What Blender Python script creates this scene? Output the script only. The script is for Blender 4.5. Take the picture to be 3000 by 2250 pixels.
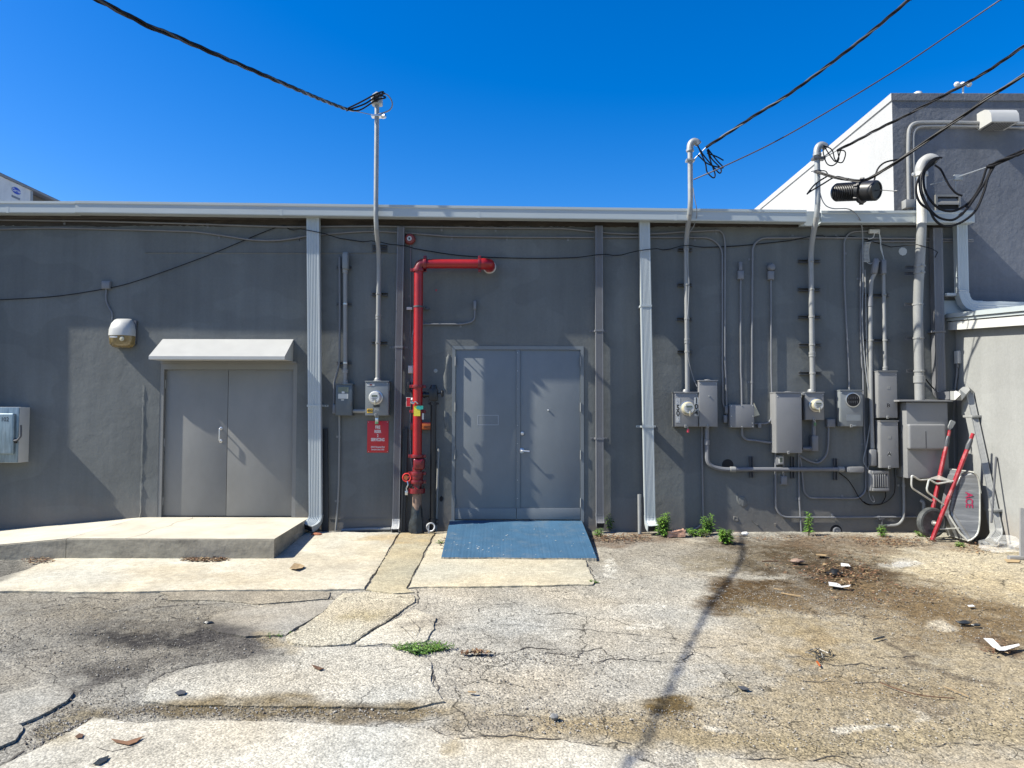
import bpy, bmesh, math, random
import numpy as np
from mathutils import Vector, Matrix
R = math.radians
random.seed(7)
scene = bpy.context.scene
for o in list(bpy.data.objects): bpy.data.objects.remove(o)
COL = scene.collection

# ------------------------------------------------------------ camera
F, DIST, EYE = 2166.0, 10.6, 1.6           # focal length in px of the 3000 px wide photo, metres to the wall, eye height
PITCH, ROLL = math.atan(89.0 / F), R(0.12)
cp, sp = math.cos(PITCH), math.sin(PITCH)
C_FWD = Vector((0, cp, sp)); up0 = Vector((0, -sp, cp)); right0 = Vector((1, 0, 0))
C_RIGHT = right0 * math.cos(ROLL) + up0 * math.sin(ROLL)
C_UP = up0 * math.cos(ROLL) - right0 * math.sin(ROLL)
C_POS = Vector((0, -DIST, EYE))
cd = bpy.data.cameras.new("camera"); cam = bpy.data.objects.new("camera", cd); COL.objects.link(cam)
cd.sensor_fit = 'HORIZONTAL'; cd.sensor_width = 36; cd.lens = 36 * F / 3000; cd.clip_start = 0.1; cd.clip_end = 3000
m = Matrix((C_RIGHT, C_UP, -C_FWD)).transposed().to_4x4(); m.translation = C_POS
cam.matrix_world = m
scene.camera = cam

# ------------------------------------------------------------ sky, sun, exposure
SUN = Vector((11.0, 2.0, -11.2)).normalized()          # direction the light travels: grazes the wall from the upper left
w = bpy.data.worlds.new("World"); scene.world = w; w.use_nodes = True
nt = w.node_tree; nt.nodes.clear()
sky = nt.nodes.new('ShaderNodeTexSky'); sky.sky_type = 'NISHITA'; sky.sun_disc = False
sky.sun_elevation = math.asin(-SUN.z); sky.sun_rotation = math.atan2(-SUN.x, -SUN.y)
sky.altitude = 0; sky.air_density = 1.0; sky.dust_density = 0.7; sky.ozone_density = 3.0
hsv = nt.nodes.new('ShaderNodeHueSaturation'); hsv.inputs['Saturation'].default_value = 1.5; hsv.inputs['Hue'].default_value = 0.512
bgn = nt.nodes.new('ShaderNodeBackground'); bgn.inputs[1].default_value = 0.098
wo = nt.nodes.new('ShaderNodeOutputWorld')
nt.links.new(sky.outputs[0], hsv.inputs['Color']); nt.links.new(hsv.outputs[0], bgn.inputs[0]); nt.links.new(bgn.outputs[0], wo.inputs[0])
sl = bpy.data.lights.new("sun", 'SUN'); sl.energy = 5.0; sl.angle = R(0.53); sl.color = (1.0, 0.955, 0.85)
so = bpy.data.objects.new("sun", sl); COL.objects.link(so); so.location = (-12, -3, 14)
so.rotation_mode = 'QUATERNION'; so.rotation_quaternion = SUN.to_track_quat('-Z', 'Y')
vs = scene.view_settings; vs.view_transform = 'Standard'; vs.look = 'None'; vs.exposure = 1.0; vs.gamma = 1.0
vs.use_curve_mapping = False
scene.render.engine = 'CYCLES'
scene.cycles.use_denoising = True
scene.cycles.max_bounces = 6

# ------------------------------------------------------------ survey helpers: photo point -> point on a real plane of the place
def ray(px, py):
    return C_FWD + C_RIGHT * ((px - 1500) / F) + C_UP * ((1125 - py) / F)
def P(p, o=0.0):                       # on the plane o metres in front of the wall
    d = ray(*p); t = (-o + DIST) / d.y
    return C_POS + d * t
def PX(p, x):                          # on the vertical plane x = const
    d = ray(*p); return C_POS + d * ((x - C_POS.x) / d.x)
G0, GS = -0.06, 0.035
def gz(y): return G0 + GS * max(min(y, 0.3), -8.0)
def GD(p, dz=0.0):                     # on the ground
    d = ray(*p)
    t = (G0 + dz + GS * C_POS.y - C_POS.z) / (d.z - GS * d.y)
    return C_POS + d * t
def PZ(p, z):
    d = ray(*p); return C_POS + d * ((z - C_POS.z) / d.z)
def crop(ox, oy, s): return lambda x, y: (ox + x / s, oy + y / s)
c1 = crop(0, 500, 2.4578); c2 = crop(0, 1050, 2.4578); c3 = crop(850, 550, 2.4578); c4 = crop(850, 1050, 2.4578)
c5 = crop(1700, 550, 2.9493); c6 = crop(2300, 550, 3.16); c7 = crop(1900, 1050, 3.0167); c8 = crop(2400, 1050, 2.765)
c9 = crop(1900, 200, 2.0109); ca = crop(2500, 200, 3.318); cb = crop(2620, 1200, 3.605); cc = crop(1100, 1100, 3.318)

# ------------------------------------------------------------ materials
MATS = {}
def nodes(name):
    m = bpy.data.materials.new(name); m.use_nodes = True
    n = m.node_tree.nodes; n.clear()
    out = n.new('ShaderNodeOutputMaterial'); b = n.new('ShaderNodeBsdfPrincipled')
    m.node_tree.links.new(b.outputs[0], out.inputs[0])
    return m, n, m.node_tree.links, b
def mat(name, col, rough=0.6, metal=0.0, var=0.12, vs=3.0, bump=0.0, bs=40.0, grime=0.0, gcol=(.10, .08, .06), gs=2.5, coat=0.0, stretch=(1, 1, 1), spec=0.5):
    """procedural paint / metal / concrete: large soft colour variation, optional grime blotches, fine relief"""
    if name in MATS: return MATS[name]
    m, n, L, b = nodes(name)
    geo = n.new('ShaderNodeNewGeometry')
    mp = n.new('ShaderNodeMapping'); mp.inputs['Scale'].default_value = stretch
    L.new(geo.outputs['Position'], mp.inputs[0])
    n1 = n.new('ShaderNodeTexNoise'); n1.inputs['Scale'].default_value = vs; n1.inputs['Detail'].default_value = 6; n1.inputs['Roughness'].default_value = 0.65
    L.new(mp.outputs[0], n1.inputs[0])
    r = n.new('ShaderNodeMapRange'); r.inputs[1].default_value = 0.3; r.inputs[2].default_value = 0.7
    r.inputs[3].default_value = 1 - var; r.inputs[4].default_value = 1 + var
    L.new(n1.outputs[0], r.inputs[0])
    mx = n.new('ShaderNodeMix'); mx.data_type = 'RGBA'; mx.blend_type = 'MULTIPLY'; mx.inputs[0].default_value = 1
    mx.inputs[6].default_value = (*col, 1); L.new(r.outputs[0], mx.inputs[7])
    last = mx.outputs[2]
    if grime > 0:
        n2 = n.new('ShaderNodeTexNoise'); n2.inputs['Scale'].default_value = gs; n2.inputs['Detail'].default_value = 9; n2.inputs['Roughness'].default_value = 0.7
        L.new(mp.outputs[0], n2.inputs[0])
        r2 = n.new('ShaderNodeMapRange'); r2.inputs[1].default_value = 0.52; r2.inputs[2].default_value = 0.72; r2.inputs[3].default_value = 0; r2.inputs[4].default_value = grime
        L.new(n2.outputs[0], r2.inputs[0])
        m2 = n.new('ShaderNodeMix'); m2.data_type = 'RGBA'; L.new(r2.outputs[0], m2.inputs[0]); L.new(last, m2.inputs[6]); m2.inputs[7].default_value = (*gcol, 1)
        last = m2.outputs[2]
    L.new(last, b.inputs['Base Color'])
    b.inputs['Roughness'].default_value = rough; b.inputs['Metallic'].default_value = metal
    b.inputs['Specular IOR Level'].default_value = spec
    if coat: b.inputs['Coat Weight'].default_value = coat
    rr = n.new('ShaderNodeMapRange'); rr.inputs[3].default_value = max(0.05, rough - 0.12); rr.inputs[4].default_value = min(1, rough + 0.12)
    L.new(n1.outputs[0], rr.inputs[0]); L.new(rr.outputs[0], b.inputs['Roughness'])
    if bump > 0:
        n3 = n.new('ShaderNodeTexNoise'); n3.inputs['Scale'].default_value = bs; n3.inputs['Detail'].default_value = 5
        L.new(geo.outputs['Position'], n3.inputs[0])
        bp = n.new('ShaderNodeBump'); bp.inputs['Strength'].default_value = bump; bp.inputs['Distance'].default_value = 0.01
        L.new(n3.outputs[0], bp.inputs['Height']); L.new(bp.outputs[0], b.inputs['Normal'])
    MATS[name] = m
    return m

def stucco(name, col, relief=0.5, var=0.1, grime=0.25, gcol=(.16, .14, .12)):
    """painted render: trowel undulation, vertical streaks, fine grit"""
    m, n, L, b = nodes(name)
    geo = n.new('ShaderNodeNewGeometry'); pos = geo.outputs['Position']
    def noise(scale, det, rough, stretch=None):
        t = n.new('ShaderNodeTexNoise'); t.inputs['Scale'].default_value = scale; t.inputs['Detail'].default_value = det; t.inputs['Roughness'].default_value = rough
        if stretch:
            mp = n.new('ShaderNodeMapping'); mp.inputs['Scale'].default_value = stretch; L.new(pos, mp.inputs[0]); L.new(mp.outputs[0], t.inputs[0])
        else: L.new(pos, t.inputs[0])
        return t.outputs[0]
    def rng(src, a, c, lo, hi):
        r = n.new('ShaderNodeMapRange'); r.inputs[1].default_value = a; r.inputs[2].default_value = c; r.inputs[3].default_value = lo; r.inputs[4].default_value = hi
        L.new(src, r.inputs[0]); return r.outputs[0]
    def mth(op, a, c):
        t = n.new('ShaderNodeMath'); t.operation = op
        for i, v in enumerate((a, c)):
            if isinstance(v, (int, float)): t.inputs[i].default_value = v
            else: L.new(v, t.inputs[i])
        return t.outputs[0]
    big = noise(0.9, 5, 0.6); streak = noise(1.0, 6, 0.65, (5.0, 5.0, 0.35)); fine = noise(28, 4, 0.6); mid = noise(4.5, 4, 0.55); grit = noise(140, 2, 0.5)
    v = mth('MULTIPLY', rng(big, .3, .7, 1 - var, 1 + var), rng(streak, .35, .7, 1 + var * .5, 1 - var * .8))
    v = mth('MULTIPLY', v, rng(fine, .3, .7, .95, 1.05))
    v = mth('MULTIPLY', v, rng(noise(.75, 2, .4, (1.0, 1.0, 1.6)), .50, .515, 1 - var * .45, 1 + var * .35))   # touched-up paint areas
    v = mth('MULTIPLY', v, rng(noise(9, 6, .75), .62, .75, 1, 1 - var * 1.6))
    mx = n.new('ShaderNodeMix'); mx.data_type = 'RGBA'; mx.blend_type = 'MULTIPLY'; mx.inputs[0].default_value = 1
    mx.inputs[6].default_value = (*col, 1); L.new(v, mx.inputs[7])
    # splash dirt that reaches up unevenly from the pavement
    sx = n.new('ShaderNodeSeparateXYZ'); L.new(pos, sx.inputs[0])
    h = mth('ADD', sx.outputs[2], mth('MULTIPLY', noise(3.0, 6, 0.7), -0.7))
    d = rng(h, -0.38, 0.12, grime * 2.0, 0.0)
    m2 = n.new('ShaderNodeMix'); m2.data_type = 'RGBA'; L.new(d, m2.inputs[0]); L.new(mx.outputs[2], m2.inputs[6]); m2.inputs[7].default_value = (*gcol, 1)
    L.new(m2.outputs[2], b.inputs['Base Color']); b.inputs['Roughness'].default_value = 0.62; b.inputs['Specular IOR Level'].default_value = 0.35
    hgt = mth('ADD', mth('MULTIPLY', mid, 1.0), mth('ADD', mth('MULTIPLY', fine, .22), mth('MULTIPLY', grit, .06)))
    bp = n.new('ShaderNodeBump'); bp.inputs['Strength'].default_value = relief; bp.inputs['Distance'].default_value = 0.02
    L.new(hgt, bp.inputs['Height']); L.new(bp.outputs[0], b.inputs['Normal'])
    MATS[name] = m
    return m

GREY = (.114, .122, .119)
WALL = stucco('grey_stucco', GREY, 0.42, 0.13, 0.32)
WALL2 = stucco('blue_grey_stucco', (.115, .122, .135), 0.9, 0.12, 0.0)
WHITEW = stucco('white_stucco', (.345, .345, .335), 0.3, 0.05, 0.0)
PALEW = stucco('pale_stucco', (.255, .26, .25), 0.35, 0.06, 0.3, (.25, .21, .17))
M_DOOR = mat('door_paint', (.182, .182, .172), 0.5, var=.1, vs=1.6, bump=.10, bs=5, grime=.3, gcol=(.125, .12, .108), gs=1.8, stretch=(1, 1, .6))
M_DOORB = mat('blue_grey_door_paint', (.152, .168, .176), 0.45, var=.1, vs=1.6, bump=.10, bs=5, grime=.3, gcol=(.11, .122, .13), gs=1.8, stretch=(1, 1, .6))
M_FRAME = mat('frame_paint', (.168, .168, .16), 0.5, var=.08)
M_GUT = mat('gutter_white', (.36, .40, .405), 0.42, var=.06, vs=1.2, grime=.25, gcol=(.36, .35, .31), stretch=(.6, 1, 3), gs=2)
M_SPOUT = mat('spout_white', (.35, .385, .39), 0.4, var=.06, vs=2, grime=.18, gcol=(.38, .36, .32), gs=3, stretch=(1, 1, .4))
M_SPOUTG = mat('spout_grey', (.135, .138, .146), 0.45, var=.08)
M_COND = mat('conduit_paint', (.15, .155, .165), 0.45, var=.1, vs=6)
M_PIPE = mat('mast_paint', (.225, .228, .22), 0.42, var=.1, vs=4, grime=.15, gcol=(.25, .23, .2))
M_GALV = mat('galvanised', (.27, .285, .285), 0.5, metal=.35, var=.14, vs=9, grime=.2, gcol=(.3, .3, .29))
M_BOXG = mat('box_paint', (.185, .187, .188), 0.45, var=.07, vs=3, grime=.12, gcol=(.2, .19, .17))
M_BOXS = mat('box_steel_grey', (.165, .18, .185), 0.42, var=.06, vs=4, grime=.1, gcol=(.17, .17, .16))
M_BOXD = mat('box_dark', (.075, .092, .105), 0.4, var=.08, vs=4)
M_STRUT = mat('strut', (.07, .073, .08), 0.5, metal=.2, var=.15, vs=9)
M_RED = mat('riser_red', (.28, .002, .004), 0.4, var=.2, vs=5, grime=.5, gcol=(.12, .008, .007), gs=3, coat=.12)
M_REDD = mat('valve_red', (.15, .006, .010), 0.38, var=.2, vs=8, coat=.12, grime=.15, gcol=(.08, .02, .02))
M_BLACK = mat('black_pipe', (.012, .012, .013), 0.42, var=.3, vs=8)
M_CABLE = mat('black_cable', (.006, .006, .007), 0.5, var=.25, vs=12, spec=.2)
M_CABG = mat('grey_cable', (.20, .21, .22), 0.5, var=.15, vs=10)
M_CABP = mat('purple_black_cable', (.014, .008, .02), 0.5, var=.2, vs=10)
M_WRAP = mat('black_wrap', (.022, .026, .028), 0.35, var=.4, vs=12, bump=.5, bs=30)
M_RUST = mat('rusty_pipe', (.22, .15, .11), 0.7, var=.3, vs=14, grime=.5, gcol=(.09, .05, .035), gs=9)
M_STEEL = mat('steel', (.55, .55, .54), 0.3, metal=.9, var=.1, vs=8)
M_CHROME = mat('chrome', (.55, .55, .54), 0.32, metal=.6, var=.05)
M_WHITE = mat('white_plastic', (.52, .52, .50), 0.4, var=.05, vs=4)
M_WHITED = mat('white_metal', (.48, .48, .455), 0.45, var=.08, vs=4, grime=.25, gcol=(.4, .37, .32), gs=5)
M_YEL = mat('yellow_label', (.70, .42, .03), 0.5, var=.08)
M_TAGY = mat('yellow_tag', (.62, .55, .04), 0.5, var=.15, vs=25)
M_TEAL = mat('teal_tag', (.02, .32, .25), 0.5, var=.15, vs=25)
M_ORANGE = mat('orange_box', (.36, .09, .02), 0.5, var=.2, vs=12)
M_SIGN = mat('sign_red', (.45, .012, .02), 0.4, var=.06)
M_INK = mat('black_ink', (.015, .015, .016), 0.5, var=.1)
M_INKW = mat('white_ink', (.62, .60, .58), 0.5, var=.05)
M_CREAM = mat('meter_cream', (.40, .37, .26), 0.35, var=.06, coat=.15)
M_METERW = mat('meter_white', (.46, .465, .44), 0.3, var=.05, coat=.15)
M_LCD = mat('lcd', (.10, .12, .10), 0.2, var=.05)
M_AMBER = mat('amber_lens', (.17, .125, .05), 0.18, var=.35, vs=18, coat=.6)
M_HOOD = mat('hood_white', (.38, .38, .36), 0.4, var=.04, vs=5)
M_BLUE = mat('blue_paint', (.030, .088, .155), 0.65, var=.14, vs=2.5, bump=.25, bs=60, grime=.45, gcol=(.13, .16, .18), gs=3.4)
M_RUB = mat('tyre_rubber', (.05, .055, .055), 0.7, var=.4, vs=14, grime=.4, gcol=(.2, .19, .17), gs=7)
M_TRAY = mat('tray_steel', (.15, .155, .16), 0.42, metal=.3, var=.3, vs=4, grime=.8, gcol=(.38, .38, .37), gs=3.4, stretch=(.5, .5, 6))
M_RIM = mat('tray_rim', (.55, .55, .50), 0.4, metal=.5, var=.25, vs=9, grime=.3, gcol=(.25, .18, .1))
M_REDW = mat('barrow_red', (.26, .006, .014), 0.42, var=.25, vs=9, grime=.55, gcol=(.42, .36, .33), gs=7)
M_BRICK = mat('brick_chunk', (.38, .22, .15), 0.85, var=.25, vs=14, bump=.6, bs=40, grime=.4, gcol=(.5, .46, .4), gs=9)
M_DARK = mat('dark_void', (.012, .012, .013), 0.9, var=.1)
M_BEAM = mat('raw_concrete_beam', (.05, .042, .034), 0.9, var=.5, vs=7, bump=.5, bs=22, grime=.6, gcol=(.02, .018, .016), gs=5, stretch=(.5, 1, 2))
M_LEAF = [mat('weed_green_%d' % i, tuple(q * .8 for q in c), 0.5, var=.3, vs=30) for i, c in enumerate([(.09, .20, .025), (.16, .30, .035), (.06, .13, .02)])]
M_STEM = mat('weed_stem', (.12, .14, .04), 0.7, var=.2)
M_DRY = [mat('dry_leaf_%d' % i, c, 0.8, var=.3, vs=30) for i, c in enumerate([(.15, .075, .036), (.09, .045, .022), (.27, .19, .10)])]
M_PAPER = mat('white_paper', (.58, .575, .55), 0.7, var=.05)
M_ALU = mat('aluminium', (.34, .345, .35), 0.4, metal=.5, var=.1, vs=9)

# ------------------------------------------------------------ mesh builder
class MB:
    def __init__(s): s.v = []; s.f = []
    def add(s, vs, fs):
        k = len(s.v); s.v += [tuple(p) for p in vs]; s.f += [tuple(i + k for i in q) for q in fs]; return s
    def box(s, a, b, bev=0.0, seg=2):
        a, b = [min(p, q) for p, q in zip(a, b)], [max(p, q) for p, q in zip(a, b)]
        if bev <= 0:
            vs = [(x, y, z) for x in (a[0], b[0]) for y in (a[1], b[1]) for z in (a[2], b[2])]
            return s.add(vs, [(0, 1, 3, 2), (4, 6, 7, 5), (0, 4, 5, 1), (2, 3, 7, 6), (0, 2, 6, 4), (1, 5, 7, 3)])
        bm = bmesh.new(); bmesh.ops.create_cube(bm, size=1)
        for v in bm.verts: v.co = Vector([(a[i] + b[i]) / 2 + v.co[i] * (b[i] - a[i]) for i in range(3)])
        bmesh.ops.bevel(bm, geom=list(bm.edges), offset=min(bev, .45 * min(b[i] - a[i] for i in range(3))), segments=seg, affect='EDGES', profile=.6)
        s.bm(bm); return s
    def bm(s, bm):
        bm.verts.index_update(); s.add([v.co for v in bm.verts], [[v.index for v in f.verts] for f in bm.faces]); bm.free()
    def prism(s, poly, a, ext):
        """poly: list of 3D points (planar), extruded by vector ext"""
        n = len(poly); ext = Vector(ext)
        vs = [Vector(p) for p in poly] + [Vector(p) + ext for p in poly]
        return s.add(vs, [tuple(range(n))[::-1], tuple(range(n, 2 * n))] + [(i, (i + 1) % n, n + (i + 1) % n, n + i) for i in range(n)])
    def sweep(s, sec, path, hint=(1, 0, 0), closed=True, cap=True, scales=None):
        path = [Vector(p) for p in path]; n = len(path); k = len(sec); vs = []; fs = []
        u = None
        for i, p in enumerate(path):
            t = (path[min(i + 1, n - 1)] - path[max(i - 1, 0)]).normalized()
            h = Vector(hint) if (hint is not None or u is None) and hint is not None else u
            if h is None: h = Vector((1, 0, 0)) if abs(t.x) < .8 else Vector((0, 0, 1))
            u = h - t * h.dot(t)
            if u.length < 1e-4: u = Vector((0, 0, 1)) - t * t.z
            u.normalize(); v = t.cross(u); sc = scales[i] if scales else 1
            vs += [p + u * (a * sc) + v * (b * sc) for a, b in sec]
        for i in range(n - 1):
            for j in range(k if closed else k - 1):
                a = i * k + j; b = i * k + (j + 1) % k
                fs.append((a, b, b + k, a + k))
        if cap: fs += [tuple(range(k))[::-1], tuple(range((n - 1) * k, n * k))]
        return s.add(vs, fs)
    def tube(s, path, r, n=10, cap=True, scales=None):
        sec = [(math.cos(2 * math.pi * i / n) * r, math.sin(2 * math.pi * i / n) * r) for i in range(n)]
        return s.sweep(sec, path, None, cap=cap, scales=scales)
    def lathe(s, prof, c, axis=(0, -1, 0), n=20):
        """prof: (radius, height along axis)"""
        ax = Vector(axis).normalized(); u = ax.orthogonal().normalized(); v = ax.cross(u); c = Vector(c); vs = []; fs = []; k = len(prof)
        for i in range(n):
            d = u * math.cos(2 * math.pi * i / n) + v * math.sin(2 * math.pi * i / n)
            vs += [c + ax * h + d * r for r, h in prof]
        for i in range(n):
            j = (i + 1) % n
            for q in range(k - 1): fs.append((i * k + q, j * k + q, j * k + q + 1, i * k + q + 1))
        fs.append(tuple(i * k for i in range(n))[::-1]); fs.append(tuple(i * k + k - 1 for i in range(n)))
        return s.add(vs, fs)
    def mesh(s, name, mt, smooth=35):
        me = bpy.data.meshes.new(name); me.from_pydata(s.v, [], s.f)
        bm = bmesh.new(); bm.from_mesh(me); bmesh.ops.recalc_face_normals(bm, faces=bm.faces); bm.to_mesh(me); bm.free()
        if smooth:
            me.polygons.foreach_set('use_smooth', [True] * len(me.polygons)); me.set_sharp_from_angle(angle=R(smooth))
        if isinstance(mt, (list, tuple)):
            for q in mt: me.materials.append(q)
        elif mt: me.materials.append(mt)
        return me

def fil(pts, r=0.1, n=5):
    """round the corners of a polyline"""
    pts = [Vector(p) for p in pts]; out = [pts[0]]
    for i in range(1, len(pts) - 1):
        a, b, c = pts[i - 1], pts[i], pts[i + 1]
        d1 = (a - b); d2 = (c - b); q = min(r, d1.length * .49, d2.length * .49)
        p1 = b + d1.normalized() * q; p2 = b + d2.normalized() * q
        for k in range(n + 1):
            t = k / n; out.append(p1 * (1 - t) ** 2 + b * 2 * t * (1 - t) + p2 * t ** 2)
    out.append(pts[-1]); return out
def spl(pts, n=6):
    """Catmull-Rom through the points"""
    p = [Vector(q) for q in pts]; p = [p[0] * 2 - p[1]] + p + [p[-1] * 2 - p[-2]]; out = []
    for i in range(1, len(p) - 2):
        for k in range(n):
            t = k / n
            out.append(.5 * ((2 * p[i]) + (p[i + 1] - p[i - 1]) * t + (2 * p[i - 1] - 5 * p[i] + 4 * p[i + 1] - p[i + 2]) * t * t + (3 * p[i] - p[i - 1] - 3 * p[i + 1] + p[i + 2]) * t ** 3))
    out.append(p[-2]); return out

def T(name, label, cat, loc, group=None):
    o = bpy.data.objects.new(name, None); o.empty_display_size = .05; COL.objects.link(o); o.location = loc
    o['label'] = label; o['category'] = cat
    if group: o['group'] = group
    return o
def world_loc(o):
    l = Vector(o.location)
    while o.parent: o = o.parent; l += Vector(o.location)
    return l
def part(name, mb, mt, parent, smooth=35, label=None, kind=None):
    me = mb if isinstance(mb, bpy.types.Mesh) else mb.mesh(name, mt, smooth)
    o = bpy.data.objects.new(name, me); COL.objects.link(o); o.parent = parent; o.location = -world_loc(parent)
    if label: o['label'] = label
    if kind: o['kind'] = kind
    return o
def single(name, mb, mt, label, cat, group=None, smooth=35, kind=None):
    """a thing that is one mesh, its origin at its own base"""
    me = mb.mesh(name, mt, smooth)
    n = len(me.vertices); co = np.empty(n * 3, np.float32); me.vertices.foreach_get('co', co); co = co.reshape(-1, 3)
    c = (co.min(0) + co.max(0)) / 2; c[2] = co[:, 2].min()
    me.vertices.foreach_set('co', (co - c).ravel()); me.update()
    o = bpy.data.objects.new(name, me); COL.objects.link(o); o.location = [float(q) for q in c]
    if label: o['label'] = label
    if cat: o['category'] = cat
    if group: o['group'] = group
    if kind: o['kind'] = kind
    return o

def text_mb(s, size, origin, right, up, align='CENTER', sx=1.0, bold=0.0, depth=.0012, shear=0):
    cu = bpy.data.curves.new('t', 'FONT'); cu.body = s; cu.size = 1; cu.align_x = align; cu.align_y = 'CENTER'; cu.offset = bold; cu.extrude = 0.02; cu.resolution_u = 3; cu.shear = shear
    ob = bpy.data.objects.new('t', cu); COL.objects.link(ob)
    me = ob.to_mesh(); mb = MB(); right = Vector(right).normalized(); up = Vector(up).normalized(); nrm = right.cross(up); O = Vector(origin)
    mb.add([O + right * (v.co.x * size * sx) + up * (v.co.y * size) + nrm * ((v.co.z + .02) / .04 * depth) for v in me.vertices], [list(p.vertices) for p in me.polygons])
    ob.to_mesh_clear(); bpy.data.objects.remove(ob); bpy.data.curves.remove(cu)
    return mb
def rect(cf, x0, y0, x1, y1, o):
    """photo rectangle -> (xa, xb, za, zb) on the plane o in front of the wall"""
    ym = (y0 + y1) / 2; xm = (x0 + x1) / 2
    return P(cf(x0, ym), o).x, P(cf(x1, ym), o).x, P(cf(xm, y1), o).z, P(cf(xm, y0), o).z
# ============================================================ GROUND
def hash2(ix, iy, seed):
    h = (ix.astype(np.int64) * 374761393 + iy.astype(np.int64) * 668265263 + seed * 974711) & 0xffffffff
    h = ((h ^ (h >> 13)) * 1274126177) & 0xffffffff
    return ((h ^ (h >> 16)) & 0xffff) / 65535.0
def vn(x, y, f, seed=0):
    x = x * f; y = y * f; ix = np.floor(x); iy = np.floor(y); fx = x - ix; fy = y - iy
    fx = fx * fx * (3 - 2 * fx); fy = fy * fy * (3 - 2 * fy)
    a = hash2(ix, iy, seed); b = hash2(ix + 1, iy, seed); c = hash2(ix, iy + 1, seed); d = hash2(ix + 1, iy + 1, seed)
    return (a * (1 - fx) + b * fx) * (1 - fy) + (c * (1 - fx) + d * fx) * fy
def fbm(x, y, f, oct=4, seed=0):
    s = 0; a = .5
    for i in range(oct): s = s + a * vn(x, y, f * 2 ** i, seed + i * 17); a *= .5
    return s / (1 - .5 ** oct)
def sstep(a, b, t):
    t = np.clip((t - a) / (b - a), 0, 1); return t * t * (3 - 2 * t)
def to_photo(x, y, z):
    vx, vy, vz = x - C_POS.x, y - C_POS.y, z - C_POS.z
    d = vx * C_FWD.x + vy * C_FWD.y + vz * C_FWD.z
    return 1500 + F * (vx * C_RIGHT.x + vy * C_RIGHT.y + vz * C_RIGHT.z) / d, 1125 - F * (vx * C_UP.x + vy * C_UP.y + vz * C_UP.z) / d, d
def gplane(y): return G0 + GS * np.clip(y, -8.0, .3)
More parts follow.
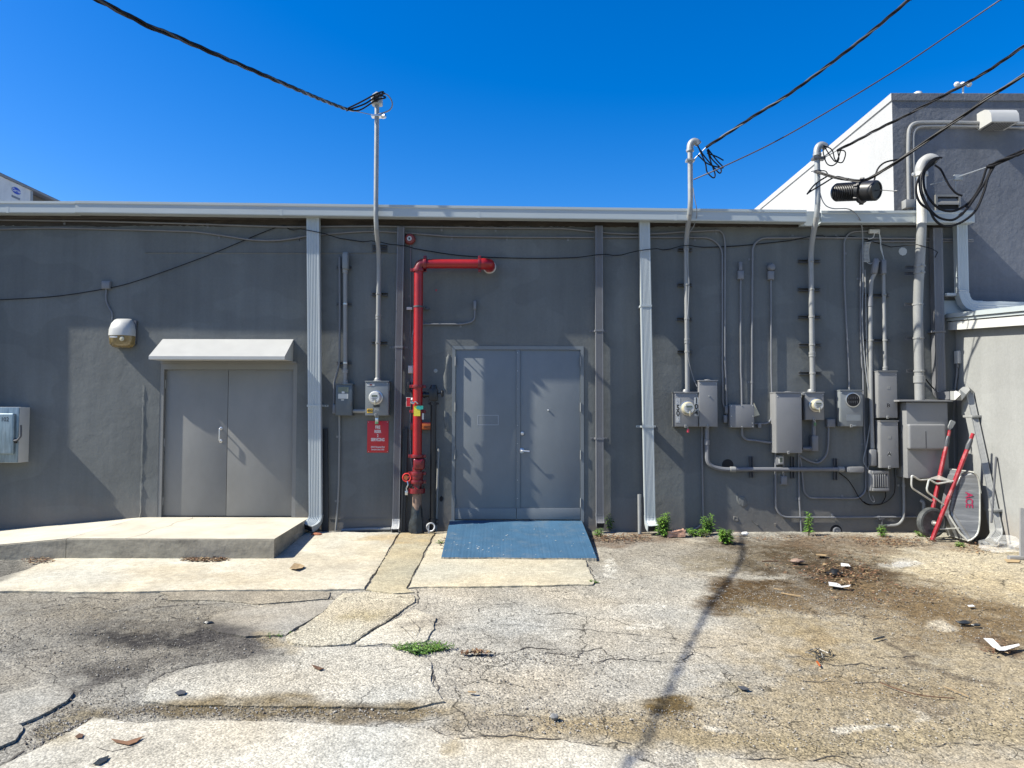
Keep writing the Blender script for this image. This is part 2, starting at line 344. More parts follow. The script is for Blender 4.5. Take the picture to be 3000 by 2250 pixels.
# stains, soil, wear and other dark marks: centre, radii (as surveyed on the photo), tilt, colour, opacity, edge softness
STAINS_AND_MARKS = [
 (2820, 1990, 700, 330, 0, (.33, .265, .16), .75, .5), (2450, 2120, 900, 90, 0, (.35, .295, .20), .65, .5),
 (2780, 1640, 300, 55, 5, (.56, .50, .38), .75, .6), (2850, 1725, 260, 45, 6, (.50, .42, .28), .6, .6),
 (2330, 1625, 250, 52, 3, (.085, .063, .036), 1.0, .5), (2480, 1700, 190, 60, 8, (.075, .05, .026), 1.0, .5),
 (2190, 1745, 165, 46, -2, (.088, .054, .02), 1.0, .3), (2080, 1650, 120, 30, 0, (.22, .18, .11), .6, .5),
 (2340, 1765, 140, 30, 5, (.15, .105, .055), .9, .5), (2650, 1760, 260, 50, 8, (.17, .12, .065), .9, .5), (2880, 1840, 240, 65, 12, (.17, .118, .06), .9, .5),
 (2300, 1840, 160, 40, 20, (.30, .24, .14), .6, .6), (2360, 1900, 60, 40, 40, (.30, .23, .13), .6, .6), (2600, 2010, 260, 45, 5, (.27, .21, .125), .6, .6),
 (2690, 1895, 100, 18, 32, (.14, .115, .085), .8, .5), (2860, 1985, 75, 16, 25, (.14, .115, .085), .75, .5), (2690, 2065, 110, 28, 8, (.18, .15, .12), .6, .6),  # starts with two narrow dark diagonal marks
 (2010, 2068, 82, 34, 6, (.12, .085, .035), 1.0, .3), (2170, 2015, 40, 12, 15, (.20, .18, .13), .6, .5),
 (1990, 1620, 180, 25, 0, (.26, .235, .20), .6, .6), (1800, 1580, 170, 18, 0, (.16, .11, .075), .8, .5),
 (2950, 1905, 70, 30, 10, (.12, .08, .05), .85, .5), (2560, 1590, 330, 22, 2, (.17, .12, .08), .75, .6),
 (800, 2092, 560, 26, 1, (.19, .15, .085), .95, .45), (1060, 2108, 90, 18, 0, (.14, .115, .085), .6, .6), (170, 2130, 130, 26, -25, (.25, .21, .13), .75, .5),
 (1620, 2110, 380, 38, 5, (.30, .25, .165), .75, .5), (1950, 2140, 420, 40, 6, (.31, .25, .155), .7, .5), (2500, 2170, 500, 30, 0, (.33, .28, .18), .6, .6),
 (380, 1900, 420, 110, 3, (.25, .235, .21), .55, .6), (490, 1862, 200, 30, 4, (.035, .033, .034), 1.0, .6), (640, 1895, 180, 48, 8, (.085, .08, .08), .85, .6), (255, 1975, 100, 28, 5, (.07, .064, .06), .85, .6), (270, 2012, 90, 22, -10, (.08, .074, .074), .8, .6), (420, 1930, 130, 26, -6, (.12, .112, .105), .6, .7),
 (150, 1780, 240, 40, 0, (.25, .225, .18), .6, .6), (500, 1800, 200, 30, 0, (.24, .21, .16), .5, .6), (20, 1672, 70, 22, -20, (.13, .13, .125), .8, .4),
 (1545, 1882, 75, 24, 0, (.24, .225, .20), .55, .6), (1290, 1830, 45, 20, 0, (.20, .185, .17), .55, .6), (1060, 1818, 75, 16, -8, (.36, .30, .16), .6, .6), (830, 1890, 80, 18, 10, (.36, .29, .17), .6, .6),
 (1450, 2100, 120, 24, 0, (.30, .285, .265), .6, .5), (1350, 2185, 50, 40, 0, (.36, .30, .19), .7, .35), (2060, 2110, 60, 10, 0, (.20, .16, .10), .5, .6),
 (1790, 1662, 20, 30, -30, (.66, .65, .61), .8, .4), (1850, 1780, 16, 16, -25, (.66, .65, .61), .45, .5), (1880, 1830, 26, 9, 15, (.68, .67, .63), .5, .5),
 (1120, 1640, 60, 60, -30, (.40, .355, .26), .4, .6), (1165, 1575, 130, 14, 0, (.50, .36, .17), .6, .6), (880, 1660, 160, 26, 5, (.40, .35, .27), .35, .6), (560, 1690, 240, 22, 3, (.44, .36, .24), .45, .6), (200, 1690, 160, 20, 0, (.50, .49, .45), .5, .6),
 (1010, 2085, 45, 12, 0, (.09, .075, .06), .6, .6), (2520, 2120, 50, 10, 10, (.70, .68, .62), .6, .5), (2170, 2118, 40, 10, 0, (.62, .61, .57), .6, .5), (2640, 2090, 45, 14, 10, (.66, .63, .56), .6, .5), (2760, 1832, 40, 16, 5, (.68, .64, .55), .65, .5),
 (2640, 1655, 50, 14, 0, (.56, .56, .55), .7, .4),
]
def tint(x, y, base, grain):
    u, v, d = to_photo(x, y, gplane(y))
    k = F / d
    wx = (fbm(x, y, 2.2, 4, 3) - .5) * .85; wy = (fbm(x, y, 2.2, 4, 91) - .5) * .75
    uu = u + wx * k; vv = v + wy * k * .28
    col = np.empty((len(x), 4), np.float32)
    big = fbm(x, y, .9, 4, 11); mid = fbm(x, y, 5.0, 4, 23); fine = vn(x, y, 30, 5)
    val = (1 + .34 * (big - .5) + .42 * (mid - .5) + .16 * (fine - .5))
    warm = (fbm(x, y, 1.3, 3, 57) - .5) * .16
    for i, cc_ in enumerate(base): col[:, i] = cc_ * val * (1 + warm * (1, .1, -1.2)[i])
    nz = fbm(x, y, 9, 4, 71); nz2 = fbm(x, y, 22, 3, 171)
    for cx, cy, rx, ry, tl, c, op, soft in STAINS_AND_MARKS:
        ca_, sa_ = math.cos(R(tl)), math.sin(R(tl)); dx = uu - cx; dy = vv - cy
        q = np.sqrt(((dx * ca_ + dy * sa_) / rx) ** 2 + ((-dx * sa_ + dy * ca_) / ry) ** 2)
        a = op * (1 - sstep(1 - soft, 1 + soft, q + (nz - .5) * 1.1 * soft))
        a = a * np.clip(.66 + .6 * mid + .9 * (nz2 - .5), 0, 1)
        for i in range(3): col[:, i] = col[:, i] * (1 - a) + c[i] * (.75 + .5 * fine) * a
    col[:, :3] *= np.array([.69, .668, .605], np.float32)
    col[:, 3] = grain
    return np.clip(col, .008, .9)
def rough_h(x, y):
    u, v, d = to_photo(x, y, gplane(y))
    coarse = np.exp(-(((u - 380) / 480) ** 2 + ((v - 1890) / 130) ** 2)) + .6 * np.exp(-(((u - 2500) / 500) ** 2 + ((v - 1720) / 120) ** 2))
    h = (fbm(x, y, 1.5, 3, 7) - .5) * .012 + (fbm(x, y, 14, 3, 9) - .5) * (.006 + .016 * coarse) + (vn(x, y, 45, 13) - .5) * (.002 + .008 * coarse)
    return np.clip(h, -.02, .010) - .003
def ground_mat():
    m, n, L, b = nodes('weathered_pavement')
    at = n.new('ShaderNodeAttribute'); at.attribute_name = 'tint'
    geo = n.new('ShaderNodeNewGeometry'); pos = geo.outputs['Position']
    def noise(s, det, ro):
        t = n.new('ShaderNodeTexNoise'); t.inputs['Scale'].default_value = s; t.inputs['Detail'].default_value = det; t.inputs['Roughness'].default_value = ro; L.new(pos, t.inputs[0]); return t.outputs[0]
    def mth(op, a, c):
        t = n.new('ShaderNodeMath'); t.operation = op
        for i, q in enumerate((a, c)):
            if isinstance(q, (int, float)): t.inputs[i].default_value = q
            else: L.new(q, t.inputs[i])
        return t.outputs[0]
    def rng(src, a, c, lo, hi):
        r = n.new('ShaderNodeMapRange'); r.inputs[1].default_value = a; r.inputs[2].default_value = c
        for i, q in ((3, lo), (4, hi)):
            if isinstance(q, (int, float)): r.inputs[i].default_value = q
            else: L.new(q, r.inputs[i])
        L.new(src, r.inputs[0]); return r.outputs[0]
    g = at.outputs['Alpha']
    a1 = noise(75, 3, .6); a2 = noise(210, 2, .5); a3 = noise(16, 5, .65)
    vo = n.new('ShaderNodeTexVoronoi'); vo.inputs['Scale'].default_value = 62; L.new(pos, vo.inputs[0])
    sep = n.new('ShaderNodeSeparateColor'); L.new(vo.outputs['Color'], sep.inputs[0])
    stone = rng(sep.outputs[0], 0, 1, -1, 1)
    f = mth('ADD', 1.0, mth('MULTIPLY', g, mth('ADD', mth('MULTIPLY', rng(a1, .32, .68, -1, 1), .50), mth('ADD', mth('MULTIPLY', rng(a2, .3, .7, -1, 1), .34), mth('MULTIPLY', stone, .30)))))
    f = mth('MULTIPLY', f, rng(a3, .3, .7, .82, 1.16))
    # fine map cracking, only in patches
    nd = n.new('ShaderNodeTexNoise'); nd.inputs['Scale'].default_value = 3.5; nd.inputs['Detail'].default_value = 4; L.new(pos, nd.inputs[0])
    vm = n.new('ShaderNodeVectorMath'); vm.operation = 'MULTIPLY_ADD'; L.new(nd.outputs['Color'], vm.inputs[0]); vm.inputs[1].default_value = (.35, .35, 0); L.new(pos, vm.inputs[2])
    for sc_, th, lo in ((1.3, .010, .50), (4.2, .022, .56)):
        ve = n.new('ShaderNodeTexVoronoi'); ve.feature = 'DISTANCE_TO_EDGE'; ve.voronoi_dimensions = '2D'; ve.inputs['Scale'].default_value = sc_; L.new(vm.outputs[0], ve.inputs[0])
        msk = rng(noise(.8 + sc_ * .12, 3, .5), lo, lo + .06, 0, 1)
        line = mth('MULTIPLY', mth('MULTIPLY', rng(ve.outputs['Distance'], th * .4, th, 1, 0), msk), rng(g, .5, .9, 0, .72))
        f = mth('MULTIPLY', f, mth('SUBTRACT', 1.0, line))
    # pits: small dark holes where stones have gone
    pit = noise(48, 3, .55); f = mth('MULTIPLY', f, mth('SUBTRACT', 1.0, mth('MULTIPLY', g, rng(pit, .60, .70, 0, .75))))
    mx = n.new('ShaderNodeMix'); mx.data_type = 'RGBA'; mx.blend_type = 'MULTIPLY'; mx.inputs[0].default_value = 1
    L.new(at.outputs['Color'], mx.inputs[6]); L.new(f, mx.inputs[7]); L.new(mx.outputs[2], b.inputs['Base Color'])
    b.inputs['Roughness'].default_value = .9; b.inputs['Specular IOR Level'].default_value = .25
    hh = mth('ADD', mth('MULTIPLY', a1, .8), mth('ADD', mth('MULTIPLY', a2, .3), mth('MULTIPLY', rng(vo.outputs['Distance'], 0, .8, .6, 0), 1.0)))
    bp = n.new('ShaderNodeBump'); bp.inputs['Distance'].default_value = .008; L.new(mth('MULTIPLY', g, .9), bp.inputs['Strength'])
    L.new(hh, bp.inputs['Height']); L.new(bp.outputs[0], b.inputs['Normal'])
    MATS['ground'] = m; return m
M_GROUND = ground_mat()
def set_tint(me, cols):
    a = me.color_attributes.new('tint', 'FLOAT_COLOR', 'POINT'); a.data.foreach_set('color', np.asarray(cols, np.float32).ravel())
# one sheet: a fine near field and a ring that reaches the horizon
nx, ny = 800, 480
gx = np.linspace(-8.4, 8.4, nx); gy = np.linspace(-7.4, .10, ny)
XX, YY = np.meshgrid(gx, gy); xs = XX.ravel(); ys = YY.ravel()
zs = gplane(ys) + rough_h(xs, ys)
edge = (XX == gx[0]) | (XX == gx[-1]) | (YY == gy[0]) | (YY == gy[-1]); zs[edge.ravel()] = gplane(ys[edge.ravel()])
far = np.array([(-900, -900), (900, -900), (900, 900), (-900, 900)], float)
idx = np.arange(nx * ny).reshape(ny, nx)
quads = np.stack([idx[:-1, :-1], idx[:-1, 1:], idx[1:, 1:], idx[1:, :-1]], -1).reshape(-1, 4)
fi = nx * ny
loops = list(quads.ravel()); starts = list(range(0, len(quads) * 4, 4)); tot = [4] * len(quads)
for a, b, side in ((0, 1, idx[0, :][::-1]), (1, 2, idx[:, -1][::-1]), (2, 3, idx[-1, :]), (3, 0, idx[:, 0])):
    poly = [fi + a, fi + b] + [int(i) for i in side]
    starts.append(len(loops)); tot.append(len(poly)); loops += poly
me = bpy.data.meshes.new('ground')
co = np.concatenate([np.stack([xs, ys, zs], 1), np.stack([far[:, 0], far[:, 1], np.array([gz(-8), gz(-8), gz(.3), gz(.3)])], 1)])
me.vertices.add(len(co)); me.vertices.foreach_set('co', co.astype(np.float32).ravel())
me.loops.add(len(loops)); me.loops.foreach_set('vertex_index', np.array(loops, np.int32))
me.polygons.add(len(starts)); me.polygons.foreach_set('loop_start', np.array(starts, np.int32))
me.update(calc_edges=True); me.validate()
u_, v_, d_ = to_photo(xs, ys, gplane(ys))
base_t = tint(xs, ys, (.425, .41, .375), 1.0)
# the left of the yard is coarser and darker, the far right dustier
lw = (1 - sstep(350, 1250, u_))[:, None]; base_t[:, :3] *= (1 - .26 * lw)
cols = np.concatenate([base_t, np.tile(np.array([[.085, .082, .078, 1]], np.float32), (4, 1))])
me.polygons.foreach_set('use_smooth', [True] * len(me.polygons))
set_tint(me, cols); me.materials.append(M_GROUND)
ground = bpy.data.objects.new('ground', me); COL.objects.link(ground); ground['kind'] = 'structure'

def slab(poly, base, grain, dz=.016, name='concrete_slab', jag=.014, thick=.05, step=.045, seed=1, warp=0.0):
    """one cast piece of pavement with its own broken edge"""
    rnd = random.Random(seed); pts = [GD(p, dz).xy for p in poly]; out = []
    for i in range(len(pts)):
        a, b = pts[i], pts[(i + 1) % len(pts)]; L_ = (b - a).length; n = max(1, int(L_ / .035)); nn = Vector((-(b - a).y, (b - a).x)).normalized()
        for k in range(n):
            pk = a + (b - a) * (k / n); j = 0 if k == 0 else 3.4 * jag * (fbm(np.array([pk.x]), np.array([pk.y]), 3.5, 4, seed + 40)[0] - .5) + (rnd.random() - .5) * .5 * jag
            out.append(a + (b - a) * (k / n) + nn * j)
    xs_ = [p.x for p in out]; ys_ = [p.y for p in out]; ins = []
    import mathutils.geometry as mg
    x = min(xs_)
    A = np.array([(p.x, p.y) for p in out])
    gx_ = np.arange(min(xs_), max(xs_), step); gy_ = np.arange(min(ys_), max(ys_), step)
    Q = np.array([(a + rnd.uniform(-.3, .3) * step, b + rnd.uniform(-.3, .3) * step) for a in gx_ for b in gy_])
    inside = np.zeros(len(Q), bool); near = np.full(len(Q), 9.0)
    for i in range(len(A)):
        p, q = A[i], A[(i + 1) % len(A)]
        cond = (p[1] > Q[:, 1]) != (q[1] > Q[:, 1])
        if cond.any():
            xi = (q[0] - p[0]) * (Q[:, 1] - p[1]) / (q[1] - p[1] + 1e-12) + p[0]; inside ^= cond & (Q[:, 0] < xi)
        e = q - p; t = np.clip(((Q - p) @ e) / (e @ e + 1e-12), 0, 1); near = np.minimum(near, np.hypot(*(Q - p - t[:, None] * e).T))
    Q = Q[inside & (near > step * .5)]
    verts = [Vector((float(a), float(b))) for a, b in A] + [Vector((float(a), float(b))) for a, b in Q]
    nb = len(A)
    r = mg.delaunay_2d_cdt(verts, [(i, (i + 1) % nb) for i in range(nb)], [], 1, 1e-5)
    V, E, Fc = r[0], r[1], r[2]
    X = np.array([p.x for p in V]); Y = np.array([p.y for p in V])
    Z = gplane(Y) + dz + (fbm(X, Y, 3, 3, seed) - .5) * .004
    # edges crumble: the outermost points sit a little lower
    cnt = {}
    for f in Fc:
        for i in range(len(f)):
            e = tuple(sorted((f[i], f[(i + 1) % len(f)]))); cnt[e] = cnt.get(e, 0) + 1
    be = [e for e, c in cnt.items() if c == 1]; bset = sorted({i for e in be for i in e})
    for i in bset: Z[i] -= .002 + .004 * rnd.random()
    n0 = len(V); low = {i: n0 + k for k, i in enumerate(bset)}
    vv = [(float(X[i]), float(Y[i]), float(Z[i])) for i in range(n0)] + [(float(X[i]), float(Y[i]), float(Z[i]) - thick) for i in bset]
    ff = [tuple(f) for f in Fc] + [(a, b, low[b], low[a]) for a, b in be]
    me = bpy.data.meshes.new(name); me.from_pydata(vv, [], ff)
    bm = bmesh.new(); bm.from_mesh(me); bmesh.ops.recalc_face_normals(bm, faces=bm.faces); bm.to_mesh(me); bm.free()
    if sum(p.normal.z for p in list(me.polygons)[:50]) < 0: me.flip_normals()
    t = tint(X, Y, base, grain); t2 = t[bset] * np.array([.7, .68, .65, 1])
    set_tint(me, np.concatenate([t, t2])); me.materials.append(M_GROUND)
    me.polygons.foreach_set('use_smooth', [True] * len(me.polygons)); me.set_sharp_from_angle(angle=R(30))
    o = bpy.data.objects.new(name, me); COL.objects.link(o); o.parent = ground
    return o
CREAM = (.62, .59, .51)
slab([(-260, 1700), (-60, 1706), (60, 1672), (167, 1632), (520, 1626), (815, 1625), (860, 1590), (900, 1556), (1168, 1560), (1120, 1640), (1068, 1724), (870, 1726), (640, 1727), (420, 1731), (217, 1733), (40, 1730), (-260, 1735)], CREAM, .30, .018, seed=2)
slab([(1173, 1560), (1272, 1560), (1232, 1640), (1190, 1722), (1215, 1733), (1150, 1738), (1074, 1725), (1125, 1640)], (.46, .425, .325), .45, .017, seed=3)
slab([(1277, 1560), (1420, 1562), (1700, 1562), (1716, 1640), (1726, 1668), (1742, 1700), (1735, 1711), (1480, 1715), (1225, 1718), (1196, 1720), (1238, 1640)], (.57, .535, .44), .42, .017, seed=4)
slab([(1004, 1737), (1080, 1733), (1160, 1740), (1212, 1742), (1216, 1760), (1190, 1778), (1130, 1820), (1075, 1852), (1025, 1884), (930, 1890), (850, 1880), (838, 1862), (880, 1835), (950, 1790), (975, 1765)], (.52, .485, .40), .9, .015, seed=5)
slab([(1218, 1782), (1275, 1805), (1262, 1850), (1243, 1878), (1180, 1888), (1120, 1884), (1040, 1889), (1080, 1858), (1135, 1824)], (.57, .54, .47), .7, .013, seed=6, jag=.025)
slab([(438, 2002), (560, 1952), (723, 1928), (775, 1903), (836, 1892), (930, 1896), (1050, 1894), (1190, 1896), (1225, 1925), (1262, 1938), (1262, 1985), (1285, 2030), (1302, 2052), (1200, 2074), (1000, 2066), (700, 2064), (500, 2062), (420, 2052)], (.50, .48, .43), .85, .015, seed=7)
slab([(-200, 2330), (90, 2200), (190, 2150), (275, 2098), (310, 2102), (400, 2116), (520, 2106), (700, 2110), (900, 2118), (1100, 2128), (1240, 2132), (1330, 2164), (1500, 2160), (1650, 2166), (1800, 2196), (1880, 2226), (1960, 2262), (2040, 2330)], (.56, .54, .485), .6, .018, seed=8)
slab([(602, 1828), (625, 1800), (700, 1782), (840, 1772), (975, 1760), (945, 1792), (880, 1830), (838, 1858), (720, 1862), (640, 1850)], (.40, .385, .355), .55, .017, 'asphalt_patch', seed=9)
slab([(-40, 2040), (90, 2012), (160, 2002), (210, 2022), (202, 2044), (150, 2078), (85, 2108), (20, 2128), (-40, 2136)], (.40, .385, .35), .7, .020, 'asphalt_patch', seed=10)
slab([(-60, 2150), (0, 2122), (50, 2112), (68, 2128), (45, 2165), (-60, 2210)], (.40, .385, .35), .7, .018, 'asphalt_patch', seed=11)
slab([(470, 1733), (700, 1731), (970, 1733), (960, 1752), (760, 1768), (640, 1758), (490, 1756), (500, 1742)], (.36, .335, .29), .8, .013, 'asphalt_patch', seed=12)
slab([(2040, 2215), (2240, 2225), (2420, 2232), (2480, 2330), (2080, 2330)], (.52, .495, .43), .6, .014, seed=13)
slab([(2780, 2240), (2900, 2228), (3100, 2222), (3100, 2330), (2780, 2330)], (.54, .50, .43), .6, .014, seed=14)

# cracks: soil-filled, wandering, forking
M_CRACK = mat('crack_soil', (.055, .048, .040), .95, var=.35, vs=20)
crk = MB(); rc = random.Random(21)
def crack(poly, w=.012, dz=.0025, on=0.0, jit=.02):
    pts = [GD(p, on).xy for p in poly]; P2 = []
    for a, b in zip(pts, pts[1:]):
        L_ = (b - a).length; n = max(1, int(L_ / .045)); nn = Vector((-(b - a).y, (b - a).x)).normalized()
        for k in range(n): P2.append(a + (b - a) * (k / n) + nn * rc.uniform(-jit, jit))
    P2.append(pts[-1]); n = len(P2)
    for i in range(n - 1):
        a, b = P2[i], P2[i + 1]; nn = Vector((-(b - a).y, (b - a).x)).normalized()
        if rc.random() < .20: continue
        def wd(k): return min(w, .010 + w * .35) * (.35 + .65 * math.sin(math.pi * (k + .3) / (n + .3))) * rc.uniform(.2, 1.05)
        def pt(p): return (p.x, p.y, gplane(np.array([p.y]))[0] + on + dz + (float(rough_h(np.array([p.x]), np.array([p.y]))[0]) + .002 if on == 0 else 0))
        w0, w1 = wd(i) / 2, wd(i + 1) / 2
        crk.add([pt(a - nn * w0), pt(b - nn * w1), pt(b + nn * w1), pt(a + nn * w0)], [(0, 1, 2, 3)])
for q in [
 ([(450, 1757), (490, 1735)], .03), ([(450, 1757), (600, 1756), (720, 1766)], .028), ([(0, 1738), (60, 1733), (210, 1736)], .04), ([(480, 1735), (560, 1729), (760, 1730), (1000, 1728)], .02),
 ([(840, 1860), (880, 1834), (950, 1792), (985, 1762), (960, 1742)], .022), ([(690, 1860), (740, 1862), (845, 1858)], .04), ([(600, 1850), (690, 1860)], .012),
 ([(436, 2004), (480, 1972), (560, 1950), (660, 1936)], .02), ([(60, 2112), (110, 2080), (200, 2050), (212, 2022)], .045), ([(0, 2140), (70, 2128)], .03), ([(0, 2055), (60, 2045), (110, 2022), (160, 2008)], .012), ([(0, 2118), (60, 2090), (110, 2060)], .012), ([(0, 2200), (40, 2150), (68, 2130)], .03),
 ([(1420, 1922), (1500, 1910), (1535, 1898), (1610, 1902), (1710, 1908), (1760, 1898), (1800, 1934)], .022), ([(1455, 1922), (1480, 1918), (1510, 1910)], .03), ([(1570, 1922), (1600, 1912), (1690, 1926), (1706, 1905)], .022), ([(1590, 1946), (1710, 1948), (1790, 1930), (1900, 1936), (2000, 1942)], .018), ([(1330, 1918), (1420, 1921)], .02),
 ([(1310, 1810), (1380, 1806), (1420, 1775), (1520, 1765)], .012), ([(1580, 1850), (1690, 1842), (1850, 1860), (1990, 1872)], .012), ([(1440, 1830), (1560, 1832), (1680, 1842)], .008), ([(1850, 1870), (1880, 1880), (2000, 1892)], .010), ([(1830, 1778), (1940, 1778)], .008),
 ([(2000, 1895), (2100, 1900), (2170, 1888), (2260, 1896)], .014), ([(2000, 1940), (2035, 1904)], .014), ([(2170, 1930), (2260, 1928), (2340, 1924), (2400, 1940), (2470, 1952), (2520, 1944), (2620, 1964), (2790, 1958)], .014), ([(2390, 1922), (2430, 1936)], .04), ([(2050, 1966), (2200, 1988), (2400, 1998), (2580, 2000), (2660, 2008), (2670, 1998)], .012), ([(2530, 1928), (2640, 1924), (2690, 1918)], .010), ([(2525, 1810), (2525, 1855)], .008), ([(2680, 2185), (2800, 2182), (2990, 2180)], .012), ([(2430, 1798), (2560, 1812), (2700, 1815)], .010), ([(2560, 1680), (2720, 1684), (2820, 1672)], .010),
 ([(1262, 1940), (1266, 1985), (1290, 2035)], .025), ([(1220, 1718), (1228, 1745), (1218, 1775)], .02), ([(1222, 1718), (1480, 1716), (1735, 1712)], .03), ([(1735, 1712), (1745, 1700), (1728, 1665), (1712, 1642)], .02),
 ([(1050, 1728), (1160, 1736), (1215, 1735)], .028), ([(1330, 2166), (1280, 2140), (1260, 2128)], .02), ([(1345, 2160), (1500, 2156), (1640, 2164)], .018), ([(1650, 2168), (1800, 2200), (1860, 2230)], .012), ([(1450, 2095), (1540, 2096)], .014), ([(1600, 2110), (1620, 2080)], .008), ([(1780, 2160), (1850, 2178)], .01),
 ([(95, 2200), (150, 2160), (200, 2140), (280, 2098)], .03), ([(120, 2230), (170, 2190), (195, 2160)], .015), ([(0, 2245), (70, 2200)], .02), ([(100, 1770), (200, 1750), (330, 1752), (390, 1760)], .016), ([(0, 1800), (90, 1790), (180, 1770), (200, 1748)], .016), ([(250, 1772), (300, 1782), (380, 1790), (560, 1770)], .014), ([(420, 1785), (520, 1772), (650, 1768)], .02), ([(2080, 2240), (2160, 2225), (2300, 2222)], .014), ([(2350, 2230), (2420, 2215), (2480, 2222)], .012),
]: crack(*q)
for q in [([(1030, 1882), (1075, 1852), (1130, 1820), (1190, 1780), (1215, 1765)], .026), ([(1040, 1890), (1120, 1886), (1185, 1892)], .016), ([(1120, 1858), (1160, 1850), (1230, 1846)], .010), ([(1155, 1820), (1180, 1840), (1210, 1870)], .010), ([(1190, 1800), (1230, 1840), (1215, 1872)], .010), ([(1215, 1822), (1262, 1818)], .008),
 ([(1170, 1566), (1122, 1640), (1071, 1724)], .012), ([(1274, 1566), (1235, 1640), (1193, 1721)], .012), ([(1000, 1806), (1050, 1806), (1098, 1814)], .006), ([(840, 1897), (930, 1893), (1000, 1890)], .010), ([(1040, 1990), (1100, 1950)], .005), ([(280, 2190), (330, 2202), (400, 2185)], .008)]:
    crack(q[0], q[1] * .8, on=.0185, jit=(.0015 if q[1] == .012 else .006))
part('crack_filling', crk, M_CRACK, ground, kind='stuff', smooth=0)

# ------------------------------------------------------------ stepped landing in front of the left doors
def cmat(name, col, var, edge):
    return mat(name, col, .85, var=var, vs=2.2, bump=.35, bs=70, grime=edge, gcol=(.25, .215, .16), gs=2.6)
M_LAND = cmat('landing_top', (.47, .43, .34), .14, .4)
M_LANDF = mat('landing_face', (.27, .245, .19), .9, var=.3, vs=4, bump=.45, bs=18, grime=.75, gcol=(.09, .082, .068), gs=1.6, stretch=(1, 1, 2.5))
zl = P((640, 1516)).z
lbr = P((905, 1522)); lfr = PZ((803, 1579), zl); zlf = P((0, 1553)).z
xa = P((418, 1517)).x
yf = lfr.y
yl = PZ((300, 1584), zl).y
xb = -12.0; zb = zl - (xa - xb) * (zl - zlf) / (xa - P((0, 1553)).x)
land = T('concrete_landing', 'pale raised concrete landing with ramped left end below the left double doors', 'landing', ((lbr.x + xa) / 2, yf / 2, gz(yf)))
def lslab(x0, x1, z0, z1, nm, x0f=None, x1f=None):
    mb = MB(); x0f = x0 if x0f is None else x0f; x1f = x1 if x1f is None else x1f
    top = [(x0, .02, z0), (x1, .02, z1), (x1f, yf, z1), (x0f, yf, z0)]
    mb.add(top + [(a, b, -.5) for a, b, c in top], [(0, 1, 2, 3), (4, 7, 6, 5), (0, 3, 7, 4), (3, 2, 6, 7), (2, 1, 5, 6), (1, 0, 4, 5)])
    bm = bmesh.new(); vs = [bm.verts.new(v) for v in mb.v]; [bm.faces.new([vs[i] for i in f]) for f in mb.f]
    bmesh.ops.subdivide_edges(bm, edges=[e for e in bm.edges if e.calc_length() > .5], cuts=14, use_grid_fill=True)
    bmesh.ops.bevel(bm, geom=[e for e in bm.edges if all(abs(v.co.z - (z0 + (v.co.x - x0) / (x1 - x0) * (z1 - z0))) < .002 for v in e.verts) and all(abs(v.co.y - yf) < .002 for v in e.verts)], offset=.012, segments=2, affect='EDGES')
    for v in bm.verts:
        q = fbm(np.array([v.co.x]), np.array([v.co.y + v.co.z]), 9, 3, 4)[0] - .5
        if v.co.y < yf + .02: v.co.y += q * .012
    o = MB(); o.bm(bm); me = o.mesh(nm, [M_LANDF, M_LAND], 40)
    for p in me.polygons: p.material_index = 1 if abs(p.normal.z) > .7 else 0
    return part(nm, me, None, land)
lslab(xa, lbr.x, zl, zl, 'landing_slab', None, lfr.x)
lslab(xb, xa - .006, zb, zl, 'ramp_slab')

# a wandering crack across the landing and the dark splash on its face
lc = MB(); rr_ = random.Random(14); xk = PZ(c2(1070, 1250), zl).x; prev = None
for k in range(26):
    y = -.02 + (yf + .02) * k / 25; x = xk + .03 * math.sin(k * .7) + rr_.uniform(-.008, .008); w_ = rr_.uniform(.0015, .004)
    if prev: lc.add([(prev[0] - prev[2], prev[1], zl + .0015), (prev[0] + prev[2], prev[1], zl + .0015), (x + w_, y, zl + .0015), (x - w_, y, zl + .0015)], [(0, 1, 2, 3)])
    prev = (x, y, w_)
part('crack', lc, M_CRACK, land, smooth=0)

# ------------------------------------------------------------ blue ramp to the blue-grey doors
a0 = P(c4(1150, 1165)); a1 = P(c4(2100, 1170)); f0 = GD(c4(1088, 1435), .03); f1 = GD(c4(2208, 1442), .03)
zt = P(c4(1620, 1168)).z
rb = MB(); N = 170
rr_ = random.Random(5); top = []; ed = []
for i in range(N + 1):
    t = i / N; pb = Vector((a0.x + (a1.x - a0.x) * t, .015, zt)); pf = f0.lerp(f1, t)
    pf.y += .05 * (fbm(np.array([pf.x]), np.array([3.]), 4, 4, 6)[0] - .5) + rr_.uniform(-.003, .003); pf.z = gz(pf.y) + .035 + rr_.uniform(-.002, .002)
    top.append((pb, pf))
for i in range(N + 1):
    pb, pf = top[i]
    rb.add([pb, pb.lerp(pf, .5) + Vector((0, 0, .004 * fbm(np.array([pb.x]), np.array([1.]), 2, 2, 3)[0])), pf, pf + Vector((0, -.012, -.09)), (pb.x, pb.y, -.4)], [])
for i in range(N):
    k = i * 5
    for j in range(4): rb.f.append((k + j, k + 5 + j, k + 6 + j, k + 1 + j))
rb.f += [(0, 1, 2, 3, 4), tuple(N * 5 + q for q in (4, 3, 2, 1, 0))]
ramp_me = rb.mesh('surface', [M_BLUE, M_LANDF], 40)
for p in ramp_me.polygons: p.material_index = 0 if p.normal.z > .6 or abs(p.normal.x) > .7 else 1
ramp = T('entry_ramp', 'short concrete ramp painted blue with chipped front edge', 'ramp', ((a0.x + a1.x) / 2, (f0.y) / 2, gz(f0.y)))
part('surface', ramp_me, None, ramp)
sc_ = MB(); rr_ = random.Random(9)
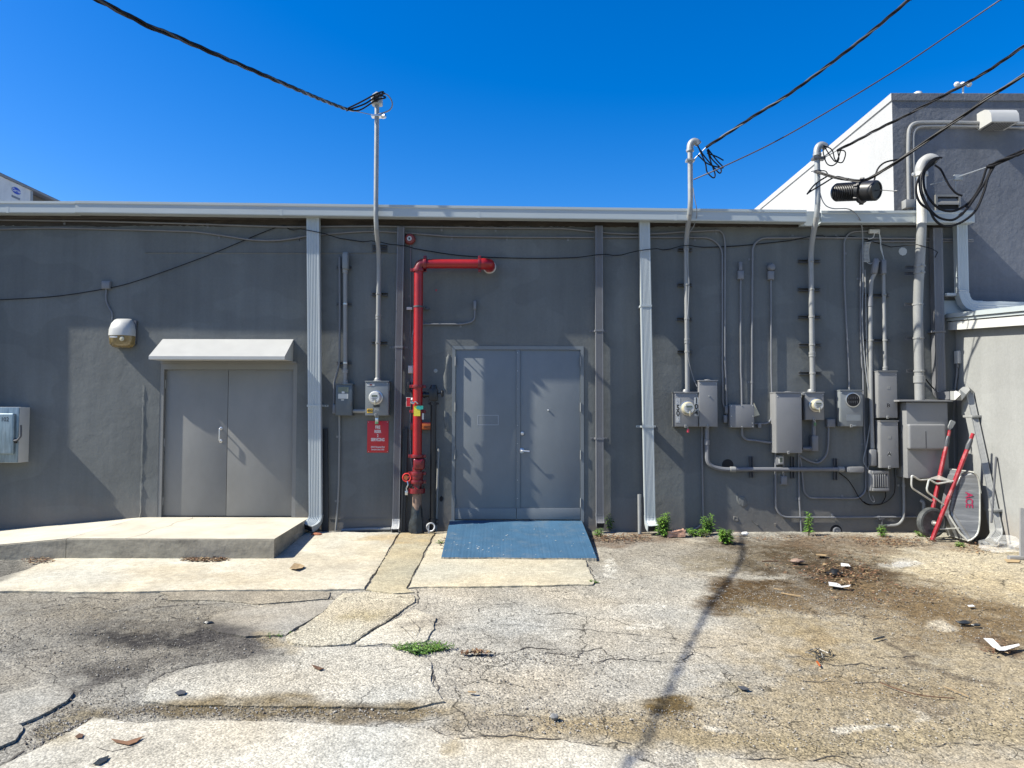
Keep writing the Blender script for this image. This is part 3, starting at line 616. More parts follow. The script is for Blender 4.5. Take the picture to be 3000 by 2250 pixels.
for k in range(46):
    t = rr_.random(); s_ = rr_.random() ** .5 * .95
    if k < 16: t = .22 + .12 * rr_.random(); s_ = .72 + .16 * rr_.random()
    p = Vector((a0.x + (a1.x - a0.x) * t, 0, zt)).lerp(f0.lerp(f1, t), s_); zz = zt + (gz(f0.y) + .035 - zt) * s_ + .006
    q = rr_.uniform(.003, .011); sc_.add([(p.x - q * 1.6, p.y, zz), (p.x, p.y - q, zz - .0005), (p.x + q * 1.3, p.y, zz), (p.x, p.y + q, zz)], [(0, 1, 2, 3)])
part('paint_chip', sc_, mat('chip', (.55, .56, .54), .8), ramp, kind='stuff', smooth=0)

# ============================================================ MAIN BUILDING
bld = T('grey_building', 'long single-storey grey stucco building with two pairs of metal doors', 'building', (0, 0, -.06))
WX0, WX1 = -13.0, P((2836, 900)).x
d1 = (P(c2(1143, 590)).x, P(c2(2133, 590)).x, P(c2(1650, 30)).z)
d2 = (P(c3(1166, 1500)).x, P(c3(2114, 1500)).x, P(c3(1640, 1141)).z)
WTOP = P((1500, 664)).z
zd1, zd2 = zl - .02, zt - .02
wb = MB()
def wq(x0, x1, z0, z1): wb.add([(x0, 0, z0), (x1, 0, z0), (x1, 0, z1), (x0, 0, z1)], [(0, 1, 2, 3)])
for x0, x1 in ((WX0, d1[0]), (d1[1], d2[0]), (d2[1], WX1)):
    n = max(1, int((x1 - x0) / 1.0))
    for i in range(n): wq(x0 + (x1 - x0) * i / n, x0 + (x1 - x0) * (i + 1) / n, -.5, WTOP)
for (x0, x1, zt_), zb_ in ((d1, zd1), (d2, zd2)):
    wq(x0, x1, zt_, WTOP); wq(x0, x1, -.5, zb_)
    wb.add([(x0, 0, zb_), (x0, .2, zb_), (x0, .2, zt_), (x0, 0, zt_)], [(0, 1, 2, 3)]); wb.add([(x1, 0, zb_), (x1, .2, zb_), (x1, .2, zt_), (x1, 0, zt_)], [(3, 2, 1, 0)])
    wb.add([(x0, 0, zt_), (x1, 0, zt_), (x1, .2, zt_), (x0, .2, zt_)], [(0, 1, 2, 3)]); wb.add([(x0, 0, zb_), (x1, 0, zb_), (x1, .2, zb_), (x0, .2, zb_)], [(3, 2, 1, 0)])
wb.add([(WX1, 0, -.5), (WX1, 12, -.5), (WX1, 12, WTOP), (WX1, 0, WTOP)], [(0, 1, 2, 3)])
wme = bpy.data.meshes.new('wall'); wme.from_pydata(wb.v, [], wb.f); wme.materials.append(WALL)
part('wall', wme, None, bld)
# rough bond beam left bare under the gutter
bb = MB(); n = 420; rr_ = random.Random(3); zbt = P((1500, 630), .03).z
for i in range(n + 1):
    x = WX0 + (WX1 - WX0) * i / n
    bb.add([(x, -.006 + .008 * fbm(np.array([x]), np.array([9.]), 3, 3, 8)[0], WTOP + .03 * (fbm(np.array([x]), np.array([0.]), 2.1, 4, 5)[0] - .55) + rr_.uniform(-.006, .006)), (x, -.004 + .012 * fbm(np.array([x]), np.array([4.]), 3, 3, 8)[0], WTOP + .03 + rr_.uniform(-.01, .02)), (x, .004 + .01 * fbm(np.array([x]), np.array([1.]), 3, 3, 8)[0], zbt)], [])
for i in range(n): k = i * 3; bb.f += [(k, k + 3, k + 4, k + 1), (k + 1, k + 4, k + 5, k + 2)]
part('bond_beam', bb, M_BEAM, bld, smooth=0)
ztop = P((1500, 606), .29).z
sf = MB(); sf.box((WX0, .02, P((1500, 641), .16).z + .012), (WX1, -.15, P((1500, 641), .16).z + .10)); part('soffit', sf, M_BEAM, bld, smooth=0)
rf = MB(); rf.box((WX0, .02, zbt + .02), (WX1, 12, ztop - .03)); part('roof', rf, mat('roof_membrane', (.55, .55, .53), .8, var=.1), bld, smooth=0)
# infill panel edge and trowel ridges left in the render
rg = MB(); xr0, xr1 = P(c1(1045, 600)).x, P(c3(770, 480)).x; zr = P(c1(1600, 590)).z
rg.prism([(xr0, .002, zr), (xr0, -.010, zr - .004), (xr0, .002, zr - .018)], 0, (xr1 - xr0, 0, 0))
part('plaster_ridge', rg, WALL, bld, smooth=0)
rg = MB(); xx_ = P(c2(1030, 500)).x; rr_ = random.Random(2); prev = None
for k in range(26):
    z0 = P(c2(1030, 1140)).z + k * .075; wv = rr_.uniform(.006, .02); ht = rr_.uniform(.003, .012) * (1.6 if k < 6 else 1)
    ring = [(xx_ - wv - .01, .003, z0), (xx_ + rr_.uniform(-.01, .01), -ht, z0), (xx_ + wv + .02, .003, z0)]
    rg.add(ring, []); 
    if prev is not None: b_ = len(rg.v) - 6; rg.f += [(b_, b_ + 1, b_ + 4, b_ + 3), (b_ + 1, b_ + 2, b_ + 5, b_ + 4)]
    prev = 1
part('plaster_ridge', rg, WALL, bld, smooth=60)
# flat band low on the wall between the first downspout and the riser
bd = MB(); bx0, bx1, bz0, bz1 = rect(c4, 280, 1150, 745, 1158, 0); bd.box((bx0, .01, bz0), (bx1, -.008, bz1)); part('plaster_ridge', bd, WALL, bld, smooth=0)

def hinge(parent, x, z, o, h=.12):
    mb = MB(); mb.tube([(x, -o, z - h / 2), (x, -o, z + h / 2)], .009, 8); part('hinge', mb, M_PIPE, parent)
# --- left doors
dr = MB(); x0, x1, zt_ = d1; fw = .055
for a, b in (((x0, .004, zd1), (x0 + fw, .12, zt_)), ((x1 - fw, .004, zd1), (x1, .12, zt_)), ((x0 + fw, .004, zt_ - .10), (x1 - fw, .12, zt_))): dr.box(a, b)
fr = part('double_door', dr, M_FRAME, bld, label='plain grey double door with chrome pull under a sloped hood', smooth=0)
lx0, lx1 = x0 + fw, x1 - fw; lm = P(c2(1636, 600), -.05).x; lz0, lz1 = zd1 + .035, zt_ - .10
for a, b in ((lx0 + .004, lm - .003), (lm + .003, lx1 - .004)):
    mb = MB(); mb.box((a, .052, lz0), (b, .10, lz1 - .004), .003); part('door_leaf', mb, M_DOOR, fr)
mb = MB(); mb.box((lx0, .09, zd1), (lx1, .14, lz0 + .02)); part('sill_gap', mb, M_DARK, fr, smooth=0)
mb = MB(); mb.box((lx0 + .004, .05, zd1 + .012), (lx1 - .004, .07, zd1 + .022)); part('threshold', mb, M_STEEL, fr, smooth=0)
for fz in (.9, .5, .1):
    hinge(fr, lx0 + .002, lz0 + (lz1 - lz0) * fz, -.046); hinge(fr, lx1 - .002, lz0 + (lz1 - lz0) * fz, -.046)
hp = P(c2(1587, 550), -.03); mb = MB()
mb.tube(fil([(hp.x, .05, hp.z + .09), (hp.x, -.005, hp.z + .09), (hp.x, -.005, hp.z - .09), (hp.x, .05, hp.z - .09)], .02), .009, 8)
for s in (-1, 1): mb.lathe([(.024, 0), (.024, .008), (.01, .014)], (hp.x, .052, hp.z + s * .09), n=12)
part('door_handle', mb, M_CHROME, fr)
# hood over the left doors
hx0, hx1 = P(c1(1170, 1300)).x, P(c1(2112, 1300)).x; hzt = P(c1(1650, 1210)).z; hzb = P(c1(1650, 1372)).z; ho = .40
hzf = P(c1(1550, 1336), ho).z; hzfb = hzf - .045
mb = MB(); mb.prism([(hx0, .01, hzt), (hx0, -ho, hzf), (hx0, -ho, hzfb), (hx0, -ho + .02, hzfb), (hx0, -.02, hzb), (hx0, .01, hzb)], 0, (hx1 - hx0, 0, 0))
part('door_hood', mb, M_HOOD, bld, smooth=0)
mb = MB(); mb.box((hx0 - .02, .004, hzb - .03), (hx1 + .05, -.02, hzb - .004)); part('lintel', mb, M_FRAME, bld, smooth=0)
# --- blue-grey doors
x0, x1, zt_ = d2; fw = .045; dr = MB()
for a, b in (((x0, -.012, zd2), (x0 + fw, .12, zt_)), ((x1 - fw, -.012, zd2), (x1, .12, zt_)), ((x0 + fw, -.012, zt_ - .05), (x1 - fw, .12, zt_))): dr.box(a, b)
fr = part('double_door', dr, M_DOORB, bld, label='tall blue-grey double door above the blue ramp', smooth=0)
lx0, lx1 = x0 + fw, x1 - fw; lm = P(c4(1630, 600)).x; lz0, lz1 = zt + .015, zt_ - .05
for a, b in ((lx0 + .004, lm - .002), (lm + .002, lx1 - .004)):
    mb = MB(); mb.box((a, .010, lz0), (b, .06, lz1 - .004), .003); lf = part('door_leaf', mb, M_DOORB, fr)
    mb = MB(); mb.box((a + .002, -.002, lz0 + .004), (b - .002, .012, lz0 + .16), .002); part('kick_plate', mb, M_DOORB, fr)
mb = MB(); mb.box((lm - .002, -.006, lz0 + .165), (lm + .05, .012, lz1 - .006), .002)
part('astragal', mb, M_DOORB, fr)
for k in range(9):
    mb = MB(); mb.lathe([(.006, 0), (.004, .004)], (lm + .015, -.006, lz0 + .3 + k * .26), n=8); part('screw', mb, M_STEEL, fr)
for fz in (.93, .66, .38, .10):
    hinge(fr, lx0 + .002, lz0 + (lz1 - lz0) * fz, .022, .13); hinge(fr, lx1 - .002, lz0 + (lz1 - lz0) * fz, .022, .13)
hp = P(c4(1672, 540), .02); mb = MB(); mb.lathe([(.030, 0), (.030, .012), (.022, .024), (.012, .026)], (hp.x, .010, hp.z), n=16); part('deadbolt', mb, M_CHROME, fr)
hp = P(c4(1668, 665), .02); mb = MB(); mb.lathe([(.038, 0), (.038, .01), (.02, .018), (.014, .05)], (hp.x, .010, hp.z), n=18)
mb.tube(fil([(hp.x, -.035, hp.z), (hp.x, -.06, hp.z), (hp.x + .11, -.06, hp.z - .008)], .02), .011, 8); part('door_handle', mb, M_CHROME, fr)
hp = P(c4(1860, 373), .01); mb = MB(); mb.lathe([(.012, 0), (.012, .012), (.006, .016)], (hp.x, .010, hp.z), n=10); part('door_viewer', mb, M_STEEL, fr)
mb = MB(); q = rect(c4, 1350, 408, 1500, 480, 0)
for a, b in (((q[0], q[2]), (q[1], q[2] + .006)), ((q[0], q[3] - .006), (q[1], q[3])), ((q[0], q[2] + .006), (q[0] + .006, q[3] - .006)), ((q[1] - .006, q[2] + .006), (q[1], q[3] - .006))): mb.box((a[0], .011, a[1]), (b[0], .0085, b[1]))
part('old_sign_outline', mb, mat('glue_residue', (.33, .35, .37), .6), fr, smooth=0)
# wall repair patches beside the blue-grey doors
for cf, pts in ((c3, [(1140, 1190), (1155, 1200), (1158, 1430), (1130, 1490), (1105, 1440), (1100, 1360), (1120, 1300), (1125, 1220)]), (c4, [(1110, 370), (1140, 390), (1150, 520), (1125, 530), (1105, 450)])):
    mb = MB(); pp = [P(cf(*p), 0) for p in pts]; ctr = sum(pp, Vector()) / len(pp)
    vs_ = [Vector((p.x, .003, p.z)) for p in pp] + [Vector((ctr.x + (p.x - ctr.x) * .8, -.009, ctr.z + (p.z - ctr.z) * .85)) for p in pp]; k = len(pp)
    mb.add(vs_, [(i, (i + 1) % k, k + (i + 1) % k, k + i) for i in range(k)] + [tuple(range(k, 2 * k))]); part('plaster_patch', mb, WALL, bld, smooth=50)
# crumbled render low on the right
for cf, pts in ((c7, [(770, 1180), (800, 1210), (850, 1215), (900, 1290), (840, 1330), (800, 1300), (775, 1260)]), (c7, [(750, 1390), (790, 1400), (800, 1440), (770, 1450), (745, 1430)]), (c7, [(1105, 1455), (1130, 1460), (1125, 1490)]), (c7, [(905, 1430), (970, 1470), (960, 1480)])):
    mb = MB(); pp = [P(cf(*p), 0) for p in pts]; ctr = sum(pp, Vector()) / len(pp); k = len(pp)
    mb.add([Vector((p.x, .003, p.z)) for p in pp] + [Vector((ctr.x + (p.x - ctr.x) * .7, -random.uniform(.006, .02), ctr.z + (p.z - ctr.z) * .7)) for p in pp], [(i, (i + 1) % k, k + (i + 1) % k, k + i) for i in range(k)] + [tuple(range(k, 2 * k))]); part('plaster_patch', mb, WALL, bld, smooth=0)

# ------------------------------------------------------------ gutters
def gutter(px0, px1, ytop0, ytop1, label, dy=0.0):
    a = P((px0, ytop0), .29); b = P((px1, ytop1), .29); h = .168
    sec = [(q_ + .10, z_) for q_, z_ in [(.05, 0), (.185, 0), (.19, .012), (.19, .125), (.20, .135), (.20, .168), (.18, .168), (.18, .02), (.056, .02), (.056, .168), (.05, .168)]]
    mb = MB(); k = len(sec)
    vs_ = [(a.x, -o - dy, a.z - h + z) for o, z in sec] + [(b.x, -o - dy, b.z - h + z) for o, z in sec]
    mb.add(vs_, [(i, (i + 1) % k, k + (i + 1) % k, k + i) for i in range(k)] + [tuple(range(k)), tuple(range(k, 2 * k))])
    g = T('gutter', label, 'gutter', ((a.x + b.x) / 2, -.1, a.z - h)); part('trough', mb, M_GUT, g, smooth=0)
    for t in (.28, .55, .82) if b.x - a.x > 4 else (.6,):
        x = a.x + (b.x - a.x) * t; z = a.z + (b.z - a.z) * t - h
        mb = MB(); mb.box((x, -.2915 - dy, z - .002), (x + .035, -.155, z + .125)); part('seam_joiner', mb, M_GUT, g, smooth=0)
    return g
gutter(-900, 221, 584, 590, 'short white gutter length at the far left, below the rooftop unit')
gutter(222, 2362, 589, 616, 'long white gutter running over both pairs of doors', .006)
gutter(2406, 2855, 617.5, 617, 'short white gutter length behind the thick service mast at the right')
mb = MB(); q = rect(c5, 1900, 205, 2065, 330, .16); mb.box((q[0], -.10, q[2]), (q[1], -.17, q[3])); single('gutter_flashing', mb, M_GUT, 'white flashing piece filling the gap between two gutters', 'flashing', smooth=0)

# ------------------------------------------------------------ downspouts
def ds_sec(w, d, ribs=6):
    hw, hd = w / 2, d / 2; pts = [(-hw, -hd), (hw, -hd)]
    front = []
    for i in range(ribs * 2 + 1):
        t = -1 + 2 * (i + .5) / (ribs * 2 + 1); front.append((-t * hw * .8, hd - (.006 if i % 2 else 0)))
    return pts + [(hw, hd)] + front + [(-hw, hd)]
def downspout(label, px_top, px_bot, xw, mt, ob, of, ztop_, zbot, shoe=True, shoe_mt=None, straps=(), name='downspout', kick=(0, -.14, -.10), strapmt=None):
    """px_top / px_bot: photo points on the spout's centre line; path leaves the wall only at the shoe"""
    oc = (ob + of) / 2; a = P(px_top, oc); b = P(px_bot, oc)
    t = T(name, label, 'downspout', (b.x, -oc, zbot)); sec = ds_sec(xw, of - ob)
    mb = MB(); path = [Vector((a.x, -oc, ztop_)), Vector((b.x, -oc, zbot + (.20 if shoe else 0)))]
    mb.sweep(sec, path, (1, 0, 0)); part('pipe', mb, mt, t, smooth=25)
    if shoe:
        e = path[1]; mb = MB()
        pth = [e + Vector((0, 0, .03)), e, e + Vector((kick[0] * .1, kick[1] * .12, -.05)), e + Vector((kick[0] * .45, kick[1] * .45, -.10)), e + Vector((kick[0], kick[1], -.10 + kick[2] * .6))]
        mb.sweep([(u * 1.05, v * 1.05) for u, v in sec], pth, (1, 0, 0)); part('shoe', mb, shoe_mt or mt, t, smooth=25)
        d_ = (pth[-1] - pth[-2]).normalized(); mb = MB(); mb.sweep([(u * .9, v * .85) for u, v in ds_sec(xw, of - ob, 2)], [pth[-1] + d_ * .001, pth[-1] + d_ * .003], (1, 0, 0)); part('outlet', mb, M_DARK, t, smooth=0)
    for py, hw in straps:
        z = P((px_top[0], py), of).z; f = (z - ztop_) / (zbot - ztop_); x = a.x + (b.x - a.x) * f; mb = MB()
        mb.prism([(x - hw, .0, z - .014), (x - hw, -.006, z - .014), (x - xw / 2 - .012, -.006, z - .014), (x - xw / 2 - .006, -of - .006, z - .014), (x + xw / 2 + .006, -of - .006, z - .014), (x + xw / 2 + .012, -.006, z - .014), (x + hw, -.006, z - .014), (x + hw, 0, z - .014)], 0, (0, 0, .028))
        part('strap', mb, strapmt or mt, t, smooth=0)
        for s in (-1, 1):
            mb = MB(); mb.lathe([(.008, 0), (.005, .005)], (x + s * (hw - .025), -.006, z), n=8); part('screw', mb, M_STRUT, t)
    return t
zg = P((1500, 645), .1).z
downspout('white fluted downspout right of the left double doors', c3(167, 300), c4(186, 1100), .178, M_SPOUT, .11, .20, P(c3(167, 216), .1).z, P(c4(170, 1240), .1).z, straps=[(1050 + 340 / 2.4578, .155)], kick=(-.08, -.13, -.05))
downspout('grey painted downspout left of the red riser, with white bottom', c3(798, 500), c4(765, 1150), .10, M_SPOUTG, .03, .11, P(c3(798, 290), .05).z, P(c4(760, 1270), .05).z, shoe_mt=M_WHITE, straps=[(550 + 1145 / 2.4578, .15)], kick=(0, -.1, -.05))
downspout('grey painted downspout right of the blue-grey doors', c5(160, 500), (1757, 1480), .105, M_SPOUTG, .04, .125, P(c5(160, 338), .05).z, P((1757, 1552), .05).z, straps=[(550 + 1232 / 2.9493, .13), ((1285), .12)], kick=(0, -.08, -.04))
downspout('white fluted downspout between the blue-grey doors and the meters', c5(553, 500), c7(10, 1350), .145, M_SPOUT, .11, .20, P(c5(553, 284), .1).z, P(c7(15, 1530), .1).z, straps=[(550 + 1019 / 2.9493, .085), (1250, .14)], kick=(.02, -.13, -.05))
downspout('unseen white downspout off to the left, deepened to widen its shadow on the wall', (-106, 800), (-106, 1400), .15, M_SPOUT, .02, .25, zg, .0)  # out of view; box-deep so the wall's left edge falls in shade
# ============================================================ EQUIPMENT ON THE WALL
def ctube(cf, pts, o, r, bend=.08, n=8):
    return MB().tube(fil([P(cf(*p[:2]), (p[2] if len(p) > 2 else o)) for p in pts], bend), r, n)
def conduit(label, runs, o=.03, r=.013, mt=None, bend=.08, name='conduit', clips=(), ends=()):
    """runs: list of (crop, points) joined into one pipe; clips: (crop, x, y) one-hole straps"""
    pts = []
    for cf, ps in runs: pts += [P(cf(*p[:2]), (p[2] if len(p) > 2 else o)) for p in ps]
    path = fil(pts, bend); zmin = min(p.z for p in path); xm = sum(p.x for p in path) / len(path)
    t = T(name, label, 'conduit', (xm, -o, zmin))
    part('pipe', MB().tube(path, r, 8), mt or M_COND, t)
    for cf, x, y in clips:
        p = P(cf(x, y), o); k = min(range(len(path)), key=lambda i: (path[i] - p).length); k = max(1, min(k, len(path) - 2))
        d = (path[min(k + 1, len(path) - 1)] - path[k - 1]).normalized()
        # nearest point on the pipe itself
        best = min(((path[i].lerp(path[i + 1], s / 8)) for i in range(len(path) - 1) for s in range(9)), key=lambda q: (q - p).length)
        mb = MB(); mb.tube([best - d * .016, best + d * .016], r * 1.35, 8); q = Vector((0, -.001, 0)); n_ = Vector((d.z, 0, -d.x)).normalized()
        a = best + n_ * (r * 2.6); mb.box((a.x - .014, 0, a.z - .014), (a.x + .014, -.006, a.z + .014)); part('clip', mb, mt or M_COND, t)
    return t
def fitting(parent, cf, x0, y0, x1, y1, o, d, mt, name='conduit_body', bev=.012):
    q = rect(cf, x0, y0, x1, y1, o + d / 2); mb = MB(); mb.box((q[0], -o + d / 2, q[2]), (q[1], -o - d / 2, q[3]), bev)
    b = part(name, mb, mt, parent)
    w_, h_ = q[1] - q[0], q[3] - q[2]
    mb = MB(); mb.box((q[0] + w_ * .12, -o - d / 2 + .001, q[2] + h_ * .06), (q[1] - w_ * .12, -o - d / 2 - .004, q[3] - h_ * .06), .003); part('cover', mb, mt, b)
    return b
def strut(parent, cf, x0, x1, y, o0=.0, d=.035, h=.036):
    q = rect(cf, x0, y - 6, x1, y + 6, d); z = (q[2] + q[3]) / 2; mb = MB()
    for s in (-1, 1): mb.box((q[0], -o0, z + s * (h / 2) - .003), (q[1], -d, z + s * (h / 2) + .003))
    mb.box((q[0], -o0, z - h / 2 + .003), (q[1], -o0 - .006, z + h / 2 - .003)); part('strut_channel', mb, M_STRUT, parent, smooth=0)
def clamp(parent, x, z, o, r, mt):
    mb = MB(); mb.lathe([(r * 1.02, 0), (r * 1.14, .002), (r * 1.14, .026), (r * 1.02, .028)], (x, -o, z - .014), (0, 0, 1), 14); mb.box((x - .014, -o - r, z - .01), (x + .014, -o - r - .022, z + .01)); part('pipe_clamp', mb, mt, parent)
def vstrut(parent, cf, x, y0, y1, d=.04):
    q = rect(cf, x - 15, y0, x + 15, y1, d); mb = MB(); w_ = q[1] - q[0]
    mb.box((q[0], 0, q[2]), (q[0] + .006, -d, q[3])); mb.box((q[1] - .006, 0, q[2]), (q[1], -d, q[3])); mb.box((q[0] + .006, 0, q[2]), (q[1] - .006, -.006, q[3])); part('strut_channel', mb, M_STRUT, parent, smooth=0)
def ebox(name, label, cat, cf, x0, y0, x1, y1, of, mt, lip=True, ob=0.0, inset=.012, cover=True, group=None, bev=.004):
    q = rect(cf, x0, y0, x1, y1, of); t = T(name, label, cat, ((q[0] + q[1]) / 2, -of / 2, q[2]), group)
    mb = MB(); mb.box((q[0], -ob, q[2]), (q[1], -of + inset, q[3]), bev); part('cabinet', mb, mt, t)
    if cover:
        mb = MB(); mb.box((q[0] + .006, -of + inset - .001, q[2] + .005), (q[1] - .006, -of, q[3] - .010), .003); part('cover', mb, mt, t)
    if lip:
        mb = MB(); mb.box((q[0] - .006, -ob - .002, q[3] - .008), (q[1] + .006, -of - .012, q[3] + .006), .003); part('rain_lip', mb, mt, t)
    if name in ('breaker_panel', 'electric_meter', 'meter_socket'):
        xm = q[0] + (q[1] - q[0]) * .46; mb = MB(); mb.box((xm - .016, -of + .004, q[2] - .012), (xm + .016, -of - .010, q[2] + .03), .003); hs = part('hasp', mb, M_PIPE, t)
        mb = MB(); mb.lathe([(.006, 0), (.006, .003)], (xm, -of - .010, q[2] + .012), n=8); part('hasp_hole', mb, M_DARK, hs)
        for sx_, sz_ in ((.06, .93), (.94, .93)):
            mb = MB(); mb.lathe([(.006, 0), (.004, .004)], (q[0] + (q[1] - q[0]) * sx_, -of, q[2] + (q[3] - q[2]) * sz_), n=8); part('screw', mb, M_STEEL, t)
    return t, q
def meter(parent, cf, x, y, of, r, mt):
    c = P(cf(x, y), of); c.y = -of; mb = MB(); mb.lathe([(r * 1.12, -.004), (r * 1.12, .02), (r * 1.0, .024)], c, n=28); rg_ = part('socket_ring', mb, M_STEEL, parent)
    mb = MB(); mb.lathe([(r, .02), (r, .075), (r * .93, .10), (r * .84, .112)], c, n=28); part('meter_cover', mb, mt, parent)
    f = c + Vector((0, -.112, 0)); mb = MB(); mb.lathe([(r * .78, 0), (r * .76, .003)], f, n=24); fc = part('dial_face', mb, M_METERW if mt is M_CREAM else M_WHITE, parent)
    mb = MB(); mb.box((f.x - r * .45, f.y - .003, f.z + r * .08), (f.x + r * .45, f.y - .006, f.z + r * .38)); part('display', mb, M_LCD, fc, smooth=0)
    mb = MB()
    for k, ww in enumerate((.5, .3, .4)): mb.box((f.x - r * ww, f.y - .003, f.z - r * (.1 + .16 * k)), (f.x + r * ww * .8, f.y - .0042, f.z - r * (.16 + .16 * k)))
    part('dial_print', mb, M_INK, fc, smooth=0)
    mb = MB(); mb.box((c.x + r * .02, c.y - .112, c.z - r * 1.25), (c.x + r * .2, c.y - .122, c.z - r * .45), .003); part('seal_tag', mb, M_CREAM, parent)
def hub(parent, cf, x, y, o, r):
    c = P(cf(x, y), o); mb = MB(); mb.lathe([(r * 2.0, 0), (r * 2.0, .006), (r * 1.45, .012), (r * 1.35, .035), (r * 1.05, .05)], (c.x, -o, c.z - .01), (0, 0, 1), 16); part('mast_hub', mb, M_PIPE, parent)
def printed(parent, s, cf, x, y, o, size, mt=None, sx=1.0, bold=.0, name='lettering', right=(1, 0, 0), up=(0, 0, 1)):
    c = P(cf(x, y), o); c.y = -o - .0005; return part(name, text_mb(s, size, c, right, up, sx=sx, bold=bold), mt or M_INK, parent, smooth=0)
def plate(parent, cf, x0, y0, x1, y1, o, mt, name='sticker', t=.002):
    q = rect(cf, x0, y0, x1, y1, o); mb = MB(); mb.box((q[0], -o, q[2]), (q[1], -o - t, q[3])); return part(name, mb, mt, parent, smooth=0)

# --- conduits that run along the top of the wall
conduit('upper grey conduit along the wall top, bending down beside the meters', [(c1, [(-400, 352), (0, 355), (650, 363), (1300, 380), (1950, 402)]), (c3, [(0, 282), (600, 276), (820, 281), (1500, 290), (1980, 293), (2212, 318)]), (c5, [(300, 395), (500, 400), (700, 395), (900, 380), (1225, 366), (1252, 460), (1250, 900), (1250, 1500)]), (c7, [(683, 150), (690, 430)])], .028, .0135, bend=.12,
        clips=[(c1, 440, 361), (c1, 1500, 388), (c3, 590, 277), (c3, 1070, 286), (c3, 1480, 290), (c5, 1170, 372), (c5, 1250, 900)])
conduit('lower wavy grey conduit along the wall top, bending down beside the meters', [(c1, [(-400, 440), (0, 420), (400, 412), (1000, 426), (1400, 438), (1600, 465), (1800, 498), (1960, 505)]), (c3, [(0, 370), (130, 345), (450, 318), (610, 312), (770, 320), (900, 330), (1150, 350), (1550, 355), (2200, 358)]), (c5, [(500, 428), (900, 428), (1130, 430), (1227, 520), (1228, 1000), (1228, 1600)]), (c7, [(655, 100), (656, 400), (690, 470), (690, 520)])], .026, .0125, bend=.14,
        clips=[(c1, 1575, 460), (c1, 2150, 487), (c3, 65, 360), (c3, 600, 313), (c3, 1165, 351), (c3, 1560, 355), (c3, 2010, 358), (c5, 990, 430)])
lbx = T('conduit_elbow', 'two small grey conduit elbows left of the screwed junction box', 'conduit fitting', P(c7(685, 570), .03))
fitting(lbx, c7, 675, 420, 705, 490, .04, .05, M_COND, 'elbow_body'); fitting(lbx, c7, 665, 500, 700, 570, .04, .05, M_COND, 'elbow_body')
conduit('grey conduit bending from the wall top down into the screwed junction box', [(c6, [(1740, 478), (1350, 472), (700, 464), (0, 460)]), (c5, [(1900, 432), (1560, 434), (1490, 500), (1487, 900), (1484, 1300)]), (c7, [(915, 30), (914, 250), (912, 412)])], .028, .0145, bend=.13, clips=[(c5, 1840, 433), (c5, 1487, 610), (c6, 500, 462), (c7, 914, 210)])
conduit('grey conduit at the wall top behind the thick mast', [(c6, [(1740, 495), (1350, 495), (860, 497), (770, 500), (705, 560), (698, 800), (698, 1300), (712, 1650)]), (c8, [(355, 100), (362, 500), (378, 800), (378, 1080), (320, 1135), (0, 1132)]), (c7, [(1600, 1234), (1420, 1235), (1372, 1180), (1365, 1080), (1348, 930), (1335, 845)])], .022, .0125, bend=.10, clips=[(c6, 698, 840), (c6, 1000, 496), (c8, 378, 700), (c8, 200, 1133), (c7, 1372, 1000)])
conduit('grey conduit rising from the empty meter socket to the wall top', [(c8, [(242, 252), (240, 100)]), (c6, [(585, 1600), (570, 1300), (550, 900), (548, 480), (600, 408), (700, 403), (800, 400)])], .03, .0125, bend=.09, clips=[(c6, 550, 590), (c6, 575, 1400)])
conduit('tall thin grey conduit beside the cable run left of box B', [(c6, [(740, 760), (750, 1200), (762, 1650)]), (c8, [(398, 100), (400, 320)])], .045, .012, mt=M_PIPE)

# --- thin black cable draped across the wall
pts = [P(c1(*p), .015) for p in [(-500, 960), (0, 930), (400, 905), (760, 850), (1000, 790), (1500, 610), (2000, 405)]] + [P(c3(*p), .02) for p in [(0, 300), (210, 341), (600, 400), (900, 440), (1200, 485), (1500, 503), (1850, 508), (2200, 496)]] + [P(c5(*p), .02) for p in [(500, 568), (850, 522), (1200, 511), (1500, 490), (2000, 436), (2140, 425)]] + [P(c6(*p), .03) for p in [(400, 453), (600, 451), (700, 465), (850, 510), (1090, 580), (1450, 682)]]
# the drape passes in front of whatever is fixed to the wall there
front = []
for p in spl(pts, 5):
    o = -p.y
    front.append(Vector((p.x, -o, p.z)))
for p in front:
    for xs_, rad, dep in ((P(c3(167, 300), .1).x, .14, .225), (P(c3(637, 400), .08).x, .08, .17), (P(c3(798, 400), .05).x, .1, .13), (P(c5(160, 500), .05).x, .1, .145), (P(c5(553, 500), .1).x, .13, .225), (P(c5(915, 520), .08).x, .08, .17), (P(c5(2010, 440), .08).x, .09, .17), (P(c6(1245, 630), .2).x, .14, .40)):
        t_ = max(0, 1 - abs(p.x - xs_) / (rad * 2.2)); p.y = min(p.y, -(.02 + (dep - .02) * min(1, t_ * 2)))
single('wall_cable', MB().tube(front, .006, 6), M_CABLE, 'thin black cable sagging across the whole wall in front of the pipes', 'cable')

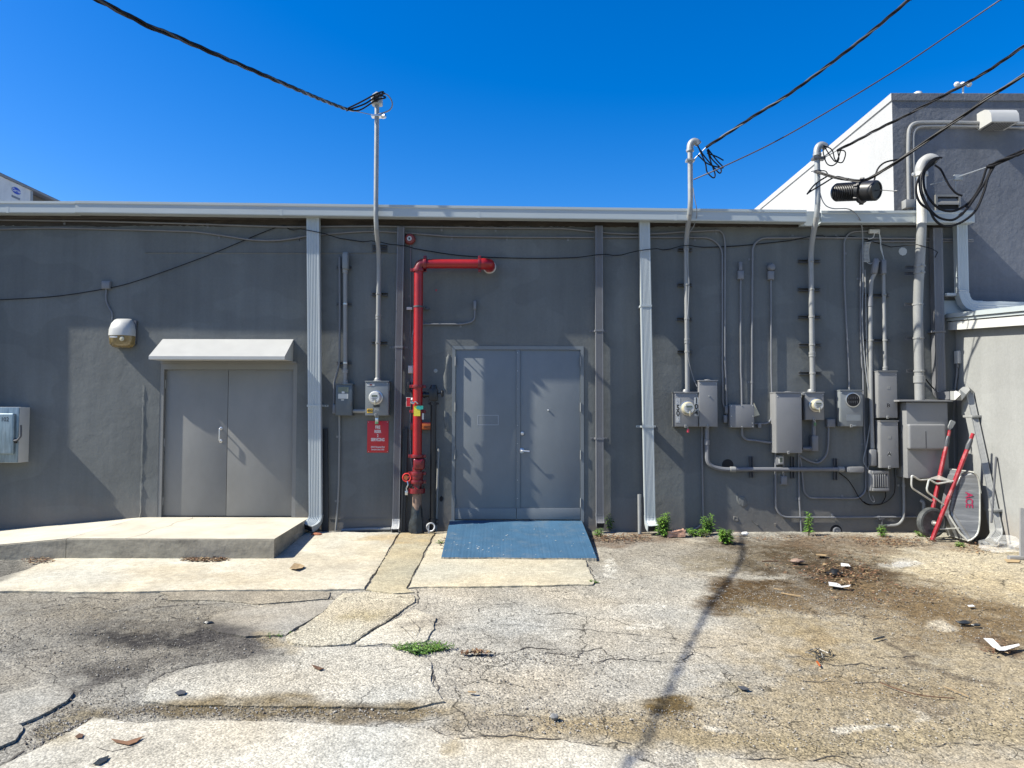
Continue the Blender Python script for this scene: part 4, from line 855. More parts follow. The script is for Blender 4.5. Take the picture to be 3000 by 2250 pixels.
# --- lamp on the left
t, q = ebox('junction_box', 'small grey junction box above the wall lamp', 'junction box', c1, 728, 792, 790, 850, .05, M_COND, lip=False)
lmp = T('wall_lamp', 'white hooded wall lamp with an amber lens left of the door hood', 'wall lamp', P(c1(855, 1270), .05))
part('cord', MB().tube(spl([P(c1(*p), .02) for p in [(766, 850), (764, 930), (785, 985), (806, 1020), (808, 1075)]], 5), .011, 7), M_COND, lmp)
q = rect(c1, 765, 1060, 945, 1270, .16); xc_ = (q[0] + q[1]) / 2; wd = (q[1] - q[0]) / 2; zs_ = P(c1(855, 1186), .16).z
def hood_ring(z, w_, o, c=0.0): return [(xc_ - w_, -.03, z), (xc_ - w_ * .97, -o * .55, z), (xc_ - w_ * .8, -o * .85, z), (xc_ - w_ * .3 + c, -o, z), (xc_ + w_ * .3 + c, -o, z), (xc_ + w_ * .8, -o * .85, z), (xc_ + w_ * .97, -o * .55, z), (xc_ + w_, -.03, z)]
def loft(rings):
    mb = MB(); k = len(rings[0])
    for r_ in rings: mb.add(r_, [])
    for i in range(len(rings) - 1):
        for j in range(k): a, b = i * k + j, i * k + (j + 1) % k; mb.f.append((a, b, b + k, a + k))
    mb.f += [tuple(range(k)), tuple(range((len(rings) - 1) * k, len(rings) * k))]; return mb
h_ = q[3] - zs_
part('hood', loft([hood_ring(zs_ + .001, wd, .20), hood_ring(zs_ + h_ * .35, wd * .98, .195), hood_ring(zs_ + h_ * .7, wd * .88, .16), hood_ring(zs_ + h_ * .92, wd * .72, .11), hood_ring(q[3], wd * .6, .07)]), M_HOOD, lmp, smooth=50)
part('lens', loft([hood_ring(q[2], wd * .6, .10), hood_ring(q[2] + .012, wd * .78, .135), hood_ring(q[2] + .05, wd * .95, .175), hood_ring(zs_ - .001, wd * .985, .19)]), M_AMBER, lmp, smooth=50)
mb = MB(); mb.box((q[0] + .03, 0, q[2] + .05), (q[1] + .005, -.032, q[3] - .02), .006); part('back_plate', mb, M_STRUT, lmp)
mb = MB(); mb.lathe([(.03, 0), (.034, .004), (.02, .01)], (xc_ + wd * .35, -.186, zs_ - .05), n=14); part('lamp_bulb', mb, M_CREAM, lmp)
plate(lmp, c1, 790, 1190, 845, 1202, .192, M_WHITE, 'maker_label')

# --- service cabinet cut by the left edge of the photo
of = .23; q = rect(c2, -147, 350, 134, 752, of); t = T('service_cabinet', 'weathered galvanised cabinet marked 102 at the left edge of the wall', 'electrical cabinet', ((q[0] + q[1]) / 2, -.1, q[2]))
M_GALVD = mat('weathered_galvanised', (.20, .26, .29), .4, metal=.45, var=.3, vs=6, grime=.6, gcol=(.40, .44, .45), gs=2.2, stretch=(5, 5, .8))
mb = MB(); mb.box((q[0], 0, q[2]), (q[1], -of + .012, q[3]), .004); part('cabinet', mb, M_WHITED, t)
mb = MB(); mb.box((q[0] + .004, -of + .011, q[2] + .004), (q[1] - .004, -of, q[3] - .004), .003); cv = part('door', mb, M_GALVD, t)
b_ = rect(c2, -125, 395, 112, 690, of); mb = MB(); mb.box((b_[0], -of + .004, b_[2]), (b_[1], -of - .05, b_[3]), .045, 4); part('raised_panel', mb, M_GALVD, cv, smooth=60)
cxy = P(c2(28, 440), of + .05); part('lettering', text_mb('# 102', .085, Vector((cxy.x - .02, -of - .0505, cxy.z)), (1, 0, 0), (0, 0, 1), sx=.9), M_INK, cv, smooth=0)
mb = MB(); pp = [P(c2(*p), of + .01) for p in [(152, 475), (176, 490), (176, 545), (150, 580), (120, 600), (130, 570), (152, 545)]]; mb.prism([(p.x - .03, -of + .08, p.z) for p in pp], 0, (0, -.02, 0))
mb = MB(); mb.tube(fil([P(c2(95, 592), of + .03), P(c2(125, 590), of + .05), P(c2(150, 560), of + .045), P(c2(150, 480), of + .04)], .02), .014, 8); part('handle', mb, M_STRUT, t)
mb = MB(); a_ = P(c2(108, 595), of); mb.box((a_.x - .035, -of + .001, a_.z - .03), (a_.x + .035, -of - .025, a_.z + .03), .006); part('latch', mb, M_BLACK, t)

# --- twin pipes and disconnect left of meter 480
t = T('service_riser', 'short grey riser with oval conduit head above the dark disconnect switch', 'service riser', P(c3(395, 1400), .06))
pa, pb_ = P(c3(397, 600), .07), P(c4(396, 190), .07); mb = MB(); mb.tube([Vector((pa.x, -.07, pa.z)), Vector((pb_.x, -.07, pb_.z))], .030, 14); part('pipe', mb, M_PIPE, t)
fitting(t, c3, 372, 460, 418, 588, .08, .10, M_BOXS, 'conduit_head', .03)
for y in (600, 1320, 1400):
    c = P(c3(397, y), .07); mb = MB(); mb.lathe([(.030, 0), (.040, .002), (.040, .05), (.030, .054)], (c.x, -.07, c.z - .03), (0, 0, 1), 14); part('coupling', mb, M_PIPE, t)
for y in (573, 838, 1262): strut(t, c3, 332, 440, y); clamp(t, P(c3(397, y), .07).x, P(c3(397, y), .07).z, .07, .030, M_STEEL)
conduit('thin grey conduit left of the oval conduit head, bending behind the dark switch', [(c3, [(356, 500), (358, 900), (355, 1270), (330, 1360)]), (c4, [(318, 170), (315, 330)])], .035, .0165, bend=.1)
fitx = T('conduit_elbow', 'small grey conduit elbow at the left edge of the dark disconnect switch', 'conduit fitting', P(c4(315, 395), .03)); fitting(fitx, c4, 303, 330, 328, 398, .045, .06, M_COND, 'elbow_body')
t, q = ebox('disconnect_switch', 'dark blue-grey disconnect switch with white labels left of meter 480', 'disconnect switch', c4, 325, 185, 447, 412, .13, M_BOXD)
plate(t, c4, 345, 205, 420, 245, .1305, M_LCD, 'warning_label'); plate(t, c4, 346, 255, 418, 290, .1305, M_METERW, 'rating_label'); plate(t, c4, 372, 238, 392, 252, .133, M_WHITE, 'sticker'); plate(t, c4, 367, 295, 388, 303, .1305, M_METERW, 'sticker')
mb = MB(); b_ = rect(c4, 438, 310, 446, 342, .13); mb.box((b_[0], -.128, b_[2]), (b_[1], -.15, b_[3]), .004); part('switch_handle', mb, M_STRUT, t)
conduit('stub of grey conduit joining the dark switch to meter 480', [(c4, [(440, 380), (545, 380)])], .07, .028, mt=M_PIPE, name='conduit')
conduit('grey conduit dropping from the dark switch to the pavement', [(c4, [(354, 405), (355, 560), (350, 900), (340, 1100), (328, 1240)])], .03, .014, mt=M_PIPE, clips=[(c4, 357, 565), (c4, 345, 1030)])
conduit('grey pipe lying along the wall foot left of the red riser', [(c4, [(370, 1238), (560, 1228), (725, 1228)])], .03, .022, mt=M_PIPE)

# --- meter 480 and its mast
t, q = ebox('electric_meter', 'grey meter box with round meter and yellow 480 label', 'electric meter', c4, 540, 165, 708, 412, .16, M_BOXS)
b_ = rect(c4, 708, 180, 716, 232, .13); mb = MB(); mb.box((b_[0] - .003, -.12, b_[2]), (b_[1], -.15, b_[3]), .003); part('latch', mb, M_BOXS, t)
meter(t, c4, 618, 282, .16, .088, M_METERW); hub(t, c4, 630, 160, .10, .034)
plate(t, c4, 553, 362, 595, 393, .1605, M_YEL, 'number_label'); printed(t, '480', c4, 574, 378, .1628, .06, sx=.85, bold=.012)
plate(t, c4, 553, 183, 608, 198, .1605, M_METERW, 'maker_label'); plate(t, c4, 573, 186, 590, 195, .163, M_REDD, 'sticker')
printed(t, 'JMS', c4, 622, 368, .1605, .045, mt=M_METERW); mb = MB(); b_ = rect(c4, 600, 336, 645, 350, .16); mb.box((b_[0], -.159, b_[2]), (b_[1], -.165, b_[3])); part('slot', mb, M_INK, t, smooth=0)
mb = MB(); c = P(c4(625, 430), .15); mb.tube(fil([c + Vector((-.014, 0, .0)), c + Vector((-.014, 0, .045)), c + Vector((.014, 0, .045)), c + Vector((.014, 0, 0))], .014), .005, 6); mb.box((c.x - .022, c.y - .015, c.z - .05), (c.x + .022, c.y + .015, c.z + .002), .005); part('padlock', mb, M_STEEL, t)
mb = MB(); mb.box((c.x - .024, c.y - .018, c.z - .085), (c.x + .024, c.y - .004, c.z - .05), .004); part('seal_tag', mb, mat('green_seal', (.10, .22, .10), .5), t)

# --- red sign
q = rect(c4, 555, 450, 708, 678, .006); t = T('fire_riser_sign', 'red fire riser sign with white lettering below meter 480', 'sign', ((q[0] + q[1]) / 2, -.004, q[2]))
mb = MB(); mb.box((q[0], -.001, q[2]), (q[1], -.006, q[3]), .001); pl = part('panel', mb, M_SIGN, t)
for s, y, sz, sx in (('FIRE', 496, .060, .66), ('RISER', 527, .060, .66), ('2', 557, .056, .7), ('SERVICING', 586, .060, .66), ('2500 N Roosevelt Blvd', 638, .034, .62), ('Servicing Units A & B', 656, .034, .62)): printed(t, s, c4, 631, y, .006, sz, M_INKW, sx, .035 if sz > .05 else .02)
for x, y in ((565, 458), (700, 458), (565, 670), (700, 670)): c = P(c4(x, y), .006); mb = MB(); mb.lathe([(.006, 0), (.004, .003)], (c.x, -.006, c.z), n=8); part('screw', mb, M_STEEL, t)

# --- masts
OM = .37
def mast(label, xw, z0, zb, zc, ztop_, r, o0, o1, struts, couplings, head, grey_to=None, name='service_mast', paint=M_PIPE, upper=M_GALV):
    t = T(name, label, 'service mast', (xw, -o0, z0))
    path = fil([(xw, -o0, z0), (xw, -o0, zb), (xw, -o1, zc), (xw, -o1, ztop_)], .28, 6) if o1 != o0 else [Vector((xw, -o0, z0)), Vector((xw, -o0, zc)), Vector((xw, -o0, ztop_))]
    k = max(i for i, p in enumerate(path) if p.z <= zc + .001) if o1 != o0 else 1
    part('pipe', MB().tube(path[:k + 1], r, 16), paint, t); part('upper_pipe', MB().tube(path[k:], r, 16), upper, t)
    for cf, x0, x1, y in struts:
        strut(t, cf, x0, x1, y, o0=(.15 if o0 > .2 else 0), d=max(.03, o0 - r)); z = P(cf((x0 + x1) / 2, y), o0).z; oc_ = o0 if z < zb else o0 + (o1 - o0) * min(1, (z - zb) / (zc - zb)); clamp(t, xw, z, oc_, r, paint)
    for cf, x, y in couplings:
        z = P(cf(x, y), o0).z; mb = MB(); mb.lathe([(r, 0), (r * 1.22, .003), (r * 1.22, .03), (r * 1.05, .034), (r * 1.22, .04), (r * 1.22, .07), (r, .073)], (xw, -o0, z - .036), (0, 0, 1), 16); part('coupling', mb, paint, t)
    return t
def weatherhead(t, x, o, z, r, dirx=1, big=False):
    s = r / .034; c = Vector((x, -o, z)); mb = MB()
    arc = [c + Vector((0, 0, -.05 * s)), c, c + Vector((.012 * s * dirx, 0, .05 * s)), c + Vector((.05 * s * dirx, 0, .085 * s)), c + Vector((.095 * s * dirx, 0, .075 * s)), c + Vector((.12 * s * dirx, 0, .045 * s))]
    mb.tube(spl(arc, 4), r * 1.4, 14, scales=None); h = part('weatherhead', mb, M_GALV, t)
    e = arc[-1]; d = (arc[-1] - arc[-2]).normalized(); mb = MB(); mb.lathe([(r * 1.15, 0), (r * 1.15, .004)], e + d * .001, d, 14); part('cable_insert', mb, M_INK, h)
    mb = MB(); mb.lathe([(r * 1.5, 0), (r * 1.6, .004), (r * 1.6, .03), (r * 1.45, .034)], c + Vector((0, 0, -.06 * s)), (0, 0, 1), 14); part('collar', mb, M_GALV, h)
    return e
x1m = P(c3(636, 900), .10).x; zA = P(c3(640, 470), .10).z; zB = P((1100, 652), OM).z - .02; zT1 = P((1097, 305), OM).z
m1 = mast('slim galvanised service mast rising above the gutter from meter 480', x1m, P(c4(630, 160), .10).z, zA, zB, zT1, .033, .10, OM, [(c3, 585, 697, 765), (c3, 583, 693, 1117)], [(c3, 633, 930)], None)
for y in (420, 448): strut(m1, c3, 590, 697, y)
c = Vector((x1m, -OM, zT1)); mb = MB(); mb.box((c.x - .075, c.y - .07, c.z - .02), (c.x + .075, c.y + .07, c.z + .10), .03, 3); mb.lathe([(.07, 0), (.075, .02), (.04, .07)], c + Vector((0, 0, .09)), (.3, 0, 1), 14); wh1 = part('weatherhead', mb, M_GALV, m1)
mb = MB(); mb.lathe([(.045, 0), (.045, .012)], c + Vector((0, -.068, .045)), (0, -1, 0), 14); part('cable_insert', mb, M_INK, wh1)
zc1 = P((1097, 340), OM).z; mb = MB(); mb.box((x1m - .075, -OM - .045, zc1 - .02), (x1m + .075, -OM + .045, zc1 + .012), .008); mb.lathe([(.03, 0), (.03, .05), (.015, .055)], (x1m + .08, -OM, zc1 - .01), (.8, -.5, 0), 10); part('wire_clamp', mb, M_STEEL, m1)

x2m = P(c5(917, 700), .10).x; zA = P(c5(925, 420), .10).z
m2 = mast('slim service mast rising above the gutter from the meter marked 50 and 104', x2m, P(c7(330, 295), .10).z, zA, P((2022, 620), OM).z + .02, P((2028, 430), OM).z, .0355, .10, OM, [(c5, 850, 970, 533), (c5, 848, 970, 838), (c5, 843, 970, 1133), (c5, 845, 970, 1417)], [(c5, 908, 1325)], None)
e2 = weatherhead(m2, x2m, OM, P((2028, 432), OM).z, .034)
x3m = P(c5(1998, 1000), .10).x; zA = P(c5(1990, 500), .10).z
m3 = mast('slim service mast rising above the gutter gap from the third meter', x3m, P(c7(1440, 290), .10).z, zA, P((2395, 625), OM).z + .02, P((2392, 440), OM).z, .0375, .10, OM, [(c5, 1893, 2080, 632), (c5, 1893, 2080, 878), (c5, 1897, 2085, 1115), (c5, 1900, 2088, 1357), (c5, 1900, 2090, 1602)], [(c5, 1998, 1440)], None)
e3 = weatherhead(m3, x3m, OM, P((2392, 444), OM).z, .036)
O4, O4T = .23, .38; x4m = P(c6(1245, 1000), .28).x; z4 = P(ca(655, 1010), O4T).z
m4 = mast('thick pale service mast with gooseneck head above the large cabinet', x4m, P(c8(820, 338), O4).z, P(c6(1250, 1050), .24).z, P(c6(1250, 330), O4T).z, z4, .064, O4, O4T, [(c6, 1115, 1310, 735), (c6, 1112, 1310, 793), (c6, 1110, 1305, 1080), (c6, 1120, 1315, 1392), (c8, 712, 880, 102)], [], None, upper=mat('pale_mast', (.58, .57, .52), .45, var=.1, vs=5, grime=.2, gcol=(.4, .35, .25)))
c = P(c8(820, 170), O4); mb = MB(); mb.lathe([(.064, 0), (.076, .003), (.076, .10), (.064, .103)], (x4m, -O4, c.z - .05), (0, 0, 1), 20); part('coupling', mb, M_PIPE, m4)
mb = MB(); s = .064; cc4 = Vector((x4m, -O4T, z4)); arc = [cc4 + Vector(q) for q in ((0, 0, -.02), (.005, 0, .06), (.04, 0, .135), (.10, -.02, .175), (.155, -.03, .165), (.19, -.035, .13))]
mb.tube(spl(arc, 4), .078, 16); wh4 = part('weatherhead', mb, mat('cast_grey', (.30, .30, .285), .5, var=.12, vs=8), m4); d = (arc[-1] - arc[-2]).normalized(); mb = MB(); mb.lathe([(.07, 0), (.07, .006)], arc[-1] + d * .001, d, 16); part('cable_insert', mb, M_INK, wh4)
mb = MB(); mb.lathe([(.07, 0), (.09, .003), (.09, .05), (.07, .053)], cc4 + Vector((0, 0, -.06)), (0, 0, 1), 16); mb.box((x4m - .12, -O4T - .02, z4 - .05), (x4m - .08, -O4T + .02, z4 - .01), .004); part('collar', mb, M_WHITED, m4)
E4 = arc[-1]

# --- alarm bell and its wiring
c = P(c3(860, 368), .05); t = T('alarm_bell', 'round faded red alarm bell high beside the grey downspout', 'alarm bell', (c.x, -.05, c.z - .08))
mb = MB(); mb.lathe([(.078, 0), (.082, .012), (.080, .030), (.066, .048), (.04, .056)], (c.x, -.012, c.z), n=24); part('gong', mb, mat('faded_red', (.20, .035, .03), .5, var=.2, vs=12), t)
mb = MB(); mb.lathe([(.034, 0), (.034, .004)], (c.x, -.068, c.z), n=18); lb = part('label', mb, M_METERW, t); mb = MB(); mb.box((c.x - .012, -.0722, c.z - .016), (c.x + .012, -.0735, c.z + .016)); part('print', mb, M_INK, lb, smooth=0)
mb = MB(); mb.box((c.x - .05, .0, c.z - .05), (c.x + .05, -.014, c.z + .05), .004); part('back_box', mb, M_REDD, t)
conduit('thin conduit dropping from the alarm bell to a small box behind the riser', [(c3, [(867, 405), (868, 700), (866, 1100), (866, 1280)])], .022, .008, mt=mat('dull_mauve', (.16, .13, .14), .5), clips=[(c3, 868, 780)])
t, q = ebox('junction_box', 'small pale wiring box left of the red riser', 'junction box', c3, 848, 1280, 884, 1336, .06, M_WHITED, lip=False)
conduit('thin grey wiring pipe below the small pale box, behind the red riser', [(c4, [(872, 115), (872, 200)]), (c4, [(868, 330), (864, 560), (868, 720), (884, 800), (884, 850)])], .03, .010)
t = T('flow_switch', 'black tamper switch hanging left of the red riser', 'switch', P(c4(855, 235), .08)); mb = MB(); b_ = rect(c4, 845, 170, 866, 222, .09); mb.box((b_[0], -.05, b_[2]), (b_[1], -.12, b_[3]), .012); part('housing', mb, M_BLACK, t)
mb = MB(); mb.tube(spl([P(c4(860, 220), .09), P(c4(875, 250), .1), P(c4(882, 280), .12)], 4), .012, 7); mb.tube([P(c4(842, 232), .09), P(c4(880, 234), .09)], .009, 7); part('lead', mb, M_BLACK, t)
mb = MB(); mb.lathe([(.016, 0), (.018, .03), (.01, .04)], P(c4(880, 285), .12), (0, -.3, -1), 10); part('plug', mb, M_WHITE, t)
conduit('grey conduit bending up to a blank elbow above the blue-grey doors', [(c3, [(880, 1400), (878, 1060), (905, 985), (960, 982), (1250, 982), (1330, 960), (1330, 870)])], .028, .0115, bend=.09, clips=[(c3, 1225, 982)])
lbx = T('conduit_elbow', 'slim blank conduit elbow above the blue-grey doors', 'conduit fitting', P(c3(1330, 875), .03)); fitting(lbx, c3, 1319, 812, 1341, 876, .035, .05, M_COND, 'elbow_body')

# --- red fire riser
RO = .22; RR = .064
t = riser = T('fire_riser', 'red fire sprinkler riser with valves and an arm across the wall', 'fire riser', P(c4(922, 1265), RO))
xr = P(c3(923, 900), RO).x
def zc(cf, y, x=923, o=RO): return P(cf(x, y), o).z
ztopR = zc(c3, 548); xend = P(c3(1405, 548), RO).x
part('vertical_pipe', MB().tube([(xr, -RO, zc(c4, 700)), (xr, -RO, zc(c3, 596))], RR, 20), M_RED, riser)
el = [Vector((xr, -RO, zc(c3, 600))), Vector((xr, -RO, zc(c3, 585))), Vector((xr + .02, -RO, ztopR - .02)), Vector((xr + .055, -RO, ztopR)), Vector((P(c3(975, 548), RO).x, -RO, ztopR))]
part('elbow', MB().tube(spl(el, 5), RR * 1.06, 18), M_REDD, riser)
part('arm_pipe', MB().tube([(P(c3(968, 548), RO).x, -RO, ztopR), (P(c3(1375, 548), RO).x, -RO, ztopR)], RR, 20), M_RED, riser)
def coupling(c, ax, r=RR, mt=M_REDD, w_=.045, ears=(0, 0, 1)):
    c = Vector(c); ax = Vector(ax); mb = MB(); mb.lathe([(r, -w_ / 2), (r * 1.28, -w_ / 2), (r * 1.32, -w_ / 4), (r * 1.32, w_ / 4), (r * 1.28, w_ / 2), (r, w_ / 2)], c, ax, 20)
    e = Vector(ears)
    for s in (-1, 1):
        k = c + e * (s * r * 1.45); mb.box(k - Vector((.022, .022, .022)), k + Vector((.022, .022, .022)), .007)
    o_ = part('coupling', mb, mt, riser); return o_
coupling((xr, -RO, zc(c3, 594)), (0, 0, 1), ears=(1, 0, 0)); coupling((P(c3(972, 548), RO).x, -RO, ztopR), (1, 0, 0)); coupling((P(c3(1365, 548), RO).x, -RO, ztopR), (1, 0, 0))
xe = P(c3(1412, 548), RO).x; el = [Vector((P(c3(1375, 548), RO).x, -RO, ztopR)), Vector((xe - .02, -RO, ztopR)), Vector((xe + .02, -RO + .02, ztopR)), Vector((xe + .04, -RO + .06, ztopR)), Vector((xe + .04, -.0, ztopR))]
part('elbow', MB().tube(spl(el, 5), RR * 1.25, 18), M_RED, riser)
mb = MB(); mb.lathe([(RR * 1.5, 0), (RR * 1.5, .012), (RR * 1.3, .014)], (xe + .04, -.0, ztopR), n=20); part('escutcheon', mb, M_WHITED, riser)
coupling((xr, -RO, zc(c4, 202)), (0, 0, 1), ears=(1, 0, 0)); coupling((xr, -RO, zc(c4, 382)), (0, 0, 1), ears=(1, 0, 0)); coupling((xr, -RO, zc(c4, 704)), (0, 0, 1), ears=(1, 0, 0), r=RR * 1.1)
mb = MB(); mb.tube([(xr, -RO, zc(c4, 205)), (xr, -RO, zc(c4, 380))], RR * 1.05, 20); part('tee_body', mb, M_RED, riser)
mb = MB(); b_ = rect(c4, 890, 718, 970, 800, RO); mb.box((b_[0], -RO + .08, b_[2]), (b_[1], -RO - .085, b_[3]), .035, 3); mb.box((b_[0] + .03, -RO - .08, b_[2] + .06), (b_[1] - .03, -RO - .105, b_[3] - .03), .02, 2); part('check_valve', mb, M_REDD, riser, smooth=50)
for y in (828, 888): coupling((xr, -RO, zc(c4, y)), (0, 0, 1), ears=(1, 0, 0), r=RR * 1.12, w_=.05)
mb = MB(); mb.lathe([(RR * 1.1, 0), (RR * 1.28, .02), (RR * 1.28, .09), (RR * 1.1, .12)], (xr, -RO, zc(c4, 882)), (0, 0, 1), 20); mb.lathe([(RR * 1.1, -.03), (RR * 1.0, .08)], (xr, -RO, zc(c4, 925)), (0, 0, 1), 18); mb.lathe([(RR * 1.0, -.02), (RR * 1.0, .06)], (xr, -RO, zc(c4, 815)), (0, 0, 1), 18); part('control_valve', mb, M_REDD, riser)
mb = MB(); zf = zc(c4, 946); mb.lathe([(RR, -.05), (RR * 1.75, -.045), (RR * 1.78, -.02), (RR * 1.78, .02), (RR * 1.1, .028), (RR, .05)], (xr, -RO, zf), (0, 0, 1), 22); fl = part('flange', mb, M_REDD, riser)
for k in range(8):
    a = k * math.pi / 4 + .3; mb = MB(); mb.lathe([(.014, -.055), (.014, .055)], (xr + math.cos(a) * RR * 1.45, -RO + math.sin(a) * RR * 1.45, zf), (0, 0, 1), 6); part('bolt', mb, M_BLACK, fl)
part('rusty_base_pipe', MB().tube([(xr, -RO, zc(c4, 968)), (xr, -RO, gz(-RO) - .1)], RR * 1.0, 18), M_RUST, riser)
# torn black wrap round the foot
mb = MB(); rr_ = random.Random(12); n = 22; rows = 9
zb0, zb1 = gz(-RO) - .03, zc(c4, 1078)
for j in range(rows):
    f = j / (rows - 1); z = zb0 + (zb1 - zb0) * f
    for i in range(n):
        a = 2 * math.pi * i / n; rad = (RR * (1.12 + .42 * (1 - f) ** 1.3) + rr_.uniform(-.006, .014) * (1.4 - f)) * (1 if j else 1.05)
        if j == rows - 1: z2 = z + rr_.uniform(-.05, .06); rad = RR * 1.06
        else: z2 = z
        if 1 < j < 5 and 9 < i < 13: rad += .035 * rr_.random()
        mb.v.append((xr + math.cos(a) * rad, -RO + math.sin(a) * rad, z2))
for j in range(rows - 1):
    for i in range(n): mb.f.append((j * n + i, j * n + (i + 1) % n, (j + 1) * n + (i + 1) % n, (j + 1) * n + i))
part('black_wrap', mb, M_WRAP, riser, smooth=30)
mb = MB(); z = zc(c3, 857); b_ = rect(c3, 840, 846, 1000, 866, .1); mb.box((b_[0], -.02, z - .016), (b_[1], -.05, z + .016), .003); mb.lathe([(RR * 1.03, -.012), (RR * 1.1, -.01), (RR * 1.1, .01), (RR * 1.03, .012)], (xr, -RO, z), (0, 0, 1), 20)
for s in (-1, 1): mb.tube([(xr + s * RR * 1.15, -.03, z), (xr + s * RR * 1.15, -RO, z)], .008, 6)
part('pipe_bracket', mb, M_STRUT, riser); mb = MB(); mb.box((b_[0] - .01, -.045, z - .02), (b_[0] + .07, -.06, z + .02), .003); part('bracket_tab', mb, M_WHITED, riser)
# tags
mb = MB(); b_ = rect(c4, 890, 342, 937, 415, RO + .1); mb.box((b_[0], -RO - .095, b_[2]), (b_[1], -RO - .099, b_[3])); part('inspection_tag', mb, M_TAGY, riser, smooth=0)
mb = MB(); b_ = rect(c4, 905, 341, 958, 370, RO + .1); mb.prism([(b_[0], -RO - .101, b_[2] + .02), (b_[0] + .06, -RO - .101, b_[2]), (b_[1], -RO - .101, b_[2] + .01), (b_[1], -RO - .101, b_[3]), (b_[0] + .02, -RO - .101, b_[3])], 0, (0, -.003, 0)); part('inspection_tag', mb, M_TEAL, riser, smooth=0)
mb = MB(); b_ = rect(c4, 949, 395, 962, 440, RO + .09); mb.box((b_[0], -RO - .08, b_[2]), (b_[1], -RO - .084, b_[3])); part('inspection_tag', mb, M_METERW, riser, smooth=0)
t = T('warning_plate', 'small red plate with pale rim left of the red riser tags', 'sign', P(c4(850, 348), .12)); mb = MB(); b_ = rect(c4, 835, 280, 868, 348, .12); mb.box((b_[0], -.118, b_[2]), (b_[1], -.122, b_[3]), .001); part('rim', mb, M_METERW, t)
mb = MB(); mb.box((b_[0] + .006, -.1215, b_[2] + .006), (b_[1] - .006, -.124, b_[3] - .006)); part('face', mb, M_SIGN, t, smooth=0)
mb = MB(); c = P(c4(890, 322), RO + .08); mb.lathe([(.02, 0), (.024, .02), (.012, .05)], c, (-.8, -.4, .2), 10); mb.tube(spl([c, c + Vector((.03, -.03, .02)), c + Vector((.06, -.02, -.01))], 4), .008, 6); part('test_cock', mb, M_STEEL, riser)
# butterfly valve indicator wheel
c = P(c4(840, 858), RO + .05); c.y = -RO - .05; mb = MB(); nn_ = 22
ringp = [(c.x + math.cos(2 * math.pi * i / nn_) * .055, c.y, c.z + math.sin(2 * math.pi * i / nn_) * .055) for i in range(nn_ + 1)]; mb.tube(ringp, .010, 8, cap=False)
for a in (.5, 2.6, 4.7): mb.tube([(c.x, c.y, c.z), (c.x + math.cos(a) * .055, c.y, c.z + math.sin(a) * .055)], .007, 6)
hw = part('hand_wheel', mb, mat('wheel_red', (.62, .03, .02), .4, coat=.3), riser); mb = MB(); mb.lathe([(.032, 0), (.032, .006)], c + Vector((-.01, -.004, 0)), n=14); part('position_disc', mb, M_ORANGE, hw)
mb = MB(); mb.tube([c, (xr - RR, -RO, c.z)], .016, 8); mb.tube(spl([c + Vector((.01, -.01, -.05)), c + Vector((.02, -.02, -.10)), c + Vector((.0, -.02, -.15)), c + Vector((.01, -.02, -.19))], 4), .012, 6); mb.box((c.x - .02, c.y - .03, c.z - .24), (c.x + .02, c.y - .005, c.z - .18), .006); part('lock_chain', mb, M_STEEL, riser)
# drain leg
xd = P(c4(1030, 700), RO - .04).x; od = RO - .04
t = T('drain_pipe', 'black steel drain pipe with valve right of the red riser', 'drain pipe', (xd, -od, gz(-od)))
part('pipe', MB().tube([(xd, -od, zc(c4, 320, 1030, od)), (xd, -od, gz(-od) + .02)], .041, 16), M_BLACK, t)
zv = zc(c4, 262, 1000, od); mb = MB(); mb.tube([(xr + RR * .8, -od, zv), (xd + .02, -od, zv)], .032, 12)
for x in (.35, .7): k = xr + (xd - xr) * x; mb.lathe([(.045, 0), (.045, .03)], (k, -od, zv), (1, 0, 0), 12)
part('branch', mb, M_BLACK, t); mb = MB(); mb.box((xd - .06, -od - .06, zv - .09), (xd + .06, -od + .06, zv + .09), .02); mb.lathe([(.05, -.04), (.055, 0), (.04, .05)], (xd, -od, zv + .09), (0, 0, 1), 14); mb.lathe([(.012, 0), (.012, .07), (.05, .072), (.05, .085)], (xd + .05, -od, zv + .02), (1, -.2, 0), 12); part('angle_valve', mb, M_BLACK, t)
for y in (325, 1165, 1190):
    mb = MB(); z = zc(c4, y, 1030, od); mb.lathe([(.042, -.02), (.056, -.018), (.056, .018), (.042, .02)], (xd, -od, z), (0, 0, 1), 14)
    for s in (-1, 1): mb.box((xd + s * .066 - .014, -od - .014, z - .014), (xd + s * .066 + .014, -od + .014, z + .014), .004)
    part('coupling', mb, M_BLACK, t)
c = P(c4(1012, 1215), RO + .05); c.y = -RO - .05; mb = MB(); mb.tube([(c.x + math.cos(a * .3) * .055, c.y + .01 * math.sin(a * .6), c.z + math.sin(a * .3) * .055) for a in range(22)], .011, 8, cap=False); mb.tube(spl([c + Vector((-.02, 0, .055)), c + Vector((-.03, 0, 0)), c + Vector((-.028, 0, -.09))], 4), .010, 7)
single('pipe_loop', mb, M_WHITE, 'small loop of white tubing at the foot of the black drain pipe', 'tubing')
# spare head cabinet behind the riser
t = T('sprinkler_cabinet', 'small red and orange box on the wall behind the red riser', 'cabinet', P(c4(940, 515), .05)); mb = MB(); b_ = rect(c4, 865, 462, 1014, 515, .09); mb.box((b_[0], 0, b_[2]), (b_[1], -.09, b_[3]), .004); part('case', mb, M_REDD, t)
mb = MB(); b_ = rect(c4, 945, 470, 1013, 512, .093); mb.box((b_[0], -.088, b_[2]), (b_[1], -.094, b_[3]), .002); part('front_plate', mb, M_ORANGE, t); printed(t, 'SPRINKLERS', c4, 985, 492, .0945, .026, sx=.7)
